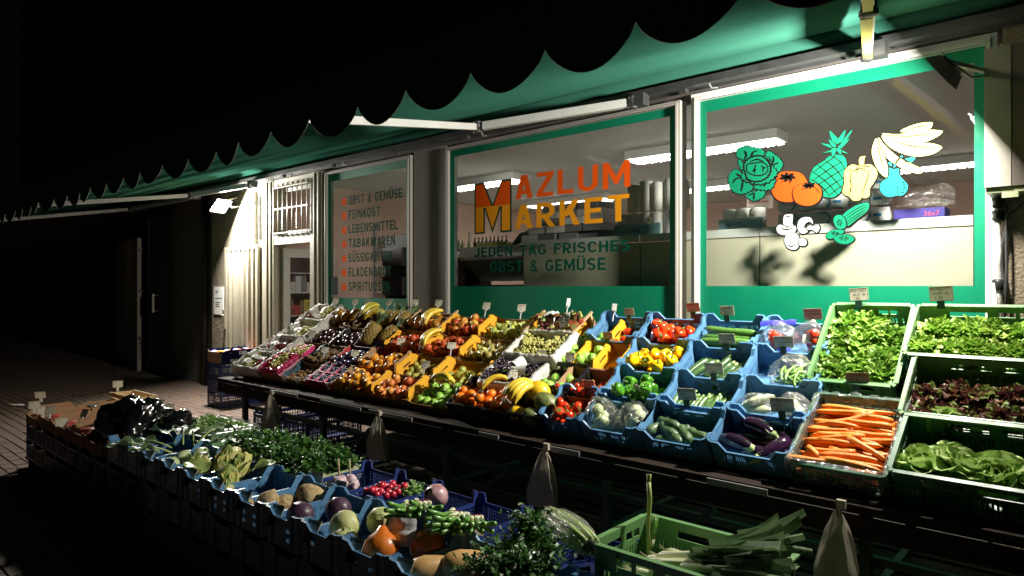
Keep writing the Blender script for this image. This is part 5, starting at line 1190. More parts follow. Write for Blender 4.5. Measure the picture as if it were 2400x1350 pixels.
def chinese(seed):
    q = random.Random(seed); ch = []; mA = LM('leaf_chinese', (.50,.48,.11), (.66,.62,.28), .15); mB = LM('leaf_chinese_out', (.20,.32,.07), (.38,.45,.15), .15)
    r0 = MB(); r0.lathe([(.02,-.13),(.045,-.12),(.055,-.06),(.050,.0),(.030,.06),(.01,.08)], 12)
    for k in range(24):
        t = k/23; b = MB(); L_ = .235*(.82+.18*q.random())*(1-.12*t)
        leaf(b, RZ(k*137.5+q.uniform(-15,15)) @ T(.052-.036*t, 0, -.115) @ RY(-(76+9*t)) @ RX(q.uniform(-8,8)), L_, .125, .30, .42, .38, 0, 10, 8, q.uniform(0,6), .55)
        ch.append(('outer_leaf' if k < 10 else 'leaf', b.mesh('leaf', mB if k in (2, 5) else mA)))
    return ('chinese_cabbage', r0.mesh('chinese_cabbage', mA), ch)
P['chinese0'] = chinese(1); P['chinese1'] = chinese(2)
lkW = M('leek_white', (.68,.68,.48), .4, (.55,.60,.34), 8, 1, coat=.15); lkG = LM('leaf_leek', (.11,.20,.09), (.24,.34,.17), .15)
def leek(seed, L=.52):
    q = random.Random(seed); b = MB(); b.tube([(0,0,0),(.02,0,0),(.10,0,0),(.20,0,0),(.26,0,0)], [.012,.019,.016,.017,.021], 10); ch = []
    r_ = MB()
    for k in range(12): a = q.uniform(0,6.28); r_.tube([(0,.006*math.cos(a),.006*math.sin(a)),(-.02,.012*math.cos(a),.012*math.sin(a)),(-.035,.02*math.cos(a),.02*math.sin(a))], [.0012,.001,.0006], 3)
    ch.append(('roots', r_.mesh('roots', M('leek_root', (.50,.40,.25), .8)), None, 'stuff'))
    for k in range(6):
        l = L*q.uniform(.40,.58); w = .018+.004*k; bn = q.uniform(-.5,.5); lb = q.uniform(.1,.5); bb = MB(); s0 = .0+.004*k
        bb.X = T(.17+.012*k,0,0) @ RX(k*61)
        bb.grid(lambda p, t: (l*p, (t-.5)*2*w*(1-.25*p)+bn*.10*p*p, .014*(1-p)+abs(t-.5)*.05*(1-.3*p)+lb*.16*p*p), 8, 4); ch.append(('leaf', bb.mesh('leaf', lkG)))
    return ('leek', b.mesh('leek', lkW), ch)
for k in range(3): P['leek%d' % k] = leek(k)
def onions(seed):
    q = random.Random(seed); b = MB(); w = MB()
    for k in range(9):
        y, z = -.024+.016*(k % 4)+q.uniform(-.003,.003), -.012+.012*(k//4); e = Vector((.20, y*2.2, z*2.0+.02))
        b.tube([(.03,y,z),(.10,y*1.2,z*1.2), e], [.006,.008,.0085], 8); w.tube([(-.03,y,z),(-.01,y,z),(.03,y,z)], [.004,.010,.006], 7)
    return ('spring_onion_bunch', None, [('green_stems', b.mesh('green_stems', M('spring_onion_green', (.09,.26,.04), .35, (.14,.32,.06), 12, coat=.2))), ('bulbs', w.mesh('bulbs', lkW)), ('rubber_band', MB().tube([(.05,-.03,0),(.05,-.02,.022),(.05,.02,.022),(.05,.03,0),(.05,.02,-.022),(.05,-.02,-.022),(.05,-.03,0)], .0015, 4).mesh('rubber_band', inkR))])
P['spring_onion'] = onions(4)
def celery():
    b = MB(); q = random.Random(3)
    for k in range(9):
        a = k*.7; y, z = .028*math.cos(a), .022*math.sin(a); b.tube([(-.15,y*.8,z*.8),(-.05,y*1.3,z*1.3),(.08,y*1.35,z*1.4),(.17,y*1.1,z)], [.010,.013,.013,.010], 8, flat=lambda t, a: 1+.1*math.cos(5*a))
    return ('celery', b.mesh('celery', M('celery_stalk', (.34,.48,.14), .35, (.44,.55,.22), 8, coat=.25)), [])
P['celery'] = celery()
# kale-like stalk leaves
def stalkleaf(L, Wd, seed):
    b = MB(); leaf(b, T(L*.45,0,.02), L*.7, Wd, -.35, .5, .15, 0, 9, 6, seed*1.3); s_ = MB(); s_.tube([(0,0,0),(L*.3,0,.02),(L*.6,0,.03),(L*1.05,0,.0)], [.006,.005,.004,.001], 6)
    return ('kohlrabi_leaf', b.mesh('kohlrabi_leaf', LM('leaf_kohlrabi', (.085,.15,.07), (.15,.22,.11), .15)), [('stalk', s_.mesh('stalk', stP))])
P['stalkleaf0'] = stalkleaf(.26, .13, 1); P['stalkleaf1'] = stalkleaf(.22, .11, 2)
# a clear bag drawn over its contents
def bag_mesh(rx, ry, rz, seed, neck=0.0, name='plastic_bag', mat=bagW):
    b = MB(); o = seed*7.3
    def f(p, q):
        a = p*2*math.pi; t = q*math.pi; d_ = Vector((math.sin(t)*math.cos(a), math.sin(t)*math.sin(a), -math.cos(t)))
        n_ = noise.noise(d_*2.3+Vector((o,0,0)))*.22 + abs(noise.noise(d_*5+Vector((0,o,0))))*.16 + noise.noise(d_*11+Vector((0,o,0)))*.05; k = 1+n_
        z = d_.z*rz*k; 
        if neck and d_.z > .6: z += neck*(d_.z-.6)*2
        return (d_.x*rx*k, d_.y*ry*k, z)
    b.grid(f, 36, 22); return b.mesh(name, mat)

# ================================================================= stacking in a crate
def pile(w, d, z0, n, r, tilt=0.0, tries=26, seed=0, rj=.08, z_of=None):
    q = random.Random(seed*101+7); L = []; ca, sa = math.cos(rad(tilt)), math.sin(rad(tilt))
    for _ in range(n):
        ri = r*q.uniform(1-rj, 1+rj); best = None
        for _ in range(tries):
            x = q.uniform(-w/2+ri, w/2-ri) if w > 2*ri else 0; y = q.uniform(-d/2+ri, d/2-ri) if d > 2*ri else 0
            z = z0+ri
            for (a, c, e, rr) in L:
                dd = (a-x)**2+(c-y)**2; s_ = (rr+ri)*.94
                if dd < s_*s_: z = max(z, e+math.sqrt(s_*s_-dd))
            g_ = z*ca + y*sa
            if best is None or g_ < best[0]: best = (g_, x, y, z)
        L.append((best[1], best[2], best[3], ri))
    return L
ALPHA = 31.0
ROWS = {1: (3.12, .837), 2: (3.335, .967), 3: (3.59, 1.119), 4: (3.84, 1.274)}
def bottom(xc, y, z, d, h, tilt):
    """matrix of a crate whose front rim stands at y, z, leaning back by tilt"""
    Rm = RX(tilt); o = Vector((xc, y, z)) - (Rm @ Vector((0, -d/2, h)))
    return T(*o) @ Rm
def row_mat(xc, row, d, h, crate_h=.165, dn=0.0):
    y, z = ROWS[row]; B = bottom(xc, y, z, .292, .165, ALPHA)          # the shelf plane the blue crates stand on
    return B @ T(0, (d-.292)/2, dn)
# ---------------------------------------------------------------- the stand
st = base('market_stand', 'long sloping wooden market stand on dark green trestle legs', 'stand', -3.4, 3.5, 0)
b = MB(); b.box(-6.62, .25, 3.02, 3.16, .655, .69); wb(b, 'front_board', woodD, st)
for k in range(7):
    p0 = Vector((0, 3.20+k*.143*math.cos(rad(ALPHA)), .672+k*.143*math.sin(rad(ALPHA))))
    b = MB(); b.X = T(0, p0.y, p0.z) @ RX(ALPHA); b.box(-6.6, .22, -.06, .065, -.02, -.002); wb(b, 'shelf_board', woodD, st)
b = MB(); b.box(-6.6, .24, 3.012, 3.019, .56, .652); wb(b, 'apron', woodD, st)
for x in (-6.2, -4.85, -3.35, -2.05, -.75):
    for (y, h) in ((3.10, .65), (3.98, 1.06)):
        b = MB(); b.box(x-.022, x+.022, y-.022, y+.022, 0, h); wb(b, 'leg', legGreen, st)
    b = MB(); b.beam((x, 3.13, .25), (x, 3.96, .25), .035, .035); b.beam((x, 3.13, .62), (x, 3.98, 1.05), .035, .035); wb(b, 'cross_rail', legGreen, st)
    b = MB(); b.beam((x+.03, 3.12, .05), (x+.62, 3.12, .50), .03, .03, up=(0,1,0)); wb(b, 'brace', legGreen, st)
b = MB(); b.box(-6.2, .2, 3.125, 3.155, .42, .455); wb(b, 'front_rail', legGreen, st)
b = MB()
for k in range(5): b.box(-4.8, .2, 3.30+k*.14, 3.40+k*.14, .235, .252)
wb(b, 'lower_shelf', woodD, st)
stripM = M('price_rail_strip', (.17,.17,.16), .6)
for (x0, x1) in ((-5.5,-5.1),(-4.75,-4.2),(-4.1,-3.6),(-2.95,-2.78),(-2.42,-2.17),(-1.42,-1.13)):
    b = MB(); b.box(x0, x1, 3.003, 3.011, .655, .685); wb(b, 'label_strip', stripM, st)

tagwords = {}
def price_tag(Mx, label, words=(), w=.075, h=.052, mat=tagM, clip='green', lean=-18, turn=0, group=None):
    """card on a clip; Mx = foot point"""
    o = thing('price_tag', label, 'price tag', Mx @ RZ(turn), group)
    b = MB(); b.X = RX(lean); b.box(-w/2, w/2, -.001, .001, .018, .018+h); b.build('card', mat, o)
    b = MB(); b.X = RX(lean)
    if clip == 'green': b.box(-.022, .012, -.008, .006, -.022, .021)
    elif clip == 'pick': b.box(-.004, .004, -.003, .003, -.05, .02); b.box(-.014, .014, -.005, .005, .008, .022)
    else: b.box(-.01, .01, -.006, .006, -.02, .022)
    b.build('clip', clipG if clip == 'green' else clipC, o)
    for i, wd in enumerate(words[:3]):
        hh = h*.20; z = .018+h-.012-hh*.6-i*h*.30
        wm = w*.8 if len(wd) > 6 else None
        me = text_mesh(wd, hh, inkR if (i == 0 and mat is tagP) else ink, wm, .0, 1)
        t = bpy.data.objects.new('lettering', me); COL.objects.link(t); t.parent = o; t.matrix_local = RX(lean) @ T(-w*.42+(i*w*.08), -.0018, z)
    b = MB(); b.X = RX(lean)
    for (x0, x1, z0, z1) in ((-w*.47, w*.47, .018+h*.955, .018+h*.975), (-w*.47, w*.47, .018+h*.03, .018+h*.05), (-w*.47, -w*.458, .018+h*.05, .018+h*.955), (w*.458, w*.47, .018+h*.05, .018+h*.955)): b.box(x0, x1, -.0016, -.0011, z0, z1)
    b.build('border', M('tag_border_olive', (.20,.18,.05), .5), o)
    return o
RS = {'red_apple':.84,'bicolour_apple':.85,'green_apple':.84,'persimmon':.88,'orange':.86,'peach':.86,'pear':.88,'brown_pear':.88,'green_pear':.86,'plum':.92,'passion_fruit':.9}
def fill(Mx, keys, n, w, d, z0, r, label, cat_, group, tilt=0, seed=1, orient='rand', scale=1.0, sj=.08):
    f = RS.get(keys if isinstance(keys, str) else keys[0], 1.0); r *= f; scale *= f
    if f < 1: n = int(n*1.22)
    for (x, y, z, ri) in pile(w, d, z0, n, r, tilt, seed=seed):
        k = R.choice(keys) if isinstance(keys, (list, tuple)) else keys
        if orient == 'rand': Rm = RND()
        elif orient == 'up': Rm = RZ(R.uniform(0,360)) @ RX(R.uniform(-50,50)) @ RY(R.uniform(-50,50))
        elif orient == 'across': Rm = RZ(R.uniform(-14,14)) @ RX(R.uniform(0,360))
        elif orient == 'along': Rm = RZ(90+R.uniform(-16,16)) @ RX(R.uniform(0,360))
        else: Rm = orient()
        inst(P[k], Mx @ T(x, y, z) @ Rm @ SC(scale*R.uniform(1-sj, 1+sj)), label, cat_, group)

# ================================================================= right part of the stand: blue crates
BX = {1: [-2.28,-1.882,-1.474], 2: [-2.274,-1.874,-1.466], 3: [-2.31,-1.91,-1.504], 4: [-2.342,-1.945,-1.532]}
blue = {}
def blue_crate(row, x0, label, w=.396, me=None):
    Mx = row_mat(x0+w/2, row, .292, .165)
    o = inst(('blue_crate', me or CB, []), Mx, label, 'crate', 'blue plastic crates on the market stand'); return Mx
G = 'blue plastic crates on the market stand'
# row 4 (top)
Mx = blue_crate(4, -2.70, 'small blue crate with a few tomatoes, leftmost of the top blue row', .35)
o_ = None
for (x, y, z) in ((-.03,-.09,.05),(.035,-.04,.05),(.01,.06,.045)): inst(P['tomato'], Mx @ T(x, y, z) @ RX(R.uniform(-60,30)) @ SC(1.15), 'ripe tomato on the vine in the leftmost top blue crate', 'tomato', 'tomatoes in the leftmost top blue crate')
price_tag(Mx @ T(.0, .14, .115), 'handwritten tag on the leftmost top blue crate of tomatoes', ('RISPEN', 'KG', '2.49'), turn=4)
price_tag(Mx @ T(-.02, -.15, .105), 'orange handwritten tag on the front of the leftmost top blue crate', ('TOMATEN', '1.99'), mat=tagP, turn=2)
Mx = blue_crate(4, BX[4][0], 'blue crate of red peppers in the top blue row')
fill(Mx, 'red_pepper', 18, .36, .26, .0, .041, 'shiny red bell pepper in the top blue crate under the PAPRIKA tag', 'bell pepper', 'red bell peppers', 18, 2, 'up', 1.0)
price_tag(Mx @ T(.12, .146, .155), 'pinkish PAPRIKA tag on the red pepper crate', ('PAPRIKA', 'KG', '2.99'), w=.09, h=.062, mat=tagP, turn=5)
Mx = blue_crate(4, BX[4][1], 'blue crate of long cucumbers in the top blue row')
for i, (y, z, a) in enumerate(((-.10,.075,-3),(-.055,.085,4),(-.01,.09,-1),(.03,.12,-5),(-.085,.11,2))): inst(P['cucumber'], Mx @ T(-.01+.006*i, y, z) @ RZ(a) @ RX(R.uniform(0,360)), 'long ridged dark green cucumber under the GURKEN tag', 'cucumber', 'long cucumbers')
price_tag(Mx @ T(-.05, .146, .135), 'GURKEN tag clipped above the long cucumbers', ('GURKEN', 'STK', '-.55'), w=.09, h=.062, turn=4)
Mx = blue_crate(4, BX[4][2], 'blue crate with bagged red peppers in the top blue row')
for (x, y, a, s_) in ((-.09,-.02,10,1), (.09,-.01,-12,1.05)):
    for k in range(3): inst(P['red_pepper'], Mx @ T(x+R.uniform(-.045,.045), y-.02+R.uniform(-.04,.04), .085+.035*k) @ RND(), 'red pointed pepper inside a printed bag in the top right blue crate', 'pepper', 'bagged red peppers')
    o = inst(('plastic_bag', bag_mesh(.10, .085, .075, 3+a, .05), []), Mx @ T(x, y, .115) @ RZ(a), ('left' if x < 0 else 'right')+' clear bag of red peppers in the top right blue crate', 'bag')
bM = M('bag_print_blue', (.04,.04,.55), .3)
for (x, y, z, a, L_) in ((-.10,.04,.185,8,.20),(-.05,-.10,.10,-35,.13)):
    b = MB(); b.grid(lambda p, q: ((p-.5)*L_, (q-.5)*.05+.01*noise.noise(Vector((p*6,q*3,a))), .012*noise.noise(Vector((p*9,q*5,a)))+.012*math.sin(q*3.1)), 14, 5)
    o = b.build('bag_flap', bM); o.matrix_world = Mx @ T(x, y, z) @ RZ(a); tag(o, ('upper' if a > 0 else 'lower')+' crumpled blue printed end of the pepper bags', 'bag')
b = MB(); b.box(-.03, .03, -.001, .001, 0, .05); o = b.build('bag_label', whitePap); o.matrix_world = Mx @ T(.09, -.085, .14) @ RX(-50); tag(o, 'white price sticker on the right bag of red peppers', 'label')
price_tag(Mx @ T(.06, .146, .125), 'pinkish tag above the bagged red peppers', ('ROTE SPITZ', 'PAPRIKA', '1.99'), w=.10, h=.066, mat=tagP, turn=5)
# row 3
Mx = blue_crate(3, BX[3][0], 'blue crate of yellow peppers in the third row from the front')
fill(Mx, 'yellow_pepper', 17, .36, .26, .0, .042, 'glossy yellow bell pepper in the third row', 'bell pepper', 'yellow bell peppers', 24, 3, 'up', 1.02)
Mx = blue_crate(3, BX[3][1], 'blue crate of large dark zucchini in the third row')
for i, (x, y, z, a) in enumerate(((-.13,-.02,.055,70),(-.085,-.04,.065,62),(-.03,-.05,.05,80),(.02,-.04,.055,68),(.06,-.06,.05,75),(.095,-.02,.06,60),(.0,-.01,.075,66))): inst(P['zucchini'], Mx @ T(x, y, z+.01) @ RZ(a+180) @ RX(R.uniform(0,360)), 'large dark green zucchini in the third row', 'zucchini', 'large zucchini in the third row')
price_tag(Mx @ T(.02, .150, .125), 'AUBERGINEN-style tag at the back of the large zucchini crate', ('ZUCCHINI', 'SPANIEN', '1.79'), w=.098, h=.064, turn=4)
Mx = blue_crate(3, BX[3][2], 'blue crate with a clear bag of green beans in the third row')
for k in range(44): inst(P['green_bean'], Mx @ T(.06+R.gauss(0,.035), -.035+R.gauss(0,.028), .045+R.uniform(0,.075)) @ RZ(R.uniform(0,360)) @ RX(R.uniform(-25,25)), 'green bean inside the clear bag in the third row', 'green bean', 'green beans in the clear bag')
inst(('plastic_bag', bag_mesh(.135, .105, .085, 5, .06, mat=film), []), Mx @ T(.05, -.02, .085), 'shiny clear bag holding green beans', 'bag')
price_tag(Mx @ T(-.05, .150, .125), 'two-line tag clipped at the back of the green bean crate', ('ROTE PAPRIKA', 'KG SPANIEN', '1.59'), w=.105, h=.066, turn=5)
# row 2
Mx = blue_crate(2, BX[2][0], 'blue crate of green peppers in the second row')
fill(Mx, 'green_pepper', 17, .36, .26, .0, .042, 'dark green bell pepper in the second row', 'bell pepper', 'green bell peppers', 26, 4, 'up')
Mx = blue_crate(2, BX[2][1], 'blue crate of small striped zucchini in the second row')
fill(Mx, 'small_zucchini', 26, .35, .14, .03, .019, 'small pale striped zucchini in the second row', 'small zucchini', 'small zucchini in the second row', 30, 5, lambda: RZ(-100+R.uniform(-14,14)) @ RX(R.uniform(0,360)))
price_tag(Mx @ T(.02, .150, .125), 'MINI ZUCCHINI tag at the back of the small zucchini crate', ('MINI ZUCCHINI', 'KG', '2.99'), w=.105, h=.066, turn=6)
Mx = blue_crate(2, BX[2][2], 'blue crate with bagged chicory in the second row')
chM = LM('leaf_chicory', (.42,.50,.20), (.62,.64,.42), .15)
chp = ('chicory_head', MB().tube([(-.07,0,0),(-.05,0,0),(0,0,0),(.05,0,0),(.08,0,0)], [.012,.026,.030,.022,.004], 10, flat=lambda t, a: 1+.12*math.cos(3*a+t*4)).mesh('chicory_head', chM), [])
for (x, y, a) in ((-.10,-.02,25), (.09,.0,-55)):
    for k in range(4): inst(chp, Mx @ T(x+R.uniform(-.03,.03), y+R.uniform(-.04,.04), .055+.018*k) @ RZ(a+R.uniform(-25,25)) @ RX(R.uniform(0,360)) @ SC(.95), 'pale green chicory head inside a clear bag in the second row', 'chicory', 'chicory heads')
    inst(('plastic_bag', bag_mesh(.105, .075, .055, 8+a, .02, mat=film), []), Mx @ T(x, y, .09) @ RZ(a), ('left' if x < 0 else 'right')+' crumpled clear bag of chicory', 'bag')
# row 1
Mx = blue_crate(1, -2.56, 'narrow blue crate of vine tomatoes at the front left of the blue crates', .276, CBn)
fill(Mx, 'tomato', 17, .25, .26, .01, .035, 'glossy vine tomato in the front row', 'tomato', 'vine tomatoes in the front row', 26, 6, 'up', 1.05)
b = MB()
for k in range(9): x, y = R.uniform(-.09,.05), R.uniform(-.1,.05); b.tube([(x,y,.10),(x+.03,y+.02,.125),(x+.06,y+R.uniform(-.02,.02),.11)], .002, 4)
o = b.build('vine_stems', stG); o.matrix_world = Mx; tag(o, 'thin green vine stems over the front row tomatoes', 'stems')
price_tag(Mx @ T(.05, .150, .115), 'handwritten tag standing before the cherry tomatoes', ('TOMATEN', 'KG', '1.99'), w=.08, h=.06, mat=tagP, turn=5)
Mx = blue_crate(1, BX[1][0], 'blue crate of bagged kohlrabi and fennel in the front row')
for (x, y, a, sd) in ((-.10,-.03,20,1), (.09,.0,-20,2)):
    for k in range(7): inst(P['plain_kohlrabi'], Mx @ T(x+R.uniform(-.05,.05), y+R.uniform(-.05,.05), .045+.016*k) @ RX(R.uniform(-40,40)) @ SC(.85), 'pale green kohlrabi bulb in a clear bag in the front row', 'kohlrabi', 'bagged kohlrabi')
    inst(('plastic_bag', bag_mesh(.105, .095, .085, 20+sd, .09 if sd == 1 else .03), []), Mx @ T(x, y, .085) @ RZ(a), ('left peaked' if sd == 1 else 'right')+' clear bag of kohlrabi', 'bag')
price_tag(Mx @ T(.04, .150, .115), 'grey tag leaning among the green peppers', ('PAPRIKA', '1.50'), w=.08, h=.06, turn=-18, lean=-30)
Mx = blue_crate(1, BX[1][1], 'blue crate of stubby field cucumbers in the front row')
for i, (x, y, z, a) in enumerate(((-.14,-.01,.075,66),(-.09,.02,.08,-20),(-.07,-.03,.085,-32),(-.02,-.06,.08,-40),(.03,-.04,.07,-50),(.07,-.07,.06,-42),(.10,-.02,.065,-25),(.02,-.02,.055,-60),(-.05,-.08,.05,20),(.12,-.07,.045,-60))): inst(P['gherkin'], Mx @ T(x, y, z) @ RZ(a) @ RX(R.uniform(0,360)), 'stubby dull green field cucumber in the front row', 'field cucumber', 'field cucumbers')
price_tag(Mx @ T(-.03, .150, .125), 'GURKEN tag at the back of the field cucumber crate', ('FELDGURKEN', 'KG', '1.49 1.99'), w=.105, h=.07, turn=6)
Mx = blue_crate(1, BX[1][2], 'blue crate of glossy aubergines at the right end of the front blue row')
for (x, y, z, a, r_) in ((-.10,-.05,.075,-12,0),(-.03,.07,.085,-15,40),(.085,-.05,.08,-118,20),(.13,-.04,.05,150,10),(.02,-.08,.045,-5,30),(-.06,.02,.04,10,0),(.10,.05,.05,-30,10)): inst(P['aubergine'], Mx @ T(x, y, z) @ RZ(a) @ RX(r_) @ SC(.95), 'glossy black-purple aubergine in the front row', 'aubergine', 'aubergines')
price_tag(Mx @ T(.08, .150, .125), 'AUBERGINEN tag at the back of the aubergine crate', ('AUBERGINEN', 'KG', 'KL.1 6.95'), w=.115, h=.075, turn=6)
# cherry tomatoes in a brown carton beside the green peppers
Mx = row_mat(-2.47, 2, .292, .165)
inst(tray(.36, .292, .10, .13, cardB, cardB), Mx, 'brown cardboard tray of cherry tomatoes left of the green peppers', 'tray')
inst(tray(.36, .292, .10, .14, cardY, cardB), row_mat(-2.50, 3, .292, .165), 'empty brown cardboard tray with yellow rim above the cherry tomatoes', 'tray')
fill(Mx, 'cherry_tomato', 62, .33, .26, .055, .0175, 'cherry tomato in the brown tray left of the green peppers', 'cherry tomato', 'cherry tomatoes', 24, 7, 'up')

# ================================================================= salad, carrots at the right end
def free_crate(key, me, mname, xc, yf, zf, yb, zb, d, h, label):
    tl = math.degrees(math.atan2(zb-zf, yb-yf)); Mx = bottom(xc, yf, zf, d, h, tl)
    inst((mname, me, []), Mx, label, 'crate'); return Mx, tl
A, tA = free_crate('A', CGd, 'green_crate', -.955, 3.64, 1.125, 4.07, 1.50, .57, .20, 'bright green crate of endive, left of the two top salad crates')
for i in range(14):
    x = (-.115, .0, .115)[i % 3]+R.uniform(-.025,.025); y = -.20+.10*(i//3)+R.uniform(-.02,.02); inst(P['endive%d' % (i % 3)], A @ T(x, y, .115+R.uniform(0,.03)) @ RZ(R.uniform(0,360)) @ RX(R.uniform(-15,15)) @ SC(.82), 'frilly green endive head in the tall green crate', 'endive', 'endive heads')
price_tag(A @ T(-.06, .285, .205), 'ENDIVIEN SALAT tag clipped on the back rim of the left salad crate', ('ENDIVIEN', 'SALAT  KL 1', '1.89'), w=.095, h=.072, turn=7, lean=-40)
price_tag(A @ T(.04, -.31, .17), 'reddish tag hanging on the front rim of the left salad crate', ('MOEHREN', 'KL 1', '-.79'), w=.105, h=.066, mat=tagP, turn=6, lean=-40)
Bm, tB = free_crate('B', CGw, 'green_crate', -.435, 3.75, 1.276, 4.08, 1.507, .392, .20, 'wide bright green crate of oak leaf lettuce at the top right')
for i in range(12):
    x = -.22+.088*(i % 6)+R.uniform(-.02,.02); y = -.10+.15*(i//6)+R.uniform(-.02,.02); inst(P['oak%d' % (i % 3)], Bm @ T(x, y, .11+R.uniform(0,.04)) @ RZ(R.uniform(0,360)) @ RX(R.uniform(-15,15)) @ SC(.85), 'frilly light green oak leaf lettuce at the top right', 'oak leaf lettuce', 'oak leaf lettuces')
price_tag(Bm @ T(-.19, .20, .205), 'EICHBLATT tag clipped on the back rim of the right salad crate', ('EICHBLATT', 'KOPF  KL 1', '1.70'), w=.105, h=.078, turn=7, lean=-30)
Cm, tC = free_crate('C', CGw, 'green_crate', -.385, 3.42, 1.035, 3.75, 1.27, .392, .20, 'green crate of dark red lettuce below the oak leaf crate')
for i in range(12):
    x = -.22+.088*(i % 6)+R.uniform(-.02,.02); y = -.11+.13*(i//6)+R.uniform(-.02,.02); inst(P['lollo%d' % (i % 3)], Cm @ T(x, y, .085+R.uniform(0,.03)) @ RZ(R.uniform(0,360)) @ RX(R.uniform(-15,15)) @ SC(.85), 'dark red curly lettuce in the middle right crate', 'red lettuce', 'red lettuces')
inst(P['butter1'], Cm @ T(-.14, -.13, .12) @ RX(-50) @ SC(.8), 'pale green lettuce head lying among the dark red lettuce', 'lettuce')
Dm, tD = free_crate('D', CDw, 'dark_green_crate', -.36, 3.08, .85, 3.42, 1.03, .392, .20, 'dark green crate of large butterhead lettuce at the bottom right of the stand')
for i, (x, y, z, s_) in enumerate(((-.20,-.06,.10,1.15),(-.07,-.07,.13,1.25),(.05,-.05,.10,1.1),(-.12,.04,.08,1.0),(.17,-.05,.08,1.0))): inst(P['butter%d' % (i % 2)], Dm @ T(x, y, z) @ RZ(R.uniform(0,360)) @ RX(-25+R.uniform(-15,15)) @ SC(s_), ('leftmost smooth','large pale-hearted','third smooth','rear smooth','fourth smooth')[i]+' green butterhead lettuce in the dark green crate', 'lettuce')
for i in range(3): inst(P['curly0'], Dm @ T(.20+.035*i, -.03+.08*i, .12) @ RZ(i*70) @ SC(.8), 'curly pale lettuce at the right end of the dark green crate', 'lettuce', 'curly pale lettuces')
Em = bottom(-.877, 3.10, .81, .50, .15, ALPHA)
inst(('dark_green_crate', CDd, []), Em, 'film lined dark green crate full of carrots', 'crate')
inst(('film_liner', liner(.40, .50, .15, film, .09, 'film_liner', .02, 3), []), Em, 'crinkled clear film lining the carrot crate', 'film')
q = random.Random(11)
for k in range(74):
    row = k//2; y = -.215+(row % 12)*.036+q.uniform(-.008,.008); lay = row//12; x = (-.07 if k % 2 else .065)+q.uniform(-.03,.03)
    a = q.gauss(0, 7) if q.random() < .8 else q.uniform(-35, 35); a += 180 if q.random() < .5 else 0
    inst(P['carrot' if q.random() < .6 else 'long_carrot'], Em @ T(x, y, .055+lay*.026+q.uniform(0,.012)+(.012 if abs(a % 180) > 15 and abs(a % 180) < 165 else 0)) @ RZ(a) @ RY(q.uniform(-3,3)) @ RX(q.uniform(0,360)) @ SC(q.uniform(.85,1.08)), 'bright orange carrot in the film lined crate', 'carrot', 'carrots in the film lined crate')

# ================================================================= left part of the stand: fruit
FX = [-6.55,-6.06,-5.66,-5.25,-4.82,-4.31,-3.86,-3.38,-2.93,-2.58]
DR = {1: 0.0, 2: .035, 3: .06, 4: .02}
def cell(c, r, dn=0.0, dx=0.0): x0, x1 = FX[c], FX[c+1]; return row_mat((x0+x1)/2+DR[r]+dx, r, .292, .165, dn=dn), x1-x0-.006
def fr(c, r, keys, n, rr, what, catn, tray_def, orient='up', z0=.004, sc=1.0, seed=None, gname=None, traylabel=None):
    Mx, w = cell(c, r)
    if tray_def: inst(tray_def(w), Mx, traylabel or ('tray of '+what), 'tray', 'cardboard fruit trays')
    fill(Mx, keys, int(n*1.04), w-.03, .272, z0, rr, what, catn, gname or what, 12, seed or (c*7+r), orient, sc)
    return Mx, w
TY = lambda w: tray(w, .292, .055, .125, cardY, cardB); TB = lambda w: tray(w, .292, .06, .10, cardB, cardB); TR = lambda w: tray(w, .292, .07, .09, cardR, cardR)
TT = lambda w: tray(w, .292, .08, .09, cardT, cardB); TK = lambda w: tray(w, .292, .07, .09, cardK, cardB); TP = lambda w: tray(w, .292, .08, .10, cardP, cardB)
ord_ = {1:'front row', 2:'second row', 3:'third row', 4:'top row'}
# column 0: four paper lined crates of grapes
for r, keys, w_ in ((1, ['red_grapes0','white_grapes0'], 'mixed grapes'), (2, ['red_grapes0','red_grapes1'], 'red grapes'), (3, ['white_grapes0','white_grapes1'], 'white grapes'), (4, ['white_grapes0','white_grapes1','red_grapes0'], 'mixed grapes')):
    Mx, w = cell(0, r); lab = {1:'front',2:'second',3:'third',4:'topmost'}[r]
    inst(wcrate(w, .292, .10), Mx, lab+' white lined crate of '+w_+' at the left end of the stand', 'crate', None)
    inst(('paper_liner', liner(w, .292, .135, paper, .10, 'paper_liner', .05, r), []), Mx, 'crumpled white paper lining the '+lab+' grape crate', 'paper')
    for k in range(9): inst(P[R.choice(keys)], Mx @ T(R.uniform(-w*.32,w*.32), R.uniform(-.09,.09), .085+.02*(k//4)) @ RZ(R.uniform(0,360)) @ RX(R.uniform(-15,15)), 'bunch of '+w_+' in the '+lab+' white lined crate', 'grapes', w_+' in the '+lab+' lined crate')
    for k in range(3):
        b = MB(); b.grid(lambda p, q: ((p-.5)*.12, (q-.5)*.06, .03*math.sin(p*3.1+k)+.02*noise.noise(Vector((p*4,q*4,k+r)))), 8, 4); o = b.build('paper_scrap', whitePap); o.matrix_world = Mx @ T(R.uniform(-.12,.12), R.uniform(-.08,.08), .145) @ RZ(R.uniform(0,360)); tag(o, 'curled white wrapping paper on the grapes of the '+lab+' lined crate', 'paper', 'wrapping papers on the left grapes')
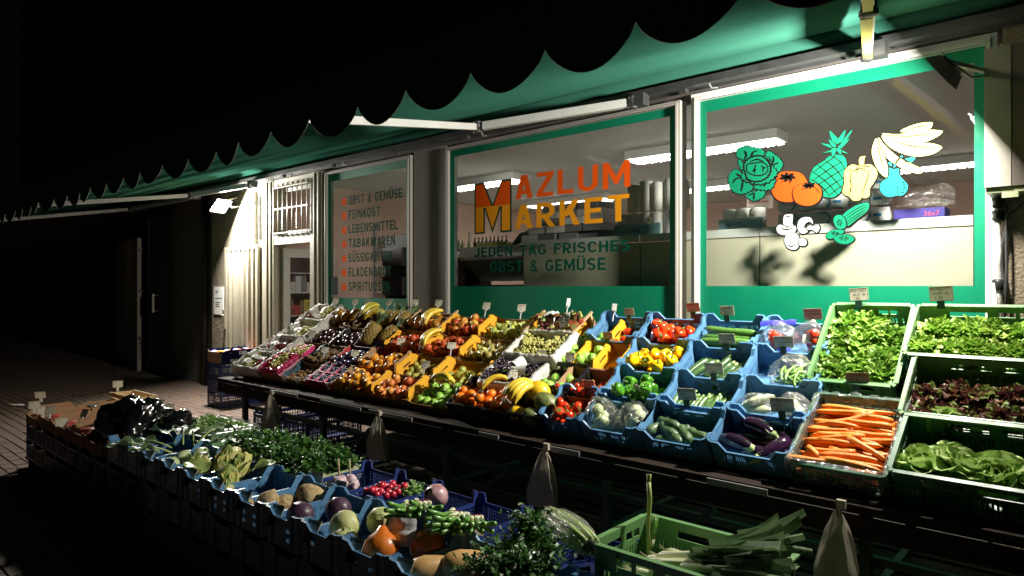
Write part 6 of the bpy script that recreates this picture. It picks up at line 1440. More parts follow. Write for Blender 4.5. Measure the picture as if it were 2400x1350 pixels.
# column 1
Mx, w = cell(1, 1); inst(tray(w, .292, .10, .11, M('carton_pink_white', (.55,.30,.32), .6, (.45,.05,.15), 14, 1.0), cardB), Mx, 'pink and white carton of netted white grapes in the front row', 'tray')
inst(('net_liner', liner(w*.8, .25, .13, M_clear('pink_net', (.95,.45,.6), .05, .2, .6, 30, .35, (.7,.05,.2)), .03, 'net_liner', .0, 9), []), Mx @ T(0,0,.01), 'bright pink net around the white grapes in the front row', 'net')
for k in range(6): inst(P['white_grapes%d' % (k % 2)], Mx @ T(R.uniform(-.09,.09), R.uniform(-.06,.06), .09+.012*k) @ RZ(R.uniform(0,360)), 'white grape bunch in the bright pink net', 'grapes', 'white grapes in the pink net')
Mx, w = cell(1, 2); inst(TT(w), Mx, 'carton of boxed white grapes with pink edges in the second row', 'tray')
pun = MB(); pun.panel((-.055,-.08,0),(1,0,0),(0,1,0),.11,lambda x:.05,.002,[],[0]); pun.panel((-.055,.08,0),(1,0,0),(0,-1,0),.11,lambda x:.05,.002,[],[0]); pun.panel((-.055,-.08,0),(0,1,0),(1,0,0),.16,lambda x:.05,.002,[],[0]); pun.panel((.055,-.08,0),(0,1,0),(-1,0,0),.16,lambda x:.05,.002,[],[0]); pun.box(-.053,.053,-.078,.078,.0,.002)
punm = pun.mesh('punnet', pinkP)
for i in range(2):
    inst(('punnet', punm, []), Mx @ T(-.07+i*.14, -.02, .07) @ RZ(8), ('left' if i == 0 else 'right')+' pink edged punnet of white grapes in the second row', 'punnet')
    for k in range(2): inst(P['white_grapes%d' % k], Mx @ T(-.07+i*.14, -.02+(k-.5)*.05, .105) @ RZ(80), 'white grape bunch in a pink edged punnet', 'grapes', 'white grapes in the punnets')
fr(1, 3, 'passion_fruit', 28, .031, 'dull purple passion fruit left in the third row', 'passion fruit', TK)
fr(1, 4, 'mango', 12, .045, 'orange-brown mango in the top row', 'mango', TR, 'rand')
# column 2
fr(2, 1, 'chestnut', 60, .019, 'brown walnut in the front row box', 'walnut', TT)
fr(2, 2, 'kiwi', 36, .027, 'brown kiwi in the second row', 'kiwi', TK)
fr(2, 3, 'passion_fruit', 26, .031, 'dull purple passion fruit beside the pineapple', 'passion fruit', TK, seed=77)
Mx, w = fr(2, 4, 'coconut', 7, .055, 'rough brown coconut in the top row', 'coconut', TK)
inst(P['banana5g'], Mx @ T(.02, .03, .17) @ RZ(70) @ RX(-20) @ SC(1.1), 'upper yellow banana bunch on top of the coconuts', 'bananas')
inst(P['banana5'], Mx @ T(.17, -.03, .15) @ RZ(20) @ RX(-30) @ SC(1.15), 'lower yellow banana bunch right of the coconuts', 'bananas')
# column 3
Mx, w = cell(3, 1); inst(TR(w), Mx, 'red carton of blueberry punnets in the front row', 'tray')
for i in range(3):
    for j in range(2):
        inst(('punnet', punm, []), Mx @ T(-.13+i*.128, -.065+j*.13, .045) @ SC(1,.75,1), 'punnet of blueberries in the red front carton', 'punnet', 'blueberry punnets')
        inst(('blueberries', blb, []), Mx @ T(-.13+i*.128, -.065+j*.13, .068), 'heap of dark blueberries in a punnet of the red front carton', 'blueberries', 'blueberries')['kind'] = 'stuff'
fr(3, 2, 'plum', 52, .027, 'dark blue plum in the second row box', 'plum', lambda w: tray(w, .292, .09, .10, cardR, cardK))
Mx, w = cell(3, 3); inst(TP(w), Mx, 'purple printed carton holding a leaning pineapple', 'tray')
inst(P['pineapple'], Mx @ T(-.07, .0, .14) @ RX(-48) @ RY(28) @ RZ(30) @ SC(1.15), 'large ripe pineapple leaning with its crown up', 'pineapple')
inst(P['pineapple'], Mx @ T(.10, .06, .09) @ RX(-75) @ RY(20), 'darker pineapple lying in the purple carton', 'pineapple')
Mx, w = cell(3, 4); inst(TK(w), Mx, 'dark carton of small pineapples in the top row', 'tray')
for i in range(3): inst(P['pineapple'], Mx @ T(-.13+i*.12, .0, .11) @ RX(-80) @ RY(R.uniform(-20,20)) @ SC(.85), 'small dark pineapple in the top row', 'pineapple', 'small pineapples of the top row')
# column 4
fr(4, 1, 'persimmon', 20, .044, 'orange persimmon in the front row', 'persimmon', lambda w: tray(w, .292, .06, .11, cardB, cardB))
fr(4, 2, 'persimmon', 19, .044, 'orange persimmon in the second row', 'persimmon', lambda w: tray(w, .292, .06, .14, cardB, cardR))
fr(4, 3, 'red_apple', 25, .040, 'dark red apple in the third row left of the bananas', 'apple', TY)
Mx, w = cell(4, 4); inst(wcrate(w, .292, .10), Mx, 'light wooden crate of mangoes and apples in the top row', 'crate')
fill(Mx, ['bicolour_apple','mango'], 16, w-.05, .25, .02, .042, 'mottled apple or mango in the left wooden crate', 'fruit', 'fruit of the left wooden crate', 26, 33, 'rand')
inst(P['banana5'], Mx @ T(.08, -.02, .15) @ RZ(75) @ RX(-25) @ SC(1.2), 'banana bunch in the left wooden crate of the top row', 'bananas')
# column 5
fr(5, 1, 'peach', 20, .040, 'red and yellow nectarine in the front row', 'nectarine', TY)
fr(5, 2, ['pear','brown_pear'], 13, .036, 'brownish green pear in the second row under the persimmon boxes', 'pear', TY, 'rand')
Mx, w = fr(5, 3, 'red_apple', 22, .040, 'bright red apple in the third row right of the bananas', 'apple', TY, seed=91)
inst(P['banana4'], Mx @ T(-.15, -.03, .15) @ RZ(82) @ RX(-30) @ SC(1.25), 'banana bunch lying between the red apples of the third row', 'bananas')
fr(5, 4, 'bicolour_apple', 22, .040, 'red and yellow apple in the top row', 'apple', TY)
# column 6
Mx, w = fr(6, 1, 'green_apple', 13, .043, 'light green apple in the front row tray with bananas', 'apple', TY)
inst(P['banana3'], Mx @ T(.0, .05, .13) @ RZ(5) @ RX(-55) @ SC(1.1), 'three bananas lying on the green apples of the front row', 'bananas')
fr(6, 2, ['pear','green_pear'], 13, .036, 'green yellow pear in the second row', 'pear', TY, 'rand')
fr(6, 3, 'brown_pear', 22, .037, 'brown green pear in the third row', 'pear', TY, 'up')
fr(6, 4, 'green_pear', 21, .038, 'yellow green pear in the top row', 'pear', TY, 'up')
# column 7
Mx, w = cell(7, 1)
obx = inst(('black_crate', black_crate(.56), []), Mx @ T(.05,0,0), 'black crate of oranges with a printed front panel lettered WPE', 'crate')
fill(Mx @ T(.04,0,0), 'orange', 25, .50, .26, .02, .041, 'bright orange in the black front crate', 'orange', 'oranges', 24, 55, 'rand')
inst(P['banana2'], Mx @ T(.12, .02, .19) @ RZ(50) @ RX(-40) @ SC(1.05), 'two bananas on top of the oranges', 'bananas')
b = MB(); b.box(-.285, .285, -.001, .001, .0, .125); o = b.build('carton_front', cardK); o.parent = obx; o.matrix_local = T(0, -.158, .004)
place_text('WP', .035, M('print_grey', (.28,.28,.28), .5), T(-.02, -.0025, .03), o, None, .03); place_text('E', .035, inkR, T(.055, -.0025, .03), o, None, .03)
b = MB(); b.tube([(-.10+.045*math.cos(a*.35), -.003, .06+.045*math.sin(a*.35)) for a in range(19)], .003, 4); b.tube([(-.10+.025*math.cos(a*.35), -.003, .06+.025*math.sin(a*.35)) for a in range(19)], .003, 4); b.build('emblem', M('print_dull_red', (.12,.03,.025), .5), o)
Mx, w = cell(7, 2, 0, .04)
inst(wcrate(w, .292, .09), Mx, 'paper lined crate of dark grapes in the second row', 'crate')
inst(('paper_liner', liner(w*.98, .29, .13, M('liner_film_white', (.70,.69,.66), .4, (.6,.6,.57), 9, bump=.9, bs=20, trans=.25), .07, 'paper_liner', .05, 6), []), Mx, 'white film lining the dark grape crate', 'paper')
for k in range(8): inst(P['dark_grapes%d' % (k % 2)], Mx @ T(R.uniform(-.16,.16), R.uniform(-.08,.08), .08+.01*k) @ RZ(R.uniform(0,360)), 'dark grape bunch in the film lined crate of the second row', 'grapes', 'dark grapes')
for k, (x, y, a, s_) in enumerate(((-.05,.02,20,1),(.05,-.02,60,1.1),(.0,.06,-10,.9),(.12,.0,100,1))):
    b = MB(); b.grid(lambda p, q: ((p-.5)*.13*s_, (q-.5)*.10*s_, .05*math.sin(p*3.3)*(.6+.4*q)+.01*k), 8, 5); o = b.build('grape_paper', whitePap); o.matrix_world = Mx @ T(x, y, .12) @ RZ(a) @ RX(-18); tag(o, ('left','front','rear','right')[k]+' folded white paper between the dark grapes', 'paper')
Mx, w = cell(7, 3, .01, .06)
inst(wcrate(.46, .30, .11), Mx, 'white lined wooden crate of white grapes in the third row', 'crate')
inst(('paper_liner', liner(.45, .30, .155, paper, .09, 'paper_liner', .05, 7), []), Mx, 'white paper lining the big white grape crate', 'paper')
for k in range(13): inst(P['white_grapes%d' % (k % 2)], Mx @ T(-.15+.1*(k % 4)+R.uniform(-.03,.03), -.07+.07*(k//4)+R.uniform(-.02,.02), .11+.012*(k % 3)) @ RZ(R.uniform(0,360)) @ RX(R.uniform(-20,20)), 'round white grape bunch in the big lined crate of the third row', 'grapes', 'white grapes of the third row')
Mx, w = cell(7, 4, 0, .06)
inst(wcrate(.46, .30, .12), Mx, 'wooden crate of wrapped grapes in the top row', 'crate')
for k in range(8): inst(P[('white_grapes0','red_grapes0','dark_grapes1')[k % 3]], Mx @ T(R.uniform(-.16,.16), R.uniform(-.1,.06), .09+.01*k) @ RZ(R.uniform(0,360)), 'wrapped grape bunch in the top wooden crate', 'grapes', 'grapes of the top wooden crate')
wr = M('wrapper_printed', (.45,.05,.04), .4, (.14,.30,.07), 22, 1.6)
for k in range(5):
    b = MB(); b.grid(lambda p, q: ((p-.5)*.15, (q-.5)*.11, .05*math.sin(p*3.1)+.03*noise.noise(Vector((p*5,q*5,k)))), 8, 6); o = b.build('grape_wrapper', wr if k % 2 == 0 else whitePap); o.matrix_world = Mx @ T(-.15+k*.085, .02*(k % 2), .16) @ RZ(k*33) @ RX(-20); tag(o, ('colourful printed' if k % 2 == 0 else 'plain white')+' grape wrapper in the top wooden crate', 'wrapper', 'grape wrappers of the top crate '+('printed' if k % 2 == 0 else 'white'))
# column 8
Mx, w = cell(8, 1, 0, .03)
inst(('black_crate', black_crate(.36), []), Mx, 'black crate of melons and bananas in the front row', 'crate')
for i, (k, x, y, z, s_, lab) in enumerate((('yellow_melon',-.09,-.09,.07,.85,'yellow melon at the front of the black crate'),('yellow_melon',.02,.06,.15,1,'big yellow melon behind the bananas'),('green_melon',.12,-.01,.12,1,'dark green ribbed melon right of the bananas'),('green_melon',.06,-.11,.07,.9,'dark green melon at the front right of the black crate'),('green_melon',-.1,.07,.06,.8,'green melon hidden behind the bananas'))): inst(P[k], Mx @ T(x, y, z) @ RY(90+i*20) @ RZ(i*40) @ SC(s_), lab, 'melon')
inst(P['banana5'], Mx @ T(-.06, -.02, .205) @ RZ(80) @ RX(10) @ RY(8) @ SC(1.2), 'big ripe banana bunch on the melons', 'bananas')
Mx, w = cell(8, 2, 0, .02); inst(('black_crate', black_crate(.36), []), Mx, 'black slotted crate of limes below the green apples', 'crate')
fill(Mx, 'green_apple', 10, .32, .25, .0, .045, 'green apple in the black slotted crate', 'apple', 'green apples in the black crate', 26, 12)
fr(8, 3, 'green_apple', 12, .046, 'large green apple in the third row right of the grapes', 'apple', TY, seed=5)
fr(8, 4, 'green_apple', 6, .046, 'large green apple below the brown box edge in the top row', 'apple', TY, seed=6)

# price tags on the fruit part
NM = ['TRAUBEN','MANGO','KOKOS','BANANEN','ANANAS','AEPFEL','ELSTAR','BIRNEN','TRAUBEN','GR. SMITH']
for i, (c, r, dx, dz, lab, tl, tn) in enumerate(((0,4,.1,.14,'tall tag above the topmost lined grape crate',-12,60),(1,4,.0,.14,'tag above the mangoes in the top row',-25,50),(1,4,.2,.14,'tag right of the mango tag in the top row',-25,40),(2,4,.16,.15,'brightly lit tag over the bananas of the top row',-30,40),
        (3,4,.14,.14,'tag above the small pineapples in the top row',-15,58),(4,4,.0,.15,'tag above the left wooden crate in the top row',-25,45),(5,4,.12,.13,'tag above the red and yellow apples in the top row',-20,45),(6,4,.05,.12,'tag above the yellow green pears in the top row',-20,50),(7,4,.08,.18,'tag above the wrapped grapes in the top row',-10,0),(8,4,.08,.14,'tag above the green apples in the top row',-8,0))):
    Mx, w = cell(c, r); p = Mx @ Vector((dx, .14, dz)); price_tag(T(*p), lab, (NM[i], 'KG', '1.99'), w=.07, h=.06, clip='pick', lean=tl, turn=tn-30)
for i, (c, r, dx, dy, dz, lab, tl, tn) in enumerate(((1,3,-.1,-.12,.12,'yellowish tag in front of the left passion fruit',-20,30),(2,2,.05,-.05,.12,'tag stuck in the kiwis of the second row',-35,40),(3,2,.1,-.05,.12,'tag stuck in the plums of the second row',-35,40),(4,3,.0,-.12,.11,'dark turned tag in front of the dark red apples',10,60),(5,3,.15,-.12,.12,'tag stuck at the red apples of the third row',-35,35),
        (5,2,.1,-.08,.11,'tag in front of the brownish pears of the second row',-25,15),(7,3,.16,-.15,.13,'tag on the front right edge of the white grape crate',-15,10),(7,2,.14,-.10,.14,'tag stuck in the dark grapes',-30,35),(8,3,.0,-.14,.12,'dark tag on the green apples of the third row',-12,8))):
    Mx, w = cell(c, r); p = Mx @ Vector((dx, dy, dz)); price_tag(T(*p), lab, (['PASSION','KIWI','PFLAUMEN','AEPFEL','JONAGOLD','BIRNEN','TRAUBEN','TRAUBEN','GRANNY'][i], 'KL 1', '2.49'), w=.07, h=.055, clip='pick', lean=tl, turn=tn)
for i, (c, r, dx, lab) in enumerate(((2,1,-.12,'blank white card in the walnut box'),(2,1,.1,'blank white card between the walnut and blueberry boxes'),(3,2,-.1,'blank white card in the plum box'),(3,1,.17,'red edged white card at the end of the blueberry box'))):
    Mx, w = cell(c, r); b = MB(); b.box(-.03,.03,-.001,.001,0,.06); o = b.build('card', whitePap); o.matrix_world = Mx @ T(dx, -.15, .05) @ RZ(20) @ RX(-10); tag(o, lab, 'card')

# ================================================================= bags that hang from the stand
def hang_bag(x, z0, z1, w, lab, seed):
    o = base('hanging_bag', lab, 'bag', x, 2.96, z1); b = MB()
    def f(p, q):
        t = 1-q; ww = w*(.10+.92*min(1, q*1.25)**.75); s_ = (p-.5)*2
        fold = .018*math.sin(p*7+seed)*(.4+q)+.012*noise.noise(Vector((p*5,q*4,seed)))
        return (x+s_*ww/2+.006*noise.noise(Vector((p*3, q*5, seed+3))), 2.955-.03*math.sin(q*2.2)+fold, z1+(z0-z1)*q+.02*s_*math.sin(seed*2)*q)
    b.grid(f, 14, 22); b.grid(lambda p, q: tuple(Vector(f(p, q))+Vector((0,.05*math.sin(q*3.14*.9+.1),0))), 14, 22); wb(b, 'bag_body', clothBag, o)
    b = MB(); b.tube([(x-.01,2.97,z1-.02),(x,2.985,z1+.01),(x+.005,3.0,z1+.015)], .006, 5); b.cbox((x+.01,2.965,z1+.02),(.035,.02,.035)); wb(b, 'loop', clothBag, o)
hang_bag(-5.46, .33, .655, .27, 'leftmost cream bag hanging from the stand front', 1)
hang_bag(-3.93, .36, .665, .23, 'second cream bag from the left hanging from the stand front', 2)
hang_bag(-2.38, .35, .67, .21, 'third cream bag from the left, hanging under the kohlrabi', 3)
hang_bag(-.82, .39, .68, .165, 'rightmost grey-cream bag hanging under the carrots', 4)
# empty navy crates under the stand
for i, (x, y, n) in enumerate(((-6.05,3.5,2),(-5.55,3.55,2),(-5.1,3.6,1))):
    for k in range(n): inst(('navy_crate', CNf, []), T(x, y, .0+k*.192), ('lower' if k == 0 else 'upper')+' empty navy crate under the left end of the stand, '+('nearest the end','second','third')[i], 'crate')
# tall stack by the door with the snack box on top
for k in range(3): inst(('navy_crate', CNf, []), T(-8.88, 4.30, k*.192) @ RZ(0), ('lowest','middle','upper')[k]+' dark blue crate in the stack under the DER FLIEGER box', 'crate')
Mx = T(-8.88, 4.30, .578)
flg = inst(tray(.42, .58, .15, .18, cardN, cardB), Mx, 'dark blue carton lettered DER FLIEGER full of snack packets', 'carton')
for i, (t_, z) in enumerate((('DER', .112), ('FLIEGER', .012))):
    o = place_text(t_, .045, M('print_silver', (.5,.5,.5), .5), Mx @ T(.2125, -.22 if i else -.12, z) @ RZ(90), None, None, .035); o.parent = flg; o.matrix_local = T(.2125, -.17 if i else -.05, z) @ RZ(90)
q = random.Random(3)
snM = [M('snack_blue', (.05,.08,.45), .3, (.5,.5,.6), 20, .8), M('snack_orange', (.75,.32,.04), .3, (.8,.55,.15), 14), M('snack_red', (.6,.06,.04), .3, (.7,.3,.1), 14)]
sp = []
for k in range(3):
    b = MB(); b.grid(lambda p, q_: ((p-.5)*.13, (q_-.5)*.09, .022*math.sin(p*3.14)*math.sin(q_*3.14)+.006*noise.noise(Vector((p*8,q_*8,k)))), 8, 6); b.grid(lambda p, q_: ((p-.5)*.13, (q_-.5)*.09, -.018*math.sin(p*3.14)*math.sin(q_*3.14)), 8, 6); sp.append(b.mesh('snack_packet', snM[k]))
for k in range(22):
    j = k % 11; x = -.14+.14*(j % 3); y = -.22+.14*(j//3); c_ = 0 if (x < 0) else (2 if y > 0 else 1)
    inst(('snack_packet', sp[c_], []), Mx @ T(x+q.uniform(-.02,.02), y+q.uniform(-.02,.02), .12+.025*(k//11)) @ RZ(q.uniform(0,360)) @ RX(q.uniform(-20,20)), ('blue','orange','red')[c_]+' snack packet in the DER FLIEGER carton', 'packet', ('blue','orange','red')[c_]+' snack packets')
price_tag(Mx @ T(.05, -.1, .17), 'yellow price card above the snack packets', ('SUESSES', '-.99'), w=.10, h=.11, mat=tagYl, clip='pick', lean=-10, turn=-25)
price_tag(Mx @ T(.17, .10, .17), 'pale card at the back of the snack packets', ('2.49',), w=.06, h=.09, clip='pick', lean=-10, turn=-25)
# ================================================================= the low display in front: outer row y 1.55-1.95, inner row y 1.95-2.35
ZR = .588                                        # height of the crate rims
GS = 'stacked crates that carry the front display'
def outer(x0, label, me=CBt, nm='blue_crate', z=None, y=1.75):
    Mx = T(x0+.15, y, ZR-.165); inst((nm, me, []), Mx, label, 'crate'); return Mx
# supporting crates under both rows
def under(x, y):
    L = [(-7.0,'leftmost tray'),(-6.7,'gap between the two leftmost trays'),(-6.4,'second tray from the left'),(-6.1,'third tray from the left'),(-5.8,'fourth tray from the left'),(-5.5,'fifth tray from the left'),(-5.2,'left half of the black bag'),(-4.9,'right half of the black bag'),(-4.6,'crate beside the black bag'),(-4.3,'kohlrabi leaves'),(-4.0,'left Chinese cabbage'),(-3.7,'right Chinese cabbage'),(-3.4,'nearly empty crate'),(-3.1,'celeriac'),(-2.8,'red cabbage'),(-2.5,'white cabbage'),(-2.2,'pumpkins'),(-1.9,'butternut squash'),(-1.6,'herb bunch'),(-1.2,'crate left of the leeks')]
    return min(L, key=lambda e: abs(e[0]-x-.15))[1] + (' on the street side' if y < 2 else ' in the inner row')
sup_names = []
for i in range(20):
    x = -7.15+i*.305
    for (y, me, nm) in ((1.75, CBt if x > -4.5 else CNv, 'blue_crate' if x > -4.5 else 'navy_crate'), (2.155, CNv, 'navy_crate')):
        for k in range(2 if y < 2 else 2):
            inst((nm, me, []), T(x+.15, y, ZR-.165-.168*(k+1)), ('upper' if k == 0 else 'lower')+' supporting '+nm.replace('_',' ')+' under the '+under(x, y), 'crate', 'crates that carry the front display')
pl = base('pallet', 'low wooden pallet base carrying the front display crates', 'pallet', -4.2, 1.95, 0)
b = MB()
for k in range(7): b.box(-7.2, -.95, 1.56+k*.12, 1.64+k*.12, .065, .083)
wb(b, 'deck_board', woodD, pl)
for k in range(8):
    b = MB(); x = -7.1+k*.85; b.box(x, x+.09, 1.56, 2.36, .0, .064); wb(b, 'block', woodD, pl)

def tagf(x, lab, words=('KG','1.49'), y=1.545, z=ZR-.055, mat=tagM, turn=12, lean=-34): price_tag(T(x, y, z), lab, words, w=.075, h=.055, mat=mat, turn=turn, lean=lean)
# outer row, left to right
M0 = outer(-4.745, 'blue crate under the kohlrabi leaves and black bag')
M1 = outer(-4.44, 'blue crate of kohlrabi with large dull leaves')
M2 = outer(-4.135, 'blue crate of yellow Chinese cabbage, left one')
M3 = outer(-3.83, 'blue crate of Chinese cabbage with a loose green leaf, right one')
M4 = outer(-3.525, 'nearly empty blue crate with a stick or two, left of the celeriac')
M4b = outer(-3.22-.0, 'blue crate of knobbly celeriac') if False else None
M5 = outer(-3.22, 'blue crate with celeriac roots')
M6 = outer(-2.915, 'blue crate of dark red cabbage')
M7 = outer(-2.61, 'blue crate of white cabbage')
M8 = outer(-2.305, 'blue crate of orange pumpkins in the outer front row')
M9 = outer(-2.0, 'blue crate of butternut squash at the bottom edge')
M10 = outer(-1.695, 'blue crate with a pumpkin under the big herb bunch')
M11 = outer(-1.39, 'blue crate at the bottom edge left of the green leek crate')
for i, (k, x, y, z, a, r_) in enumerate((('stalkleaf0',-.05,-.12,.13,200,10),('stalkleaf1',-.02,-.05,.15,230,-10),('stalkleaf0',.05,.05,.16,160,0),('stalkleaf1',.1,-.1,.15,260,0),('stalkleaf0',-.15,.02,.15,190,20),('stalkleaf1',.12,.1,.16,20,0),('stalkleaf0',.0,.1,.17,100,0),('stalkleaf1',-.08,-.16,.14,215,15),('stalkleaf0',.06,-.02,.18,150,-15),('stalkleaf1',-.1,.08,.17,175,10),('stalkleaf0',.02,-.15,.16,245,0),('stalkleaf1',.1,.05,.18,120,5))):
    inst(P[k], M1 @ T(x-.03, y, z+.02) @ RZ(a) @ RX(r_) @ RY(-12), 'dull grey-green kohlrabi leaf hanging over the crate', 'leaf', 'kohlrabi leaves')
for i, (x, y) in enumerate(((.05,-.1),(-.06,.02),(.08,.08),(-.05,.13))): inst(P['plain_kohlrabi'], M1 @ T(x, y, .10) @ SC(1.2), 'pale kohlrabi bulb among its leaves in the outer front row', 'kohlrabi', 'kohlrabi of the outer front row')
for i, (Mx, x, y, z, a, tl, k) in enumerate(((M2,.02,-.06,.13,-20,-52,0),(M2,.05,.10,.15,10,-40,1),(M3,.0,.06,.16,30,-35,0),(M3,.08,-.05,.12,60,-60,1),(M2,-.07,.14,.10,-60,-30,0))):
    inst(P['chinese%d' % k], Mx @ T(x, y, z) @ RZ(a) @ RX(tl) @ SC(.78), ('front left','rear left','rear right','front right','half hidden')[i]+' yellow-green Chinese cabbage head of the outer row', 'cabbage')
for i, (Mx, x, y, a) in enumerate(((M3,.06,-.02,120),(M3,.10,.08,60),(M3,-.08,-.10,200))): 
    b = MB(); leaf(b, I4, .17, .13, -.35, .25, .15, 0, 10, 8, i*1.7, .3); o = b.build('cabbage_leaf', MATS['leaf_chinese_out']); o.matrix_world = Mx @ T(x, y, .14) @ RZ(a) @ RY(-25); tag(o, ('big loose green','pale upright','loose drooping')[i]+' outer leaf on the Chinese cabbages', 'leaf')
for i in range(3): inst(P['onion_stick'], M4 @ T(.02*i, -.02+.03*i, .03+.01*i) @ RZ(50+12*i), 'thin brown horseradish stick in the nearly empty blue crate', 'horseradish', 'horseradish sticks')
for i, (x, y, z, s_) in enumerate(((-.04,-.08,.075,1),(.05,.10,.075,1.05),(-.02,.0,.05,.9),(-.08,-.16,.07,.6))): inst(P['celeriac'], M5 @ T(x, y, z+.03) @ RND() @ SC(s_), ('front','rear brown','sunken','small front')[i]+' knobbly celeriac root in its blue crate', 'celeriac')
for i, (x, y, z) in enumerate(((-.02,-.09,.085),(.03,.08,.08))): inst(P['red_cabbage'], M6 @ T(x, y, z+.03) @ RND() @ SC(.88), ('front','rear')[i]+' dark red cabbage head in its blue crate', 'cabbage')
for i, (x, y, z) in enumerate(((-.03,-.05,.095),(.04,.09,.09),(.06,-.12,.06))): inst(P['white_cabbage'], M7 @ T(x, y, z+.035) @ RND() @ SC(.88), ('front','rear','small half hidden')[i]+' pale white cabbage head in its blue crate', 'cabbage')
inst(P['pumpkin'], M8 @ T(-.04, -.08, .11) @ RX(-18) @ RY(-15) @ SC(.95), 'pointed orange hokkaido pumpkin at the front of its crate', 'pumpkin')
inst(P['round_pumpkin'], M8 @ T(.05, .09, .09) @ RX(50) @ SC(.92), 'round deep orange pumpkin at the rear of its crate', 'pumpkin')
for i, (x, y, z, a) in enumerate(((-.02,-.06,.12,68),(.06,.04,.13,62),(.0,.0,.05,75),(-.07,.03,.06,70))): inst(P['butternut'], M9 @ T(x, y, z) @ RZ(a) @ RX(i*40) @ SC(.95), ('left','right','lower','hidden')[i]+' tan butternut squash in the outer blue crate', 'squash')
inst(P['round_pumpkin'], M10 @ T(.02, -.13, .07) @ SC(.8), 'half hidden orange pumpkin at the bottom edge of the photo', 'pumpkin')
inst(P['pumpkin'], M11 @ T(.0, -.08, .03) @ SC(.8), 'orange pumpkin deep in the crate by the leek crate', 'pumpkin')
nmT = ['cauliflower leaves','left Chinese cabbage','right Chinese cabbage','nearly empty crate','celeriac','red cabbage','white cabbage','pumpkins','butternut squash']
for i, x in enumerate((-4.36,-4.06,-3.75,-3.44,-3.14,-2.83,-2.53,-2.22,-1.92)): tagf(x, 'worn price card clipped to the street side of the crate of '+nmT[i], (['KOHLRABI','CHINAKOHL','CHINAKOHL','MEERRETTICH','SELLERIE','ROTKOHL','WEISSKOHL','KUERBIS','BUTTERNUT'][i], '1.49'), turn=14)
b = MB(); b.grid(lambda p, q: ((p-.5)*.16, (q-.5)*.14, .05*math.sin(p*2.8)+.02*noise.noise(Vector((p*4,q*4,1)))), 10, 8); o = b.build('newspaper', M('newsprint', (.72,.70,.66), .8, (.40,.40,.42), 60, .5)); o.matrix_world = M8 @ T(-.04, .03, .15) @ RZ(30) @ RX(70) @ SC(.8); tag(o, 'crumpled newspaper sheet between the two pumpkins', 'newspaper')
# big dark herb bunch and celery
for i in range(6): inst(P['parsley%d' % (i % 3)], M10 @ T(-.06+.06*(i % 3), -.06+.13*(i//3), .11+.02*(i % 3)) @ RZ(i*47) @ RX(R.uniform(-20,20)) @ SC(1.05), 'bushy dark celery herb bunch heaped above the butternut squash', 'herbs', 'dark herb bunches at the bottom edge')
inst(P['parsley1'], M10 @ T(-.02, .12, .22) @ SC(.95), 'upright herb tip standing highest of the dark bunch', 'herbs')
inst(P['celery'], T(-1.56, 2.08, .66) @ RZ(-28) @ SC(1.15), 'celery in a clear sleeve lying right of the herb bunch', 'celery')
inst(('clear_sleeve', bag_mesh(.19, .062, .052, 31, 0, 'clear_sleeve', film), []), T(-1.55, 2.075, .66) @ RZ(-28), 'shiny clear sleeve around the celery', 'bag')
# inner row
def inner(x0, label, me=CNv, nm='navy_crate'): Mx = T(x0+.15, 2.155, ZR-.17); inst((nm, me, []), Mx, label, 'crate'); return Mx
N1 = inner(-3.22, 'navy mesh crate of garlic'); N2 = inner(-2.915, 'navy mesh crate of radishes'); N3 = inner(-2.61, 'navy mesh crate of radicchio'); N4 = inner(-2.305, 'navy mesh crate of spring onions'); N5 = inner(-2.0, 'navy mesh crate behind the herb bunch'); N6 = inner(-1.695, 'navy mesh crate left of the leek crate')
for i in range(6): inst(P['garlic'], N1 @ T(.0+R.uniform(-.06,.09), R.uniform(-.12,.06), .11+.02*(i % 2)) @ RND() @ SC(1.1), 'white purple garlic bulb in the navy mesh crate', 'garlic', 'garlic bulbs')
for i, (x, y) in enumerate(((-.06,-.06),(.0,-.03))): inst(('garlic_stalk', MB().tube([(0,0,0),(.004,0,.08),(-.004,0,.15)], .005, 6).mesh('garlic_stalk', MATS['stem_cork']), []), N1 @ T(x, y, .09), ('left','right')[i]+' dry garlic stalk sticking up from its crate', 'stalk')
for (x, y, z, r_) in pile(.20, .20, .04, 16, .021, seed=3): inst(P['radish'], N2 @ T(x-.02, y, z+.06) @ SC(1.25), 'bright red radish heaped in the navy mesh crate', 'radish', 'radishes')
inst(P['cress0'], N2 @ T(.08, .10, .07) @ SC(.9), 'yellowed radish greens behind the radishes', 'leaves')
inst(P['cress1'], N2 @ T(.0, .06, .08) @ SC(.5), 'small tuft of radish greens between the radishes', 'leaves')
inst(P['radicchio'], N3 @ T(-.02, .07, .14) @ RX(60) @ RZ(30) @ SC(1.05), 'single white veined radicchio head in a navy crate', 'radicchio')
for i, (x, y, z, a) in enumerate(((-2.36,1.97,.60,100),(-2.31,1.99,.615,112),(-2.06,1.98,.605,96),(-2.0,2.01,.615,108),(-2.12,2.03,.60,90))): inst(P['spring_onion'], T(x, y, z) @ RZ(a+180+30) @ RY(-8) @ SC(1.2), ('leftmost','second','third','fourth','lower')[i]+' bunch of spring onions across the inner crates', 'spring onions')
tagf(-2.92, 'card standing at the street side of the radish crate', ('RADIESCHEN', '-.79'), y=1.96, turn=10, lean=-12)
tagf(-3.16, 'card leaning before the garlic', ('KNOBLAUCH', '-.49'), y=1.97, turn=20, lean=-20)
tagf(-2.36, 'card half hidden under the spring onions', ('LAUCHZWIEBEL', '-.59'), y=1.97, turn=30, lean=-35)
tagf(-1.98, 'card half hidden behind the butternut squash', ('SELLERIE', '1.29'), y=1.99, turn=35, lean=-40)
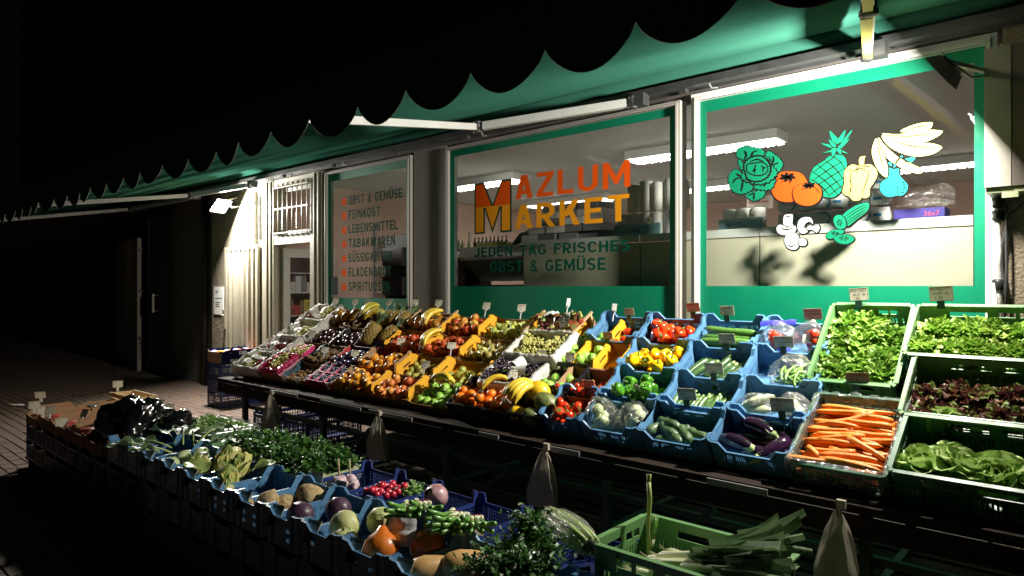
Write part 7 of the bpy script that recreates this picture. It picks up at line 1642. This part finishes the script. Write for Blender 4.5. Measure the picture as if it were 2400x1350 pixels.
# inner row, left of the garlic: parsley carton and herb crate
Mx = T(-3.74, 2.17, ZR-.165)
inst(tray(1.02, .40, .10, .13, M('carton_green_print', (.18,.30,.10), .6, (.50,.48,.33), 24, 1.2), cardB), Mx, 'green printed carton of parsley between the two rows', 'carton')
for i in range(24): inst(P['parsley%d' % (i % 3)], Mx @ T(-.45+.075*(i % 12)+R.uniform(-.02,.02), -.10+.16*(i//12)+R.uniform(-.03,.03), .06) @ RZ(R.uniform(0,360)) @ RX(R.uniform(-15,15)) @ SC(1.15), 'fresh dark green parsley bunch in the printed carton', 'parsley', 'parsley bunches')
Mx = T(-4.86, 2.17, ZR-.165); inst(('green_crate', CGd, []), Mx @ RZ(90) @ T(0,0,-.035), 'film lined green crate of lighter herbs', 'crate')
inst(('film_liner', liner(.60, .40, .175, film, .06, 'film_liner', .02, 12), []), Mx, 'clear film lining the lighter herb crate', 'film')
for i in range(16): inst(P['cress%d' % (i % 2)], Mx @ T(-.24+.068*(i % 8)+R.uniform(-.02,.02), -.09+.17*(i//8), .09) @ RZ(R.uniform(0,360)) @ SC(1.1), 'light green lamb lettuce or herb bunch in the film lined crate', 'herbs', 'light green herb bunches')
# black bag
b = MB()
def bb_(p, q):
    a = p*2*math.pi; t = q*math.pi; d_ = Vector((math.sin(t)*math.cos(a), math.sin(t)*math.sin(a), -math.cos(t)))
    k = 1+.35*noise.noise(d_*1.6)+.22*abs(noise.noise(d_*3.4))+.10*noise.noise(d_*8)
    return (d_.x*.24*k, d_.y*.20*k, max(-.07, d_.z*.20*k))
b.grid(bb_, 60, 36); o = b.build('rubbish_bag', blackBag); o.matrix_world = T(-5.28, 1.82, .58) @ RZ(20); tag(o, 'big shiny black plastic bag lying over the cartons', 'bag')
b = MB(); b.grid(lambda p, q: tuple(Vector(bb_(p, q))*.42), 30, 20); o = b.build('rubbish_bag', blackBag); o.matrix_world = T(-4.93, 1.98, .63) @ RZ(120); tag(o, 'small knotted black bag right of the big one', 'bag')
# outer blue crate left of the kohlrabi, then cartons to the left end
outer(-5.05, 'blue crate half under the black bag')
redM = M('net_red', (.50,.03,.03), .35, (.40,.10,.08), 30, coat=.3); filmw = MATS['clear_film']
dome = MB(); dome.lathe([(.06,0),(.068,.012),(.062,.026),(.045,.036),(.02,.041),(.002,.042)], 14, 0); domem = dome.mesh('punnet', redM)
flatm = {}
TBc = tray(.40, .40, .085, .12, cardB, cardB); TBd = tray(.40, .40, .075, .14, cardB, cardB)
names = ['leftmost','second','third','fourth','fifth','sixth']
for i in range(5):
    x = -7.15+.20+i*.405
    for j, y in enumerate((1.75, 2.155)):
        Mx = T(x, y, ZR-.165+(.0 if i else -.03)) @ RZ(R.uniform(-1.5,1.5))
        rn = 'outer' if j == 0 else 'inner'
        inst(TBc if (i+j) % 2 else TBd, Mx, names[i]+' brown cardboard tray of the '+rn+' row at the left end of the front display', 'tray')
        what = ('tomatoes' if (i < 2 and j == 0) or (i == 4 and j) else ('meat' if i < 4 else 'none'))
        if j == 0 and i < 4:
            for k in range(4): inst(('punnet', domem, []), Mx @ T(-.09+.18*(k % 2), -.09+.18*(k//2), .055) @ SC(1.15,1.0,1.0), 'red filled round punnet in the '+names[i]+' outer tray', 'punnet', 'red punnets of the '+names[i]+' outer tray')
        elif j == 1 and i == 4:
            for (px, py, pz, r_) in pile(.34, .34, .03, 60, .0175, seed=19): inst(P['cherry_tomato'], Mx @ T(px, py, pz), 'small red tomato in the tray behind the black bag', 'tomato', 'small tomatoes behind the black bag')
        elif j == 1:
            for k in range(6): 
                b = flatm.get(k % 3)
                if b is None: q_ = MB(); q_.box(-.055,.055,-.04,.04,0,.04); b = q_.mesh('box', [cardK, whitePap, cardR][k % 3]); flatm[k % 3] = b
                inst(('small_box', b, []), Mx @ T(-.12+.12*(k % 3), -.08+.14*(k//3), .06) @ RZ(R.uniform(-20,20)) @ RX(R.uniform(-8,8)), ('black','white','red')[k % 3]+' small box in the '+names[i]+' inner tray', 'box', ('black','white','red')[k % 3]+' small boxes of the '+names[i]+' inner tray')
b = MB(); b.panel((-.26,-.10,0),(1,0,0),(0,1,0),.52,lambda x:.10,.006,[],[.0,.05,.062],lambda x,z: .05<z<.062); b.panel((-.26,.10,0),(1,0,0),(0,-1,0),.52,lambda x:.10,.006,[],[.0,.05,.062],lambda x,z: .05<z<.062); b.panel((-.26,-.10,0),(0,1,0),(1,0,0),.20,lambda x:.10,.006,[],[0]); b.panel((.26,-.10,0),(0,1,0),(-1,0,0),.20,lambda x:.10,.006,[],[0]); b.box(-.26,.26,-.1,.1,0,.005)
b.box(-.275,.275,-.11,-.10,.088,.105); b.box(-.275,.275,.10,.11,.088,.105); b.box(-.03,.03,-.112,-.100,.0,.11)
o = b.build('wood_basket', M('basket_light_wood', (.62,.45,.22), .6, (.52,.36,.16), 20)); o.matrix_world = T(-6.95, 2.36, .47) @ RZ(2); tag(o, 'light wooden chip basket at the far left of the front display', 'basket')
for i, (x, y, z, tn, ln, lab) in enumerate(((-7.18,2.30,.60,70,-10,'tall card standing at the left end of the wooden basket'),(-7.30,1.70,.56,60,20,'leaning card at the outer left corner of the front display'),(-7.34,1.56,.53,10,80,'card lying flat at the outer left corner'),(-6.95,1.57,.52,65,-5,'second card from the outer left corner'),(-6.72,1.58,.50,75,-8,'third card along the street side'),(-6.50,1.57,.53,40,-12,'fourth card along the street side'),(-6.15,1.57,.48,70,0,'fifth card along the street side'),
        (-5.98,1.66,.56,15,-25,'dark square card before the black bag'),(-6.35,2.15,.57,30,-50,'slanted card in the inner cartons, left'),(-6.2,2.2,.57,35,-48,'slanted card in the inner cartons, middle'),(-5.95,2.2,.58,20,-40,'big slanted card in the inner cartons'),(-5.75,2.2,.57,30,-45,'slanted card in the inner cartons, right'))):
    price_tag(T(x, y, z), lab, ('1.99',), w=.085, h=.065, clip='clear', lean=ln, turn=tn)
# green leek crate at the bottom right
Lk = T(-1.10, 2.21, .47)
inst(('green_crate', CGw, []), Lk, 'green crate of leeks at the bottom right in front of the stand', 'crate')
inst(('green_crate', CGw, []), T(-1.10, 2.21, .265), 'green crate directly below the leek crate', 'crate')
inst(('dark_green_crate', CDw, []), T(-1.10, 2.21, .06), 'dark green crate lowest under the leek crate', 'crate')
for i, (k, x, y, z, a, e, rx) in enumerate(((0,-.19,.02,.055,-4,3,0),(1,-.20,-.05,.06,2,2,40),(2,-.18,-.11,.05,-3,6,90),(0,-.15,.09,.07,-8,4,150),(1,-.12,-.12,.10,6,14,0),(2,-.10,-.06,.11,-6,18,60),(0,-.06,-.14,.12,10,12,20),(1,-.02,-.08,.12,4,20,200),(2,.02,-.13,.13,-8,14,80),(0,.0,-.03,.13,16,22,10))):
    inst(P['leek%d' % k], Lk @ T(x, y, z+.045) @ RZ(a) @ RY(-e) @ RX(rx) @ SC(1.0 if i < 6 else .85), ('leek lying with its white root end to the left' if i < 4 else 'leek propped on the others with its green top over the right rim'), 'leek', 'lying leeks' if i < 4 else 'propped leeks')
inst(P['spring_onion'], Lk @ T(-.23, .12, .12) @ RY(-86) @ RZ(10) @ SC(.5,.35,.35), 'thin green stalk standing upright in the rear left corner of the leek crate', 'stalk')
b = MB(); b.tube([(0,0,0),(-.004,0,.12),(.004,0,.24),(.0,0,.30)], [.009,.008,.010,.009], 8)
for k in range(3): b.tube([(0,0,.28),(.006*(k-1),.004,.33)], [.006,.005], 5)
o = b.build('leek_stalk', M('stalk_yellow_green', (.28,.36,.10), .5)); o.matrix_world = Lk @ T(-.22, .08, .06) @ RX(-8) @ RY(-5); tag(o, 'single cut stalk standing upright above the leek crate', 'stalk')
